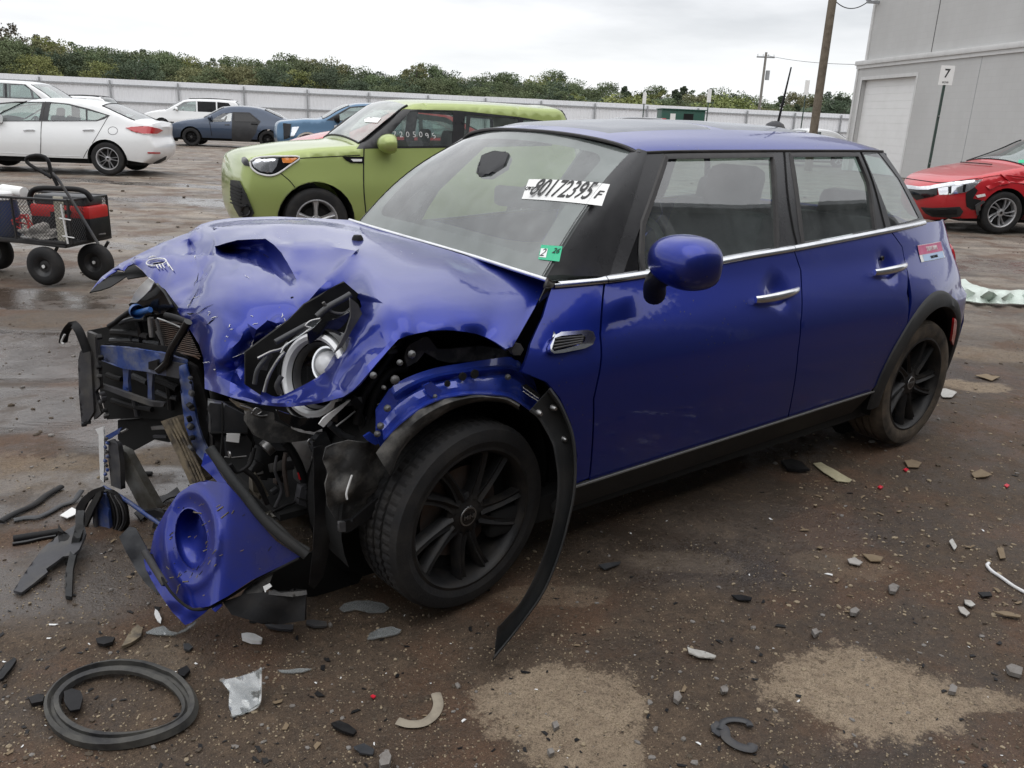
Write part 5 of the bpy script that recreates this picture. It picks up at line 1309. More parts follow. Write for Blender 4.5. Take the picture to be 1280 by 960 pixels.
# ---- shreds lying and hanging at the far left -----------------------------------------
GZ = lambda z: (lambda a, b, o=0: U(a, b, z=z+o))
sheet('torn_blue_trim', [(117, 620), (124, 617), (133, 617), (137, 640), (139, 660), (133, 672), (131, 687), (121, 685), (118, 660)], lambda a, b, o=0: N(a, b, .10), MAT['bluep'], .012, .008, 5)
pipe('torn_blue_edge', [(119, 620), (119, 640), (121, 665), (123, 684)], lambda a, b, o=0: N(a, b, .115), .008, MAT['greyp'])
sheet('dark_mesh_bundle', [(130, 612), (144, 616), (158, 634), (160, 656), (152, 670), (142, 668), (138, 645)], lambda a, b, o=0: N(a, b, .08), MAT['black'], .02, .02, 5)
for k in range(5):
    pipe('bundle_strand', [(134+3*k, 616+k), (142+3.4*k, 634), (144+3.5*k, 652), (140+2*k, 668)], lambda a, b, o=0: N(a, b, .10), .0035, MAT['greyp' if k % 2 else 'black'])
sheet('torn_fabric_panel', [(149, 671), (162, 658), (170, 660), (183, 684), (192, 704), (201, 728), (199, 744), (184, 731), (172, 715), (158, 690)], lambda a, b, o=0: B(a, b, -.09), MAT['greyd'], .004, .012, 6)
pipe('bumper_rail', [(129, 609), (144, 617), (160, 627), (180, 641), (200, 655), (211, 664)], lambda a, b, o=0: N(a, b, .07), .008, MAT['bluep'], None, 8)
pipe('bumper_rail', [(180, 688), (192, 708), (206, 730)], lambda a, b, o=0: B(a, b, -.03), .010, MAT['greyp'], None, 8)
sheet('snapped_bracket', [(196, 658), (206, 656), (212, 665), (205, 669), (198, 666)], lambda a, b, o=0: N(a, b, .08), MAT['steel'], .01, .01, 4)
sheet('black_pad', [(180, 638), (196, 636), (208, 640), (206, 646), (186, 646)], lambda a, b, o=0: N(a, b, .06), MAT['black'], .02, .004, 5)
sheet('lower_grille_bar', [(196, 648), (216, 652), (205, 662), (192, 660)], lambda a, b, o=0: N(a, b, .02), MAT['greyd'], .02, .006, 5)
sheet('black_blade', [(112, 632), (122, 616), (128, 612), (128, 618), (119, 636), (110, 656), (100, 676), (92, 674), (98, 660)], lambda a, b, o=0: N(a, b, .13), MAT['clad'], .012, .004, 5)
sheet('loose_liner_edge', [(96, 634), (104, 622), (116, 612), (128, 608), (131, 612), (120, 618), (110, 628), (104, 642), (97, 643)], lambda a, b, o=0: N(a, b, .12), MAT['black'], .01, .008, 4)
# ------------------------------------------------------------------ the yard
def gauss(p, c, r): return math.exp(-((p[0]-c[0])**2+(p[1]-c[1])**2)/(r*r))
def ghz(x, y):
    n = noise.noise(Vector((x*.5, y*.5, 3)))*.025
    # ruts run along the lane, square to the line of sight
    u = x*CF.x+y*CF.y; v = x*CR.x+y*CR.y
    far = max(0, min(1, (u-4.0)/3))
    n += (noise.noise(Vector((u*1.9, v*.12, 7)))*.030+noise.noise(Vector((u*4.3, v*.3, 9)))*.016)*far
    n += noise.noise(Vector((x*2.3, y*2.3, 1)))*.008+noise.noise(Vector((x*9, y*9, 2)))*.0035+abs(noise.noise(Vector((x*22, y*22, 5))))*.0028
    n -= .012
    near = max(0, 1-max(0, math.hypot(x-1.2, y)-2.2)/1.2)
    return n*(1-.55*near)-.004
def axis_pts(lo, hi, c0, c1, fine):
    P = []; x = c0
    while x < c1: P.append(x); x += fine
    st = fine; x = c1
    while x < hi: P.append(x); st *= 1.13; x += st
    P.append(hi); st = fine; x = c0
    while x > lo:
        st *= 1.13; x -= st
        P.insert(0, max(x, lo))
    return P
XS = axis_pts(-500, 500, -4.6, 4.6, .042); YS = axis_pts(-500, 500, -2.4, 4.6, .042)
vs = []; nx, ny = len(XS), len(YS)
for y in YS:
    for x in XS:
        d = math.hypot(x-CAM.x, y-CAM.y)
        vs.append((x, y, ghz(x, y) if d < 60 else -.012))
fs = [(j*nx+i, j*nx+i+1, (j+1)*nx+i+1, (j+1)*nx+i) for j in range(ny-1) for i in range(nx-1)]
MG = bpy.data.materials.new('muddy yard'); MG.use_nodes = True
m = MG; P = m.node_tree.nodes['Principled BSDF']
tcg = nd(m, 'ShaderNodeTexCoord')
def gn(scale, det=6, rough=.6, loc=(0, 0, 0), sc=(1, 1, 1), rot=0):
    mp = nd(m, 'ShaderNodeMapping'); mp.inputs['Location'].default_value = loc; mp.inputs['Scale'].default_value = sc; mp.inputs['Rotation'].default_value = (0, 0, rot)
    mp.vector_type = 'TEXTURE' if False else 'POINT'
    lk(m, tcg.outputs['Object'], mp.inputs[0]); n = nd(m, 'ShaderNodeTexNoise'); n.inputs['Scale'].default_value = scale
    n.inputs['Detail'].default_value = det; n.inputs['Roughness'].default_value = rough; lk(m, mp.outputs[0], n.inputs['Vector']); return n.outputs[0]
def mth(op, a, b=None, c=None):
    n = nd(m, 'ShaderNodeMath', operation=op)
    for i, s in enumerate((a, b, c)):
        if s is None: continue
        if isinstance(s, bpy.types.NodeSocket): lk(m, s, n.inputs[i])
        else: n.inputs[i].default_value = s
    return n.outputs[0]
def sstep(v, a, b):
    n = nd(m, 'ShaderNodeMapRange', interpolation_type='SMOOTHSTEP'); n.inputs['From Min'].default_value = a; n.inputs['From Max'].default_value = b
    lk(m, v, n.inputs[0]); return n.outputs[0]
ROTV = YAW      # rotate world so that x runs across the view, y into it
sepg = nd(m, 'ShaderNodeSeparateXYZ'); lk(m, tcg.outputs['Object'], sepg.inputs[0]); GX, GY = sepg.outputs[0], sepg.outputs[1]
uu = mth('ADD', mth('MULTIPLY', GX, math.sin(YAW)), mth('MULTIPLY', GY, math.cos(YAW)))       # into the view
vv = mth('SUBTRACT', mth('MULTIPLY', GX, math.cos(YAW)), mth('MULTIPLY', GY, math.sin(YAW)))  # across
cuv = nd(m, 'ShaderNodeCombineXYZ'); lk(m, mth('MULTIPLY', vv, .16), cuv.inputs[0]); lk(m, uu, cuv.inputs[1])
st = nd(m, 'ShaderNodeTexNoise'); st.inputs['Scale'].default_value = 1.5; st.inputs['Detail'].default_value = 8; st.inputs['Roughness'].default_value = .62; st.inputs['Distortion'].default_value = .4
lk(m, cuv.outputs[0], st.inputs['Vector']); streak = st.outputs[0]
big = gn(.55, 7, .6); mid = gn(3.1, 8, .68, (4, 2, 0)); fine = gn(24, 6, .7, (1, 7, 0)); vfine = gn(110, 3, .6)
# how dry: 0 wet oily soil by the wreck, 1 packed pale grit beyond
rad = mth('SQRT', mth('ADD', mth('POWER', mth('ADD', GX, -1.0), 2.0), mth('POWER', mth('MULTIPLY', mth('ADD', GY, -.1), 1.0), 2.0)))
depth = mth('SUBTRACT', uu, _uoff := (CAM.x*math.sin(YAW)+CAM.y*math.cos(YAW)))
base = nd(m, 'ShaderNodeValToRGB'); e = base.color_ramp.elements
e[0].position = .30; e[0].color = (.034, .023, .015, 1); e[1].position = .72; e[1].color = (.165, .115, .075, 1)
x_ = base.color_ramp.elements.new(.52); x_.color = (.080, .056, .038, 1)
lk(m, mth('ADD', mth('MULTIPLY', mid, .55), mth('MULTIPLY', fine, .45)), base.inputs[0])
farc = nd(m, 'ShaderNodeValToRGB'); e = farc.color_ramp.elements
e[0].position = .36; e[0].color = (.085, .070, .058, 1); e[1].position = .62; e[1].color = (.34, .29, .235, 1)
x_ = farc.color_ramp.elements.new(.48); x_.color = (.21, .18, .15, 1)
lk(m, mth('ADD', mth('MULTIPLY', streak, .75), mth('MULTIPLY', fine, .25)), farc.inputs[0])
farm = sstep(mth('ADD', depth, mth('MULTIPLY', mth('SUBTRACT', big, .5), 3.0)), 4.6, 8.0)
col = mixc(m, farm, base.outputs[0], farc.outputs[0])
# brown iron-red tint in clods
dkm = mth('MULTIPLY', sstep(gn(.9, 6, .65, (2, 8, 0)), .50, .64), .6)
col = mixc(m, dkm, col, (.030, .022, .020))
redm = mth('MULTIPLY', sstep(gn(1.7, 5, .6, (9, 3, 0)), .48, .62), .65)
col = mixc(m, redm, col, (.115, .062, .036))
# dry pale patches with ragged edges (positions on the ground)
pn = mth('ADD', mth('MULTIPLY', mth('SUBTRACT', mid, .5), 2.0), mth('ADD', mth('MULTIPLY', mth('SUBTRACT', fine, .5), 1.1), mth('MULTIPLY', mth('SUBTRACT', vfine, .5), .5)))
patch = None
for (a, b, rx, ry, k) in ((1070, 860, .27, .18, 1), (1185, 872, .20, .055, .8), (715, 875, .22, .17, .9), (735, 935, .17, .10, .8), (660, 868, .14, .08, .7), (850, 700, .20, .08, .28), (1060, 705, .18, .1, .22), (30, 1010, .3, .2, .0), (690, 740, .18, .07, .30), (1215, 480, .25, .12, .75), (1225, 440, .5, .2, .35), (210, 570, .2, .14, .35), (195, 820, .10, .10, .25), (60, 590, .5, .2, .45)):
    g = G(a, b); dx = mth('DIVIDE', mth('SUBTRACT', vv, g.x*math.cos(YAW)-g.y*math.sin(YAW)), rx); dy = mth('DIVIDE', mth('SUBTRACT', uu, g.x*math.sin(YAW)+g.y*math.cos(YAW)), ry)
    r2 = mth('SQRT', mth('ADD', mth('MULTIPLY', dx, dx), mth('MULTIPLY', dy, dy)))
    s_ = mth('MULTIPLY', sstep(mth('ADD', r2, pn), 1.08, .84), k)
    patch = s_ if patch is None else mth('MAXIMUM', patch, s_)
pcol = nd(m, 'ShaderNodeValToRGB'); e = pcol.color_ramp.elements
e[0].position = .3; e[0].color = (.22, .165, .115, 1); e[1].position = .7; e[1].color = (.36, .285, .20, 1); lk(m, fine, pcol.inputs[0])
col = mixc(m, patch, col, pcol.outputs[0])
# grey slurry where water stands
wet = None
for (a, b, rx, ry, k) in ((60, 440, 1.6, .55, 1), (40, 500, 1.0, .35, .9), (330, 255, 2.6, .5, 1), (250, 232, 3.2, .5, .9), (260, 300, 1.2, .35, .8), (20, 370, .9, .35, .9), (165, 540, .3, .2, .9), (170, 600, .25, .15, .9), (60, 620, .6, .25, .6), (90, 720, .5, .25, .55), (1230, 330, 1.5, .6, .5), (860, 700, .5, .25, .35), (960, 660, .4, .2, .3), (60, 300, 1.2, .4, .8)):
    g = G(a, b); dx = mth('DIVIDE', mth('SUBTRACT', vv, g.x*math.cos(YAW)-g.y*math.sin(YAW)), rx); dy = mth('DIVIDE', mth('SUBTRACT', uu, g.x*math.sin(YAW)+g.y*math.cos(YAW)), ry)
    r2 = mth('SQRT', mth('ADD', mth('MULTIPLY', dx, dx), mth('MULTIPLY', dy, dy)))
    s_ = mth('MULTIPLY', sstep(mth('ADD', r2, mth('MULTIPLY', mth('SUBTRACT', streak, .5), 2.2)), 1.15, .75), k)
    wet = s_ if wet is None else mth('MAXIMUM', wet, s_)
col = mixc(m, mth('MULTIPLY', wet, .7), col, (.060, .051, .045))
# grit speckle
grit = gn(300, 2, .7, (3, 3, 1)); g2 = gn(75, 4, .75, (5, 1, 2))
col = mixc(m, mth('MULTIPLY', sstep(grit, .52, .36), .55), col, (.018, .013, .010))
col = mixc(m, mth('MULTIPLY', sstep(g2, .50, .36), .45), col, (.020, .015, .011))
col = mixc(m, mth('MULTIPLY', sstep(grit, .62, .74), .40), col, (.26, .22, .17))
spk = sstep(vfine, .64, .70); col = mixc(m, mth('MULTIPLY', spk, .35), col, (.30, .25, .19))
lk(m, col, P.inputs['Base Color'])
ro = mth('SUBTRACT', .82, mth('MULTIPLY', sstep(mth('ADD', mid, mth('MULTIPLY', fine, .3)), .72, .58), .28))
ro = mth('SUBTRACT', ro, mth('MULTIPLY', mth('MULTIPLY', wet, sstep(mid, .66, .50)), .60))
ro = mth('SUBTRACT', ro, mth('MULTIPLY', dkm, .42)); ro = mth('ADD', ro, mth('MULTIPLY', patch, .35)); ro = mth('MAXIMUM', mth('MINIMUM', ro, .95), .14)
lk(m, ro, P.inputs['Roughness']); lk(m, mth('ADD', mth('MULTIPLY', wet, .45), .30), P.inputs['Specular IOR Level'])
bp = nd(m, 'ShaderNodeBump'); bp.inputs['Strength'].default_value = .9; bp.inputs['Distance'].default_value = .02
hgt_ = mth('ADD', mth('MULTIPLY', mid, .8), mth('ADD', mth('MULTIPLY', fine, .35), mth('ADD', mth('MULTIPLY', vfine, .16), mth('MULTIPLY', g2, .25))))
lk(m, mth('MULTIPLY', hgt_, mth('SUBTRACT', 1.0, mth('MULTIPLY', wet, .8))), bp.inputs['Height']); lk(m, bp.outputs[0], P.inputs['Normal'])
gr = mo('ground', vs, fs, MG, None, 0); gr.data.shade_smooth(); gr['kind'] = 'structure'
GBV = None
def gz(x, y): return ghz(x, y)
def gp(px, py, dz=0):
    p = G(px, py)
    for _ in range(3): p = U(px, py, z=gz(p.x, p.y)+dz)
    return p
# ---- loose stones, grit and plastic crumbs --------------------------------------
ICO = None
def ico_pts():
    bm = bmesh.new(); bmesh.ops.create_icosphere(bm, subdivisions=1, radius=1); v = [x.co.copy() for x in bm.verts]; f = [[q.index for q in x.verts] for x in bm.faces]; bm.free(); return v, f
IV, IF = ico_pts()
def scatter(name, n, smin, smax, m_, region, flat=.55, seed=1, power=3, chip=False):
    r = random.Random(seed); V = []; Fc = []
    for k in range(n):
        px, py = region(r)
        g = G(px, py)
        x, y = g.x, g.y
        if m_ is stone_mats[2] and ((px-1110)**2/190**2+(py-862)**2/75**2 < 1 or (px-715)**2/150**2+(py-890)**2/80**2 < 1): continue
        s = smin+(smax-smin)*r.random()**power; a = r.random()*6.28; ca, sa = math.cos(a), math.sin(a); b = len(V)
        ex, ey, ez = s*r.uniform(.7, 1.3), s*r.uniform(.5, 1), s*flat*r.uniform(.6, 1.2); z0 = gz(x, y)+ez*.35
        if chip:
            tl = r.uniform(-.5, .5); q = [(-1, -.6), (1, -.4), (.7, .6), (-.5, .5)]
            for (p0, p1) in q: V.append((x+(p0*ex*ca-p1*ey*sa), y+(p0*ex*sa+p1*ey*ca), z0+p0*ez*tl+.001))
            for (p0, p1) in q: V.append((x+(p0*ex*ca-p1*ey*sa), y+(p0*ex*sa+p1*ey*ca), z0+p0*ez*tl+.001+s*.12))
            Fc += [(b+4, b+5, b+6, b+7), (b, b+1, b+5, b+4), (b+1, b+2, b+6, b+5), (b+2, b+3, b+7, b+6), (b+3, b, b+4, b+7)]
        else:
            for v in IV:
                j = 1+r.uniform(-.22, .22); vx, vy, vz = v.x*ex*j, v.y*ey*j, v.z*ez*j
                V.append((x+vx*ca-vy*sa, y+vx*sa+vy*ca, z0+vz))
            Fc += [tuple(b+i for i in f) for f in IF]
    o = mo(name, V, Fc, m_, None, 0); o['kind'] = 'stuff'; return o
def reg_near(r):
    while True:
        y = 560+410*r.random()**.8; x = r.uniform(-20, 1300)
        return x, y
def reg_mid(r): return r.uniform(-20, 1300), 300+280*r.random()
def reg_right(r): return r.uniform(980, 1300), 470+300*r.random()
def reg_left(r): return r.uniform(-10, 420), 560+400*r.random()
def reg_far(r): return r.uniform(-20, 1300), 185+130*r.random()
stone_mats = [weather(mat('grey stone', (.2, .19, .18), .8), (.20, .185, .17), .6, 40, (.10, .08, .06), (.7, .95), .3, 200),
              weather(mat('tan stone', (.3, .25, .18), .8), (.30, .24, .16), .6, 40, (.12, .09, .06), (.7, .95), .3, 200),
              weather(mat('dark clod', (.05, .04, .03), .9), (.075, .056, .040), .5, 40, (.1, .08, .05), (.8, .95), .4, 150)]
scatter('gravel', 700, .0015, .011, stone_mats[0], reg_near, .6, 1, 5)
scatter('gravel', 800, .0012, .008, stone_mats[1], reg_near, .6, 2, 5)
scatter('gravel', 2600, .0015, .009, stone_mats[2], reg_near, .6, 3, 4)
scatter('gravel', 450, .003, .011, stone_mats[1], reg_right, .5, 4, 3)
scatter('gravel', 900, .004, .018, stone_mats[2], reg_mid, .6, 5, 4)
scatter('gravel', 700, .003, .016, stone_mats[0], reg_mid, .6, 6, 4)
scatter('gravel', 500, .01, .04, stone_mats[2], reg_far, .5, 7, 4)
scatter('plastic_crumbs', 420, .003, .014, MAT['black'], reg_near, .3, 8, 3, True)
scatter('plastic_crumbs', 70, .003, .012, MAT['white'], reg_near, .3, 9, 4, True)
scatter('plastic_crumbs', 120, .003, .013, MAT['black'], reg_left, .3, 10, 2, True)
MAT['leaf'] = weather(mat('dead leaf', (.20, .15, .09), .8), (.19, .14, .085), .5, 30, (.12, .08, .04), (.7, .9), .2)
scatter('leaf_litter', 150, .004, .017, MAT['leaf'], reg_right, .8, 11, 3, True)
scatter('leaf_litter', 70, .004, .014, MAT['leaf'], reg_near, .8, 12, 3, True)
scatter('gravel', 9000, .0008, .004, stone_mats[1], reg_near, .7, 13, 2)
# ------------------------------------------------------------------ parked cars
CRH = Vector((math.cos(YAW), -math.sin(YAW), 0)); CFH = Vector((math.sin(YAW), math.cos(YAW), 0))
def placed(px, py, theta, xl=0, yl=-.85, flip=False):
    """matrix of a car frame (x towards the tail, near flank at -y) whose point (xl, yl, 0) stands at the pixel's ground point"""
    th = R_(theta); ax = CRH*math.cos(th)+CFH*math.sin(th)
    if flip: ax = -(CRH*math.cos(th)+CFH*math.sin(th))
    ay = Vector((0, 0, 1)).cross(ax)
    g = G(px, py); o = g-ax*xl-ay*yl
    return Matrix(((ax.x, ay.x, 0, o.x), (ax.y, ay.y, 0, o.y), (0, 0, 1, 0), (0, 0, 0, 1)))
def seglen(P): return [ (P[i+1]-P[i]).length for i in range(len(P)-1)]
class Car:
    def __init__(s, name, label, cat, M, prof, W, wb, R, m, group=None, yk=None, tum=.24, belt=.95, rr=.06, taper=(.16, .14), arch=None, side=-1, crown=None):
        s.root = bpy.data.objects.new(name, None); link(s.root); s.root.matrix_world = M; tag(s.root, label, cat, group)
        s.M = M; s.Mi = M.inverted(); s.W = W; s.wb = wb; s.R = R; s.m = m; s.belt = belt; s.tum = tum; s.side = side; s.rr = rr
        s.pf = prof; s.tp = taper; s.x0 = min(p[0] for p in prof); s.x1 = max(p[0] for p in prof)
        s.arch = arch or R+.055
        s.crown = dict(bumper=.10, hood=.035, screen=.09, roof=.035, back=.07, deck=.02, rear=.06)
        if crown: s.crown.update(crown)
    def Y(s, x, z):
        h = s.W/2
        k = [(.15, h-.09), (.3, h-.03), (.5, h), (.68, h-.005), (.82, h-.035), (s.belt, h-.085), (s.belt+.12, h-.085-.12*s.tum*.9), (s.belt+.6, h-.085-.6*s.tum*1.08)]
        y = lerp_knots(k, z)
        f = max(0, (s.x0+.85-x)/.85); y -= s.tp[0]*f*f*f
        f = max(0, (x-(s.x1-.85))/.85); y -= s.tp[1]*f*f*f
        return y
    def LU(s, px, py, y=None):
        yy = s.side*s.W/2 if y is None else y
        for _ in range(8 if y is None else 1):
            o = s.Mi @ CAM; d = (s.Mi.to_3x3() @ ray(px, py)); t = (yy-o.y)/d.y; p = o+d*t
            if y is None: yy = s.side*s.Y(p.x, p.z)
        return Vector((p.x, p.z))
    def build(s, wins=(), frame=None, sp=.09, glass_m=None, screen_m=None, screen=True, extra_regs=()):
        P = []; tags = []
        for i in range(len(s.pf)-1):
            a, b = Vector(s.pf[i][:2]), Vector(s.pf[i+1][:2]); k = max(1, int(math.ceil((b-a).length/.07)))
            for j in range(k): P.append((i+j/k)); tags.append(s.pf[i+1][2] if len(s.pf[i+1]) > 2 else s.pf[i][2])
        P.append(len(s.pf)-1); tags.append(tags[-1])
        KX = [(i, p[0]) for i, p in enumerate(s.pf)]; KZ = [(i, p[1]) for i, p in enumerate(s.pf)]
        L = [Vector((lerp_knots(KX, t), lerp_knots(KZ, t))) for t in P]
        s.L = L
        # bottom with wheel arches, from tail to nose
        bot = []; zb = L[0].y; a = s.arch
        for cx in (s.wb, 0):
            for k in range(17):
                an = R_(-15+210*k/16); q = Vector((cx+a*math.cos(an), s.R+a*math.sin(an)*1.0))
                if q.y > zb-.0: bot.append(q)
        outline = L+bot
        n = len(L); nor = []
        for i in range(n):
            t = (L[min(i+1, n-1)]-L[max(i-1, 0)]).normalized(); nor.append(Vector((-t.y, t.x)))
        ext = []
        for i in range(n):
            for d in (.008, .022, .042): ext.append(L[i]-nor[i]*d)
        regs = [('win%d' % i, [Vector(q) for q in w]) for i, w in enumerate(wins)]
        for nm, pl, _ in extra_regs: regs.append((nm, [Vector(q) for q in pl]))
        if frame: regs.append(('frame', [Vector(q) for q in frame]))
        regs.append(('body', outline))
        D = cdt_regions(regs, sp, extra=ext)
        rr = s.rr
        def sy(p):
            d = 9
            for i in range(n-1):
                a_, b_ = L[i], L[i+1]; ab = b_-a_; t = max(0, min(1, (p-a_).dot(ab)/max(1e-9, ab.length_squared))); d = min(d, (a_+ab*t-p).length)
            y = s.Y(p.x, p.y)
            if d < rr: y -= rr*(1-math.sqrt(max(0, 1-(1-d/rr)**2)))
            return y
        s.sy = sy
        bm = bmesh.new()
        for sg in (-1, 1):
            v0 = [bm.verts.new((p.x, sg*sy(p), p.y)) for p in D['body'][0]]
            for f in D['body'][1]:
                try: bm.faces.new([v0[i] for i in (f if sg < 0 else f[::-1])])
                except ValueError: pass
        # crown profile
        cr_ = [s.crown[t] for t in tags]
        for _ in range(3): cr_ = [cr_[0]]+[(cr_[i-1]+2*cr_[i]+cr_[i+1])/4 for i in range(1, n-1)]+[cr_[-1]]
        T = [math.sin(math.pi/2*(-1+2*j/18)) for j in range(19)]
        def rp(i, t):
            p = L[i]; y = s.Y(p.x, p.y)-rr
            c = cr_[i]*(1-abs(t)**2.3)
            return Vector((p.x+nor[i].x*c, y*t, p.y+nor[i].y*c))
        s.rp = rp; s.tags = tags
        glassrows = {}
        cur = None
        for i in range(n-1):
            tg = tags[i]
            if tg in ('screen', 'back') and screen:
                glassrows.setdefault(tg, []).append(i); continue
            A = [bm.verts.new(rp(i, t)) for t in T]; B_ = [bm.verts.new(rp(i+1, t)) for t in T]
            for j in range(18): bm.faces.new((A[j], A[j+1], B_[j+1], B_[j]))
        bmesh.ops.remove_doubles(bm, verts=bm.verts, dist=.0006)
        bmesh.ops.recalc_face_normals(bm, faces=bm.faces[:])
        s.body = bmo('body', bm, s.m, s.root, 32)
        gm = glass_m or MAT['glass']
        for tg, ii in glassrows.items():
            rows = []
            for i in ii+[ii[-1]+1]:
                rows.append([rp(i, t) for t in T])
            o = grid_obj('windscreen' if tg == 'screen' else 'rear_window', rows, screen_m or gm, s.root, 0, 80)
            for sg in (-1, 1):      # black borders where the pane meets the pillars
                tube('screen_seal', [rp(i, sg)+Vector((0, 0, .004)) for i in ii+[ii[-1]+1]], .014, MAT['black'], s.root, 6, 1)
            tube('screen_seal', [rp(ii[0], t) for t in T], .012, MAT['black'], s.root, 6, 1)
        for i, w in enumerate(wins):
            d = D.get('win%d' % i)
            if not d: continue
            for sg in (-1, 1):
                gmm = gm[i] if isinstance(gm, list) else gm
                mo('side_window', [(p.x, sg*(sy(p)-.004), p.y) for p in d[0]], [f if sg < 0 else f[::-1] for f in d[1]], gmm, s.root, 60)
        for nm, pl, mm in extra_regs:
            d = D.get(nm)
            if d: mo(nm, [(p.x, s.side*(sy(p)+.001), p.y) for p in d[0]], [f for f in d[1]], mm, s.root, 60)
        if frame and 'frame' in D:
            d = D['frame']
            for sg in (-1, 1):
                o = mo('window_frame', [(p.x, sg*(sy(p)+.002), p.y) for p in d[0]], [f if sg < 0 else f[::-1] for f in d[1]], MAT['trimb'], s.root, 40)
        me_ = s.body.data; bmw = bmesh.new(); bmw.from_mesh(me_)
        for ch in s.root.children:
            if ch is not s.body and ch.type == 'MESH' and ch.name.split('.')[0] in ('windscreen', 'rear_window', 'side_window', 'window_frame', 'rear_door'):
                bmw.from_mesh(ch.data)
        bmesh.ops.transform(bmw, matrix=s.M, verts=bmw.verts); s.bvh = BVHTree.FromBMesh(bmw); bmw.free()
        # floor and wheel wells
        h = s.W/2
        zb = L[0].y
        box('underbody', ((s.x0+s.x1)/2, 0, zb+.02), (s.x1-s.x0-.5, s.W-.30, .10), MAT['void'], s.root)
        for cx in (0, s.wb):
            for sg in (-1, 1):
                rows = [[(cx+(a+.006)*math.cos(R_(q)), sg*(s.Y(cx, .6)-.012), s.R+(a+.006)*math.sin(R_(q))), (cx+(a+.006)*math.cos(R_(q)), sg*.45, s.R+(a+.006)*math.sin(R_(q)))] for q in range(-15, 196, 14)]
                grid_obj('wheel_well', rows, MAT['void'], s.root, 0, 60)
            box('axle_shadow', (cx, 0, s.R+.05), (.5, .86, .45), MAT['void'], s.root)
        return s
    def wheels(s, style, rm, w=.2, rimf=.66, tyre=None, steer=0, far=True):
        for cx in (0, s.wb):
            make_wheel(lambda T: setattr(T, 'parent', s.root), (cx, s.side*(s.W/2-w/2-.015), s.R), s.R, s.R*rimf, w, style=style, rim_m=rm, tyre_m=tyre, side=s.side, seg=48, steer=steer if cx == 0 else 0)
            if far: make_wheel(lambda T: setattr(T, 'parent', s.root), (cx, -s.side*(s.W/2-w/2-.015), s.R), s.R, s.R*rimf, w, style=style, rim_m=rm, side=-s.side, detail=False, seg=28)
    def cabin(s, x0, x1, zf=.35, seats=(), dash=None, zs=.50):
        box('cabin_floor', ((x0+x1)/2, 0, zf), (x1-x0, s.W-.3, .05), MAT['interior'], s.root)
        for i, x in enumerate(seats):
            for cy in ((-.38, .38) if i == 0 else (0,)):
                o = bmo('seat', seat_bm(x, cy, .50 if i == 0 else 1.25), MAT['seat'], s.root)
                for hy_ in ((cy,) if i == 0 else (-.38, .38)): bmo('headrest', headrest(x+.40, hy_, 1.18), MAT['seat']).parent = o
        if dash:
            box('dashboard', (dash, 0, .88), (.45, s.W-.35, .16), MAT['interior'], s.root, None, .04)
            bm = bmesh.new(); sw = Matrix.Translation((dash+.38, -.38, .92)) @ Matrix.Rotation(R_(-65), 4, 'Y')
            tube_bm(bm, [sw @ Vector((.18*math.cos(a*math.pi/10), .18*math.sin(a*math.pi/10), 0)) for a in range(20)], .014, 6, True)
            tube_bm(bm, [sw @ Vector((-.18, 0, 0)), sw @ Vector((.18, 0, 0))], .016, 6)
            bmo('steering_wheel', bm, MAT['interior'], s.root, 50)
    def hit(s, px, py, off=.004):
        d = ray(px, py).normalized(); h = s.bvh.ray_cast(CAM, d)
        if h[0] is None: return None
        n = h[1] if h[1].dot(d) < 0 else -h[1]
        return s.Mi @ (h[0]+n*off)
    def panel(s, name, pts, m, off=.005, sp=3, thick=.006, amp=0, parent=None):
        D = cdt_regions([('p', [Vector(p) for p in pts])], sp)
        if 'p' not in D: return None
        D = D['p']; vs = []; ok = {}
        for i, q in enumerate(D[0]):
            p = s.hit(q.x, q.y, off)
            if p is None: continue
            ok[i] = len(vs)
            if amp: p = p+Vector((0, s.side*amp*noise.noise(p*9), 0))
            vs.append(p)
        fs = [[ok[i] for i in f] for f in D[1] if all(i in ok for i in f)]
        if not fs: return None
        # drop faces that jump across a depth gap
        fs = [f for f in fs if max((vs[f[i]]-vs[f[i-1]]).length for i in range(3)) < .5]
        o = mo(name, vs, fs, m, s.root if parent is None else parent, 50)
        if thick: addmod(o, 'SOLIDIFY', thickness=thick, offset=-1 if False else 0)
        return o
    def line(s, name, pts, r, m, off=.0, sm=4, flat=1):
        P = [s.hit(a, b, off) for a, b in [(v.x, v.y) for v in smooth_path([Vector((p[0], p[1], 0)) for p in pts], sm)]]
        P = [p for p in P if p is not None]
        if len(P) < 2: return None
        return tube(name, P, r, m, s.root, 6, 1)
    def mirror(s, x, z, m, sz=(.11, .20, .14), y=None):
        yy = (s.Y(x, z)+.10); 
        for sg in (-1, 1):
            bm = bmesh.new(); bmesh.ops.create_uvsphere(bm, u_segments=20, v_segments=12, radius=1)
            for v in bm.verts:
                v.co = Vector((min(v.co.x, .4)*sz[0], v.co.y*sz[1]*.55, v.co.z*sz[2]*.6))+Vector((x, sg*yy, z))
            o = bmo('door_mirror', bm, m, s.root, 50)
            tube('mirror_foot', [(x+.02, sg*(yy-.13), z-.07), (x, sg*(yy-.04), z-.05)], .03, MAT['black'], s.root, 8, 1)
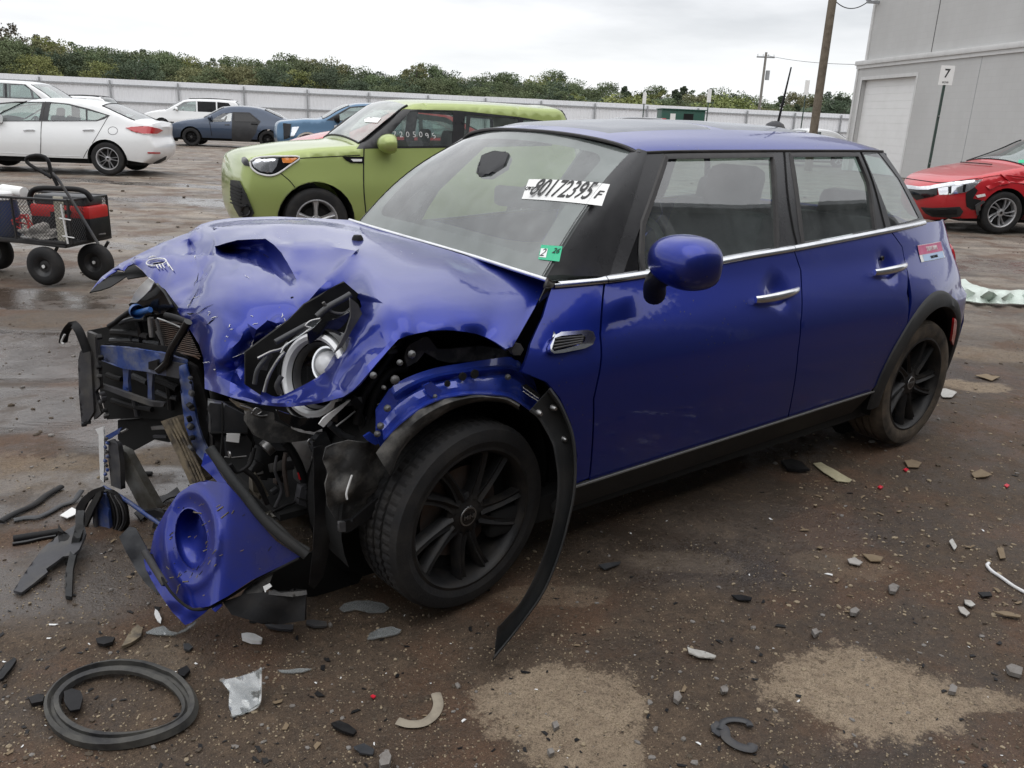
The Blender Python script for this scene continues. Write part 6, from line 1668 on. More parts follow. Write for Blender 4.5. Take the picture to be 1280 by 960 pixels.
# ---- white saloon, left ---------------------------------------------------------
MAT['whitep'] = paint('white car paint', (.78, .79, .79), 0, .35, .25, .12, dust=(.5, .46, .40))
ELP = [(-.80, .24, 'bumper'), (-.87, .42, 'bumper'), (-.84, .64, 'bumper'), (-.70, .76, 'hood'), (-.2, .88, 'hood'), (.35, .96, 'hood'), (.48, 1.0, 'hood'), (.85, 1.20, 'screen'), (1.18, 1.365, 'screen'), (1.5, 1.425, 'roof'), (1.9, 1.435, 'roof'), (2.3, 1.41, 'roof'), (2.62, 1.34, 'roof'), (2.95, 1.205, 'back'), (3.25, 1.085, 'back'), (3.45, 1.055, 'deck'), (3.58, 1.035, 'deck'), (3.60, .97, 'rear'), (3.56, .78, 'rear'), (3.62, .56, 'rear'), (3.56, .38, 'rear'), (3.42, .26, 'rear')]
C1 = Car('parked_car', 'white saloon parked side-on at the left edge, seen from its tail', 'car', placed(137, 219, 6, 2.70), ELP, 1.80, 2.70, .325, MAT['whitep'], None, belt=.97, tum=.30)
c = C1
fw_ = [c.LU(*p) for p in ((-60, 151), (-42, 140), (-15, 132), (15, 129), (53, 128.4), (48.5, 150.6))]
rw_ = [c.LU(*p) for p in ((60, 150.6), (63.5, 128.6), (85, 131), (107, 137), (107.5, 150.4))]
qw_ = [c.LU(*p) for p in ((109.5, 150.3), (109.5, 137.8), (134, 144.3), (128, 147), (121, 150))]
fr_ = [c.LU(*p) for p in ((-64, 152), (-44, 138), (-15, 130), (20, 126.8), (62, 127.2), (86, 129.6), (110, 135.5), (138, 144.5), (130, 149), (121, 151.6))]
c.build([fw_, rw_, qw_], fr_)
c.wheels('twin', MAT['alloys']); c.cabin(.4, 3.1, .35, (1.3, 2.25), .75); c.mirror(.72, 1.02, MAT['whitep'])
c.line('door_seam', [(57, 127), (52, 152), (51, 180), (50.5, 203)], .008, MAT['greyp'])
c.line('door_seam', [(135, 146), (128, 158), (118, 175), (108, 190), (103, 200)], .006, MAT['greyp'])
c.line('door_crease', [(-20, 189.5), (20, 191.5), (60, 194), (100, 195)], .006, MAT['whitep'], .0)
c.panel('tail_lamp', [(157, 160), (170, 158.5), (185, 158), (198, 160.5), (203, 163), (195, 167), (180, 167.5), (168, 165)], MAT['red_lens'], .01, 3, .02)
c.panel('tail_lamp_strip', [(176, 166), (190, 166), (196, 166), (194, 168), (178, 168)], MAT['paper'], .012, 2, .01)
c.panel('reflector', [(184, 190.2), (200, 190.2), (200, 192), (185, 191.8)], MAT['red_lens'], .008, 2)
c.panel('rear_valance', [(191, 204), (200, 199), (208, 195), (207, 199), (200, 203), (192, 205.5)], MAT['clad'], .006, 2)
c.line('fuel_flap', [(141+6*math.cos(a*.52), 163.4+5*math.sin(a*.52)) for a in range(13)], .005, MAT['greyp'], 0, 1)
for (a, b) in ((37, 163), (111, 163)): c.line('door_handle', [(a-7, b+.4), (a, b-.2), (a+7, b)], .014, MAT['chrome'], .02, 2)
c.line('window_trim', [(-20, 152), (30, 151.8), (70, 151.8), (121, 151.4)], .006, MAT['chrome'])
# ---- lime-green boxy hatchback ------------------------------------------------------
MAT['lime'] = paint('lime green car paint', (.33, .40, .125), .3, .35, .2, .15, dust=(.30, .30, .2))
SLP = [(-.66, .24, 'bumper'), (-.72, .42, 'bumper'), (-.72, .66, 'bumper'), (-.70, .84, 'bumper'), (-.60, .96, 'hood'), (-.1, 1.055, 'hood'), (.40, 1.10, 'hood'), (.50, 1.12, 'hood'), (.84, 1.37, 'screen'), (1.06, 1.52, 'screen'), (1.28, 1.56, 'roof'), (2.0, 1.575, 'roof'), (2.7, 1.565, 'roof'), (2.98, 1.54, 'roof'), (3.10, 1.30, 'back'), (3.17, 1.08, 'back'), (3.20, .9, 'rear'), (3.22, .6, 'rear'), (3.16, .3, 'rear')]
C2 = Car('parked_car', 'lime green boxy hatchback parked just behind the wrecked car', 'car', placed(397, 316, 27, 0), SLP, 1.80, 2.57, .335, MAT['lime'], None, belt=1.06, tum=.17, taper=(.16, .08), arch=.40, crown=dict(bumper=.05, hood=.03))
c = C2
fw_ = [c.LU(*p) for p in ((486, 183), (489, 167), (513, 138.6), (566, 139.5), (565.5, 182.5))]
rw_ = [c.LU(*p) for p in ((580, 183), (581, 143), (648, 148.5), (650, 183))]
qw_ = [c.LU(*p) for p in ((655, 183), (654, 150), (680, 152), (684, 178))]
fr_ = [c.LU(*p) for p in ((446, 186), (460, 170), (480, 152), (506, 136.5), (571, 138), (648, 146), (684, 152), (690, 182), (572, 184.5))]
c.build([fw_, rw_, qw_], fr_, screen_m=MAT['hazeglass'])
c.wheels('silver5', MAT['alloys'], rimf=.64); c.cabin(.4, 3.0, .4, (1.25, 2.2), .8); c.mirror(.78, 1.13, MAT['lime'], (.13, .24, .17))
c.panel('headlamp', [(313, 202), (320, 198.5), (340, 196.5), (374, 196.5), (374, 199), (364, 206), (352, 214), (343, 219), (325, 217.5), (315, 211)], MAT['gloss'], .004, 3, .02)
c.panel('lamp_lens', [(316, 203), (322, 200), (348, 199), (346, 208), (340, 216), (326, 214.5), (318, 209)], MAT['bulb'], .016, 3, .01)
c.panel('indicator', [(352, 198.3), (372, 198), (364, 204), (354, 204)], mat('amber lens', (.75, .25, .05), .15, Coat_Weight=1.0), .02, 2, .01)
c.line('lamp_rim', [(314, 202), (322, 198), (345, 196), (374, 196.5), (362, 207), (343, 219), (325, 217.5), (315, 210), (313, 203)], .010, MAT['white'], .012)
c.panel('lower_grille', [(292, 225), (300, 226), (307, 240), (314, 256), (318, 266), (315, 271), (303, 270), (296, 258), (292, 244)], MAT['clad'], .02, 3, .03)
for k in range(6): c.line('grille_bar', [(293, 231+4.4*k), (298, 233+4.4*k), (305, 236+4.4*k)], .008, MAT['void'], .04, 2)
c.panel('upper_grille', [(303, 198), (307, 197), (311, 201), (312, 208), (306, 207), (303, 203)], MAT['gloss'], .006, 2, .01)
c.line('fog_lamp', [(310+4.5*math.cos(a*.7), 262+6*math.sin(a*.7)) for a in range(10)], .012, MAT['gloss'], .04, 1)
c.line('door_seam', [(455, 186), (454.5, 210), (455, 240), (458, 271)], .007, MAT['void'])
c.line('bonnet_seam', [(374, 198), (400, 196.5), (430, 195), (450, 194)], .005, MAT['void'])
c.line('bumper_seam', [(350, 216), (362, 226), (371, 237)], .005, MAT['void'])
c.panel('side_vent', [(428, 196), (454, 196), (454, 204), (438, 203.5), (432, 200)], MAT['gloss'], .006, 3, .01)
c.panel('vent_plate', [(438, 199), (452, 199), (452, 202), (441, 202)], MAT['white'], .014, 3, .004)
c.panel('paper_notice', [(456, 149), (462, 147), (477, 148), (472, 154), (456, 153)], MAT['paper'], .006, 3, .002)
c.line('door_handle', [(540, 206), (549, 204), (558, 203)], .018, MAT['lime'], .03, 2)
c.line('aerial', [(663, 133), (664, 129)], .01, MAT['black'], .0, 1)
for i, ch in enumerate(('7', '2', '0', '5', '0', '9', '5')):
    p = c.hit(493+i*8.2, 168.5+(.0 if i < 5 else 1.5), .006); q = c.hit(496+i*8.2, 168.5, .006); r_ = c.hit(493+i*8.2, 164, .006)
    if p and q and r_: text('chalk_digit', ch, .085, MAT['white'], p, q-p, r_-p, c.root, -.001)
# ---- red saloon, right ---------------------------------------------------------------
MAT['redp'] = paint('red car paint', (.50, .012, .02), .25, .3, .25, .2, dust=(.3, .22, .18))
CVP = [(-.72, .20, 'bumper'), (-.84, .34, 'bumper'), (-.86, .54, 'bumper'), (-.82, .70, 'bumper'), (-.70, .80, 'hood'), (-.2, .94, 'hood'), (.20, 1.02, 'hood'), (.32, 1.05, 'hood'), (.80, 1.25, 'screen'), (1.15, 1.43, 'screen'), (1.5, 1.50, 'roof'), (2.0, 1.505, 'roof'), (2.5, 1.42, 'roof'), (2.95, 1.20, 'back'), (3.4, 1.06, 'back'), (3.62, 1.04, 'deck'), (3.68, .95, 'rear'), (3.72, .6, 'rear'), (3.6, .26, 'rear')]
C3 = Car('parked_car', 'red saloon with a dented left wing parked by the grey building', 'car', placed(1246, 292, 7, 0), CVP, 1.80, 2.70, .328, MAT['redp'], None, belt=.97, tum=.32, taper=(.26, .14), arch=.385, crown=dict(bumper=.12))
c = C3
fw_ = [(.9, 1.02), (.88, 1.07), (1.28, 1.37), (1.75, 1.425), (1.75, 1.02)]; rw_ = [(1.83, 1.02), (1.83, 1.425), (2.3, 1.37), (2.7, 1.18), (2.85, 1.05), (2.7, 1.02)]
c.build([fw_, rw_], [(.65, .985), (1.22, 1.41), (1.75, 1.455), (2.35, 1.40), (3.0, 1.04), (2.7, .99)])
c.wheels('machined', MAT['alloys'], rimf=.68, steer=R_(-4)); c.cabin(.4, 3.1, .35, (1.3, 2.25), .75); c.mirror(.80, 1.04, MAT['redp'])
c.panel('headlamp', [(1173, 236), (1180, 232.5), (1200, 229), (1226, 225.5), (1218, 234), (1208, 240), (1190, 243), (1175, 243.5)], MAT['bulb'], .006, 3, .02)
c.panel('lamp_divider', [(1186, 234), (1190, 233), (1189, 242), (1186, 242)], MAT['gloss'], .018, 2, .006)
c.panel('lamp_divider', [(1204, 231), (1208, 230), (1206, 240), (1203, 240)], MAT['gloss'], .018, 2, .006)
c.panel('upper_grille', [(1136, 235), (1150, 236), (1172, 236), (1172, 243.5), (1160, 247), (1146, 250), (1138, 243)], MAT['gloss'], .006, 3, .02)
c.panel('chrome_wing', [(1133, 231.5), (1150, 234), (1163, 233), (1190, 228.5), (1228, 224.5), (1222, 229), (1200, 231), (1178, 234.5), (1162, 237.5), (1148, 237.5), (1135, 236)], MAT['chrome'], .02, 3, .012)
c.panel('lower_grille', [(1152, 259), (1165, 260), (1200, 258.5), (1204, 264), (1200, 270), (1188, 271.5), (1166, 270), (1158, 266)], MAT['clad'], .006, 3, .03)
c.panel('lower_grille_core', [(1158, 262), (1196, 261), (1196, 267), (1168, 268)], MAT['void'], .025, 3, .01)
c.panel('broken_wing_gap', [(1207, 242), (1218, 234), (1222, 238), (1216, 248), (1226, 250), (1224, 262), (1214, 262), (1208, 258)], MAT['void'], .008, 3, .01)
c.panel('exposed_bumper_foam', [(1218, 256), (1228, 250), (1234, 256), (1228, 266), (1220, 268)], MAT['greyp'], .03, 3, .02)
c.panel('broken_trim', [(1219, 244), (1230, 242), (1231, 245), (1221, 247)], MAT['white'], .03, 2, .01)
c.line('bonnet_seam', [(1127, 222), (1150, 225.5), (1178, 228.5), (1200, 226), (1230, 222)], .008, MAT['void'])
c.line('wing_crease', [(1215, 226), (1235, 221), (1255, 219), (1280, 221)], .008, MAT['redp'], .004)
c.panel('dent_edge', [(1232, 233), (1240, 229), (1256, 226), (1262, 229), (1248, 232), (1236, 237)], MAT['redp'], .02, 3, .02, .03)
c.panel('dent_edge', [(1250, 218), (1264, 222), (1280, 224), (1280, 230), (1262, 228)], MAT['redp'], .01, 3, .02, .04)
c.line('wiper', [(1185, 203), (1215, 205), (1240, 207)], .008, MAT['black'], .02)
c.panel('green_sticker', [(1273, 200.5), (1281, 200), (1281, 204), (1273, 204)], gm, .006, 2, .002)
# ---- dark blue crashed saloon ------------------------------------------------------------
MAT['slate'] = paint('slate blue car paint', (.035, .055, .095), .4, .35, .3, .1)
C4 = Car('parked_car', 'dark blue saloon with a charcoal rear door and smashed nose by the fence', 'car', placed(240, 182.5, 10, 0), [(x-.0 if x > -.5 else x*.9, z*1.01, t) for x, z, t in ELP], 1.78, 2.70, .32, MAT['slate'], None, belt=.97, tum=.30)
c = C4
MAT['charc'] = weather(mat('charcoal door skin', (.02, .02, .022), .6), (.02, .02, .022), .5, 6, (.05, .05, .05), (.4, .7), .2)
c.build([[c.LU(*p) for p in ((262, 152.5), (268, 148), (278, 142), (290, 140.8), (289, 151.8))]], None, extra_regs=[('rear_door', [c.LU(*p) for p in ((290.5, 140), (312, 140.5), (326, 152), (322, 158), (320, 166), (313, 177), (290, 176.5))], MAT['charc'])], glass_m=MAT['hglass'])
c.wheels('steel', MAT['black']); c.cabin(.4, 3.1, .35, (1.3, 2.25), .75); c.mirror(.72, 1.02, MAT['slate'])
c.panel('rear_door_window', [(293, 141.5), (311, 142.5), (322, 151), (321, 152.5), (293, 152)], MAT['gloss'], .008, 3, .004)
c.panel('tail_lamp', [(344, 154), (352, 155.5), (356, 157.5), (355, 161.5), (350, 160)], MAT['red_lens'], .01, 2, .01)
c.line('door_seam', [(262, 152), (264, 165), (266, 175)], .01, MAT['void']); c.line('door_handle', [(281, 156), (287, 156)], .015, MAT['greyp'], .01, 1)
c.line('door_handle', [(314, 154.8), (322, 155.4)], .02, MAT['black'], .01, 1)
for k in range(16):
    p = c.root.matrix_world.inverted() @ U(rnd.uniform(214, 231), rnd.uniform(158, 177), y=0) if False else Vector((rnd.uniform(-1.05, -.5), rnd.uniform(-.8, .6), rnd.uniform(.2, .75)))
    box('smashed_nose_piece', p, (rnd.uniform(.1, .35), rnd.uniform(.1, .4), rnd.uniform(.05, .2)), MAT[rnd.choice(['black', 'void', 'greyp', 'black'])], c.root, Matrix.Rotation(rnd.uniform(0, 3), 3, 'XYZ'[k % 3]), .01)
# ---- white minivan by the fence -------------------------------------------------------------
VNP = [(-.85, .28, 'bumper'), (-.95, .5, 'bumper'), (-.92, .8, 'bumper'), (-.75, .95, 'hood'), (-.2, 1.08, 'hood'), (.2, 1.14, 'hood'), (.7, 1.42, 'screen'), (1.05, 1.60, 'screen'), (1.5, 1.70, 'roof'), (2.5, 1.73, 'roof'), (3.3, 1.72, 'roof'), (3.75, 1.66, 'roof'), (3.98, 1.30, 'back'), (4.08, 1.08, 'back'), (4.12, .8, 'rear'), (4.12, .5, 'rear'), (4.0, .3, 'rear')]
C5 = Car('parked_van', 'white minivan with dark rear windows parked behind the dark blue saloon', 'minivan', placed(204, 165, 12, 0), VNP, 1.95, 3.0, .34, MAT['whitep'], None, belt=1.10, tum=.20)
c = C5
c.build([[(.55, 1.12), (.75, 1.30), (1.15, 1.56), (1.75, 1.62), (1.75, 1.10)]], None, glass_m=MAT['glass'], extra_regs=[('rear_side_window', [(1.82, 1.10), (1.82, 1.62), (2.75, 1.63), (2.75, 1.10)], MAT['gloss']), ('rear_side_window', [(2.82, 1.10), (2.82, 1.63), (3.4, 1.60), (3.7, 1.2), (3.6, 1.14)], MAT['gloss'])])
c.wheels('silver5', MAT['alloys']); c.cabin(.4, 3.6, .4, (1.3, 2.4), .7); c.mirror(.8, 1.2, MAT['whitep'])
for sg in (-.62, .62): tube('roof_rail', [(1.4, sg, 1.74), (2.5, sg, 1.79), (3.5, sg, 1.76)], .02, MAT['black'], c.root)
# ---- blue pickup-like SUV behind the green car ------------------------------------------------
MAT['midblue'] = paint('mid blue car paint', (.06, .14, .24), .4, .35, .25, .1)
SUP = [(-.80, .35, 'bumper'), (-.92, .55, 'bumper'), (-.92, .85, 'bumper'), (-.86, 1.02, 'bumper'), (-.70, 1.08, 'hood'), (-.1, 1.15, 'hood'), (.45, 1.19, 'hood'), (.9, 1.44, 'screen'), (1.25, 1.60, 'screen'), (1.6, 1.67, 'roof'), (2.4, 1.69, 'roof'), (3.3, 1.66, 'roof'), (3.6, 1.4, 'back'), (3.8, 1.15, 'back'), (3.85, .8, 'rear'), (3.8, .4, 'rear')]
C6 = Car('parked_car', 'mid-blue high-riding car nosing out behind the green hatchback', 'car', placed(386, 199, 14, 0), SUP, 1.9, 2.8, .37, MAT['midblue'], None, belt=1.13, tum=.2, taper=(.16, .1))
c = C6
c.build([[(.75, 1.16), (.95, 1.34), (1.3, 1.54), (1.85, 1.60), (1.85, 1.16)], [(1.95, 1.16), (1.95, 1.6), (2.8, 1.6), (2.95, 1.18)]], [(.55, 1.15), (1.25, 1.57), (1.8, 1.63), (2.9, 1.63), (3.1, 1.15)])
c.wheels('silver5', MAT['black'], far=False); c.cabin(.5, 3.2, .45, (1.4, 2.4), .9); c.mirror(.9, 1.22, MAT['black'], (.12, .26, .2))
c.panel('grille', [(354, 154), (364, 155), (362, 172), (355, 174)], MAT['gloss'], .01, 3, .02)
c.panel('headlamp', [(365, 159), (374, 158.5), (371, 164), (367, 171), (363, 172)], MAT['bulb'], .012, 2, .01)
c.panel('side_badge', [(418, 157), (421, 156), (421, 159), (418, 160)], MAT['white'], .012, 2, .01)
# ---- red car between them -----------------------------------------------------------------
C7 = Car('parked_car', 'red car of which only the bonnet shows between the green hatchback and the blue car', 'car', placed(420, 232, 22, 0), CVP, 1.80, 2.70, .328, MAT['redp'], None, belt=.97, tum=.32, taper=(.26, .14))
c = C7
c.build([fw_ if False else [(1.0, 1.0), (.98, 1.05), (1.35, 1.30), (1.75, 1.345), (1.75, 1.0)], [(1.83, 1.0), (1.83, 1.345), (2.3, 1.31), (2.7, 1.18), (2.85, 1.05), (2.7, 1.02)]], [(.65, .985), (1.22, 1.41), (1.75, 1.455), (2.35, 1.40), (3.0, 1.04), (2.7, .99)])
c.wheels('machined', MAT['alloys'], far=False)
# ---- white pickup, far left, facing right ----------------------------------------------------
PKP = [(-.9, .45, 'bumper'), (-1.0, .7, 'bumper'), (-.98, 1.1, 'bumper'), (-.85, 1.25, 'hood'), (-.2, 1.33, 'hood'), (.35, 1.38, 'hood'), (.75, 1.63, 'screen'), (1.15, 1.86, 'screen'), (1.4, 1.93, 'roof'), (2.2, 1.95, 'roof'), (2.75, 1.92, 'roof'), (2.88, 1.6, 'back'), (2.92, 1.35, 'back'), (3.0, 1.33, 'deck'), (4.7, 1.33, 'deck'), (4.75, 1.0, 'rear'), (4.7, .5, 'rear')]
Mt = placed(88, 180, 4, .0, .98, flip=True)
C8 = Car('parked_truck', 'white pickup truck behind the white saloon, facing right', 'pickup truck', Mt, PKP, 2.0, 3.6, .40, MAT['whitep'], None, belt=1.35, tum=.16, side=1, taper=(.12, .05))
c = C8
c.build([[(.85, 1.42), (1.0, 1.6), (1.35, 1.83), (1.9, 1.86), (1.9, 1.42)], [(1.98, 1.42), (1.98, 1.86), (2.6, 1.84), (2.7, 1.42)]], [(.75, 1.40), (1.3, 1.86), (2.68, 1.88), (2.76, 1.4)])
c.wheels('silver5', MAT['alloys'], far=False); c.cabin(.5, 2.8, .8, (1.3,), .8)
# ---- white SUV beyond it (roof, rear corner and red lamp show) --------------------------------
C9 = Car('parked_car', 'white SUV with roof rails and a red tail lamp showing over the white saloon', 'car', placed(96, 161.5, 3, 0), SUP, 1.9, 2.7, .36, MAT['whitep'], None, belt=1.13, tum=.2, taper=(.16, .1))
C9.root.matrix_world = C9.root.matrix_world @ Matrix.Translation((-2.0, 0, -.08)); C9.M = C9.root.matrix_world.copy(); C9.Mi = C9.M.inverted()
c = C9
c.build([], None, extra_regs=[('side_glass', [(1.0, 1.16), (1.5, 1.60), (2.6, 1.60), (3.1, 1.3), (3.1, 1.18)], MAT['gloss'])])
c.wheels('silver5', MAT['alloys'], far=False)
box('tail_lamp', (3.68, -.78, 1.22), (.25, .18, .34), MAT['red_lens'], c.root, None, .04)
for sg in (-.62, .62): tube('roof_rail', [(1.4, sg, 1.71), (2.4, sg, 1.76), (3.2, sg, 1.72)], .025, MAT['black'], c.root)
# ---- cars whose roofs show over the wreck's roof -------------------------------------------------
MAT['darkcar'] = paint('dark grey car paint', (.04, .04, .045), .4, .35, .2, .1)
for (px, py, nm, m_, lab) in ((778, 196, 'parked_car', MAT['darkcar'], 'dark grey car whose roof just shows over the roof of the wrecked car'), (1012, 208, 'parked_car', MAT['whitep'], 'white car whose roof just shows between the poles near the building')):
    c = Car(nm, lab, 'car', placed(px, py, 12, 1.4), SUP if m_ is MAT['darkcar'] else CVP, 1.85, 2.7, .35, m_, None, belt=1.1, tum=.2)
    c.build([[(.75, 1.16), (.95, 1.34), (1.3, 1.54), (1.85, 1.60), (1.85, 1.16)], [(1.95, 1.16), (1.95, 1.6), (2.8, 1.6), (2.95, 1.18)]] if m_ is MAT['darkcar'] else [[(.9, 1.02), (.88, 1.07), (1.28, 1.37), (1.75, 1.425), (1.75, 1.02)]], None)
    c.wheels('silver5', MAT['alloys'], far=False)
    if m_ is MAT['darkcar']: box('roof_lamp', (3.3, -.5, 1.66), (.18, .3, .1), MAT['red_lens'], c.root, None, .02)
# ------------------------------------------------------------------ fence, building, poles, signs
# fence: corrugated pale sheets on posts and rails; its line from the left runs away to the right
def CP(px, depth, z=0):
    """point at a distance into the view, on the vertical plane through image column px at the horizon"""
    hy_ = 120.7+(px)*.0423
    d = ray(px, hy_); k = depth/ (d.dot(CF)); p = CAM+d*k; p.z = z; return p
MAT['sheet'] = weather(mat('galvanised fence sheet', (.74, .75, .76), .55, 0), (.76, .77, .79), .35, .5, (.58, .58, .58), (.45, .65), .1, 10)
MAT['post'] = weather(mat('fence steel', (.25, .26, .27), .6, .4), (.34, .35, .36), .4, 6, (.14, .13, .12), (.5, .7), .1)
FA, FB_ = CP(-230, 57), CP(1075, 76)
FH = 3.02
fd = (FB_-FA); fl = fd.length; fu = fd.normalized(); fnrm = Vector((0, 0, 1)).cross(fu)
if (CAM-FA).dot(fnrm) < 0: fnrm = -fnrm
FN = empty('metal_fence', FA, 'long pale corrugated metal fence across the back of the yard', 'fence')
FN.rotation_euler[2] = math.atan2(fu.y, fu.x)
sgn = 1 if (Matrix.Rotation(-FN.rotation_euler[2], 3, 'Z') @ fnrm).y > 0 else -1
bay = 4.7; nb = int(fl/bay)+1
def corr(w, h, pitch=.30):
    vs = []; fs = []; x = 0; prof = []
    while x < w-1e-6:
        prof += [(x, 0), (x+pitch*.55, 0), (x+pitch*.62, .03), (x+pitch*.92, .03)]; x += pitch
    prof.append((w, 0))
    for a, b in prof: vs += [(a, b*sgn, -.03), (a, b*sgn, h)]
    for i in range(len(prof)-1): fs.append((2*i, 2*i+2, 2*i+3, 2*i+1))
    me = bpy.data.meshes.new('fence_sheet'); me.from_pydata(vs, [], fs); me.materials.append(MAT['sheet']); me.update(); return me
shm = corr(bay-.01, FH)
pm = bpy.data.meshes.new('post'); bm = bmesh.new(); box_bm(bm, (0, 0, FH/2-.05), (.11, .11, FH-.1)); bm.to_mesh(pm); bm.free(); pm.materials.append(MAT['post'])
rm_ = bpy.data.meshes.new('rail'); bm = bmesh.new(); box_bm(bm, (bay/2, 0, 0), (bay-.12, .07, .11)); bm.to_mesh(rm_); bm.free(); rm_.materials.append(MAT['post'])
for i in range(nb):
    o = bpy.data.objects.new('fence_sheet', shm); link(o, FN); o.location = (i*bay, 0, rnd.uniform(-.015, .015))
    o = bpy.data.objects.new('post', pm); link(o, FN); o.location = (i*bay, sgn*.13, 0)
    for z in (FH-.42, 1.42, .35):
        o = bpy.data.objects.new('rail', rm_); link(o, FN); o.location = (i*bay, sgn*.10, z)
# ---- grey block building --------------------------------------------------------------
BH = 1.32
pA = CP(1060, 25*BH); pB = CP(1280, 17.7*BH)
bu = (pB-pA).normalized(); bn = Vector((0, 0, 1)).cross(bu)
if (CAM-pA).dot(bn) < 0: bn = -bn
BLD = empty('warehouse', pA, 'grey painted block building with a white roller door, right', 'building')
BLD.rotation_euler[2] = math.atan2(bu.y, bu.x)
Bi = Matrix.Rotation(-BLD.rotation_euler[2], 4, 'Z') @ Matrix.Translation(-pA)
bs = 1 if (Matrix.Rotation(-BLD.rotation_euler[2], 3, 'Z') @ bn).y > 0 else -1
def BU(px, py):
    """pixel -> (along wall, height) on the wall plane"""
    p = Bi @ PL(px, py, pA, bn); return Vector((p.x, p.z))
MB_ = mat('painted blockwork', (.34, .34, .335), .8); P_ = MB_.node_tree.nodes['Principled BSDF']
t_ = nd(MB_, 'ShaderNodeTexCoord'); br = nd(MB_, 'ShaderNodeTexBrick'); mp = nd(MB_, 'ShaderNodeMapping'); mp.inputs['Rotation'].default_value = (math.pi/2, 0, 0)
lk(MB_, t_.outputs['Object'], mp.inputs[0]); lk(MB_, mp.outputs[0], br.inputs['Vector'])
br.inputs['Scale'].default_value = 1; br.inputs['Brick Width'].default_value = .4; br.inputs['Row Height'].default_value = .2; br.inputs['Mortar Size'].default_value = .008; br.inputs['Mortar Smooth'].default_value = .6
br.inputs['Color1'].default_value = (.51, .51, .50, 1); br.inputs['Color2'].default_value = (.525, .525, .515, 1); br.inputs['Mortar'].default_value = (.48, .48, .47, 1)
n_ = noise_n(MB_, .7, 8, .65, stretch=(1, 1, .35)); r_ = ramp(MB_, n_.outputs[0], .35, .72, (0, 0, 0), (.45,)*3)
lk(MB_, mixc(MB_, r_.outputs[0], br.outputs['Color'], (.40, .395, .385)), P_.inputs['Base Color'])
bp = nd(MB_, 'ShaderNodeBump'); bp.inputs['Strength'].default_value = .2; bp.inputs['Distance'].default_value = .006; lk(MB_, br.outputs['Fac'], bp.inputs['Height']); bp.invert = True; lk(MB_, bp.outputs[0], P_.inputs['Normal'])
MAT['block'] = MB_
MAT['trimg'] = weather(mat('painted coping', (.45, .45, .44), .7), (.62, .62, .61), .35, 3, (.42, .42, .41), (.6, .8), .1)
def wallbox(name, x0, x1, y0, y1, z0, z1, m_, bev=0):   # y outwards from the wall, towards the yard
    return box(name, ((x0+x1)/2, bs*(y0+y1)/2, (z0+z1)/2), (x1-x0, abs(y1-y0), z1-z0), m_, BLD, None, bev)
corn = BU(1060, 83).y
d0, d1 = BU(1067, 175), BU(1126, 211); dt = BU(1076.5, 100.5); dt2 = BU(1145, 95)
dx0, dx1, dh = (d0.x+dt.x)/2, (d1.x+dt2.x)/2, (dt.y+dt2.y)/2
wl = 16; x00 = 0; up0 = BU(1079.5, 72).x
wallbox('lower_wall', 0, dx0, -.30, 0, 0, corn, MAT['block'])
wallbox('lower_wall', dx1, wl, -.30, 0, 0, corn, MAT['block'])
wallbox('door_lintel_wall', dx0, dx1, -.30, -.003, dh, corn, MAT['block'])
wallbox('upper_wall', up0, wl, -.55, -.12, corn, corn+7, MAT['block'])
wallbox('end_wall', 0, .3, -12, -.30, 0, corn, MAT['block'])
wallbox('upper_end_wall', up0, up0+.3, -12, -.55, corn, corn+7, MAT['block'])
wallbox('coping', -.12, wl, -.35, .10, corn-.02, corn+.14, MAT['trimg'], .01)
wallbox('coping_shadow_board', -.06, wl, 0, .05, corn-.14, corn-.022, MAT['trimg'])
wallbox('corner_trim', -.03, .10, 0, .03, 0, corn-.15, MAT['trimg'])
wallbox('corner_trim', up0-.04, up0+.10, -.12, -.08, corn+.15, corn+7, MAT['trimg'])
wallbox('roof', .3, wl, -12, -.5, corn-.1, corn, MAT['trimg'])
jx = BU(1160, 63).x
wallbox('joint', jx, jx+.03, -.118, -.112, corn+.15, corn+7, MAT['greyp'])
jx = BU(1216, 130).x
wallbox('joint', jx, jx+.02, 0, .004, 0, corn-.15, MAT['post'])
wallbox('door_frame', dx0-.12, dx0, -.05, .012, 0, dh+.12, MAT['trimg']); wallbox('door_frame', dx1, dx1+.10, -.05, .012, 0, dh+.12, MAT['trimg']); wallbox('door_frame', dx0, dx1, -.05, .012, dh, dh+.12, MAT['trimg'])
MAT['rolld'] = weather(mat('white door panel', (.66, .66, .65), .5), (.80, .80, .79), .3, 2, (.65, .65, .63), (.4, .6), 0)
ns = 13
RDo = wallbox('roller_door', dx0, dx1, -.26, -.22, 0, dh, MAT['trimg'])
for i in range(ns):
    z0 = dh*i/ns; o = box('door_panel', ((dx0+dx1)/2, bs*-.20, z0+dh/ns/2), (dx1-dx0-.02, .04, dh/ns-.003), MAT['rolld'], None, None, 0); o.parent = RDo
# service bracket with insulators where the wire lands
sv = BU(1094, 3)
wallbox('service_bracket', sv.x, sv.x+.1, -.12, .35, sv.y-.05, sv.y+.05, MAT['post']); wallbox('insulator', sv.x-.05, sv.x+.05, .2, .35, sv.y+.05, sv.y+.3, MAT['greyp'])
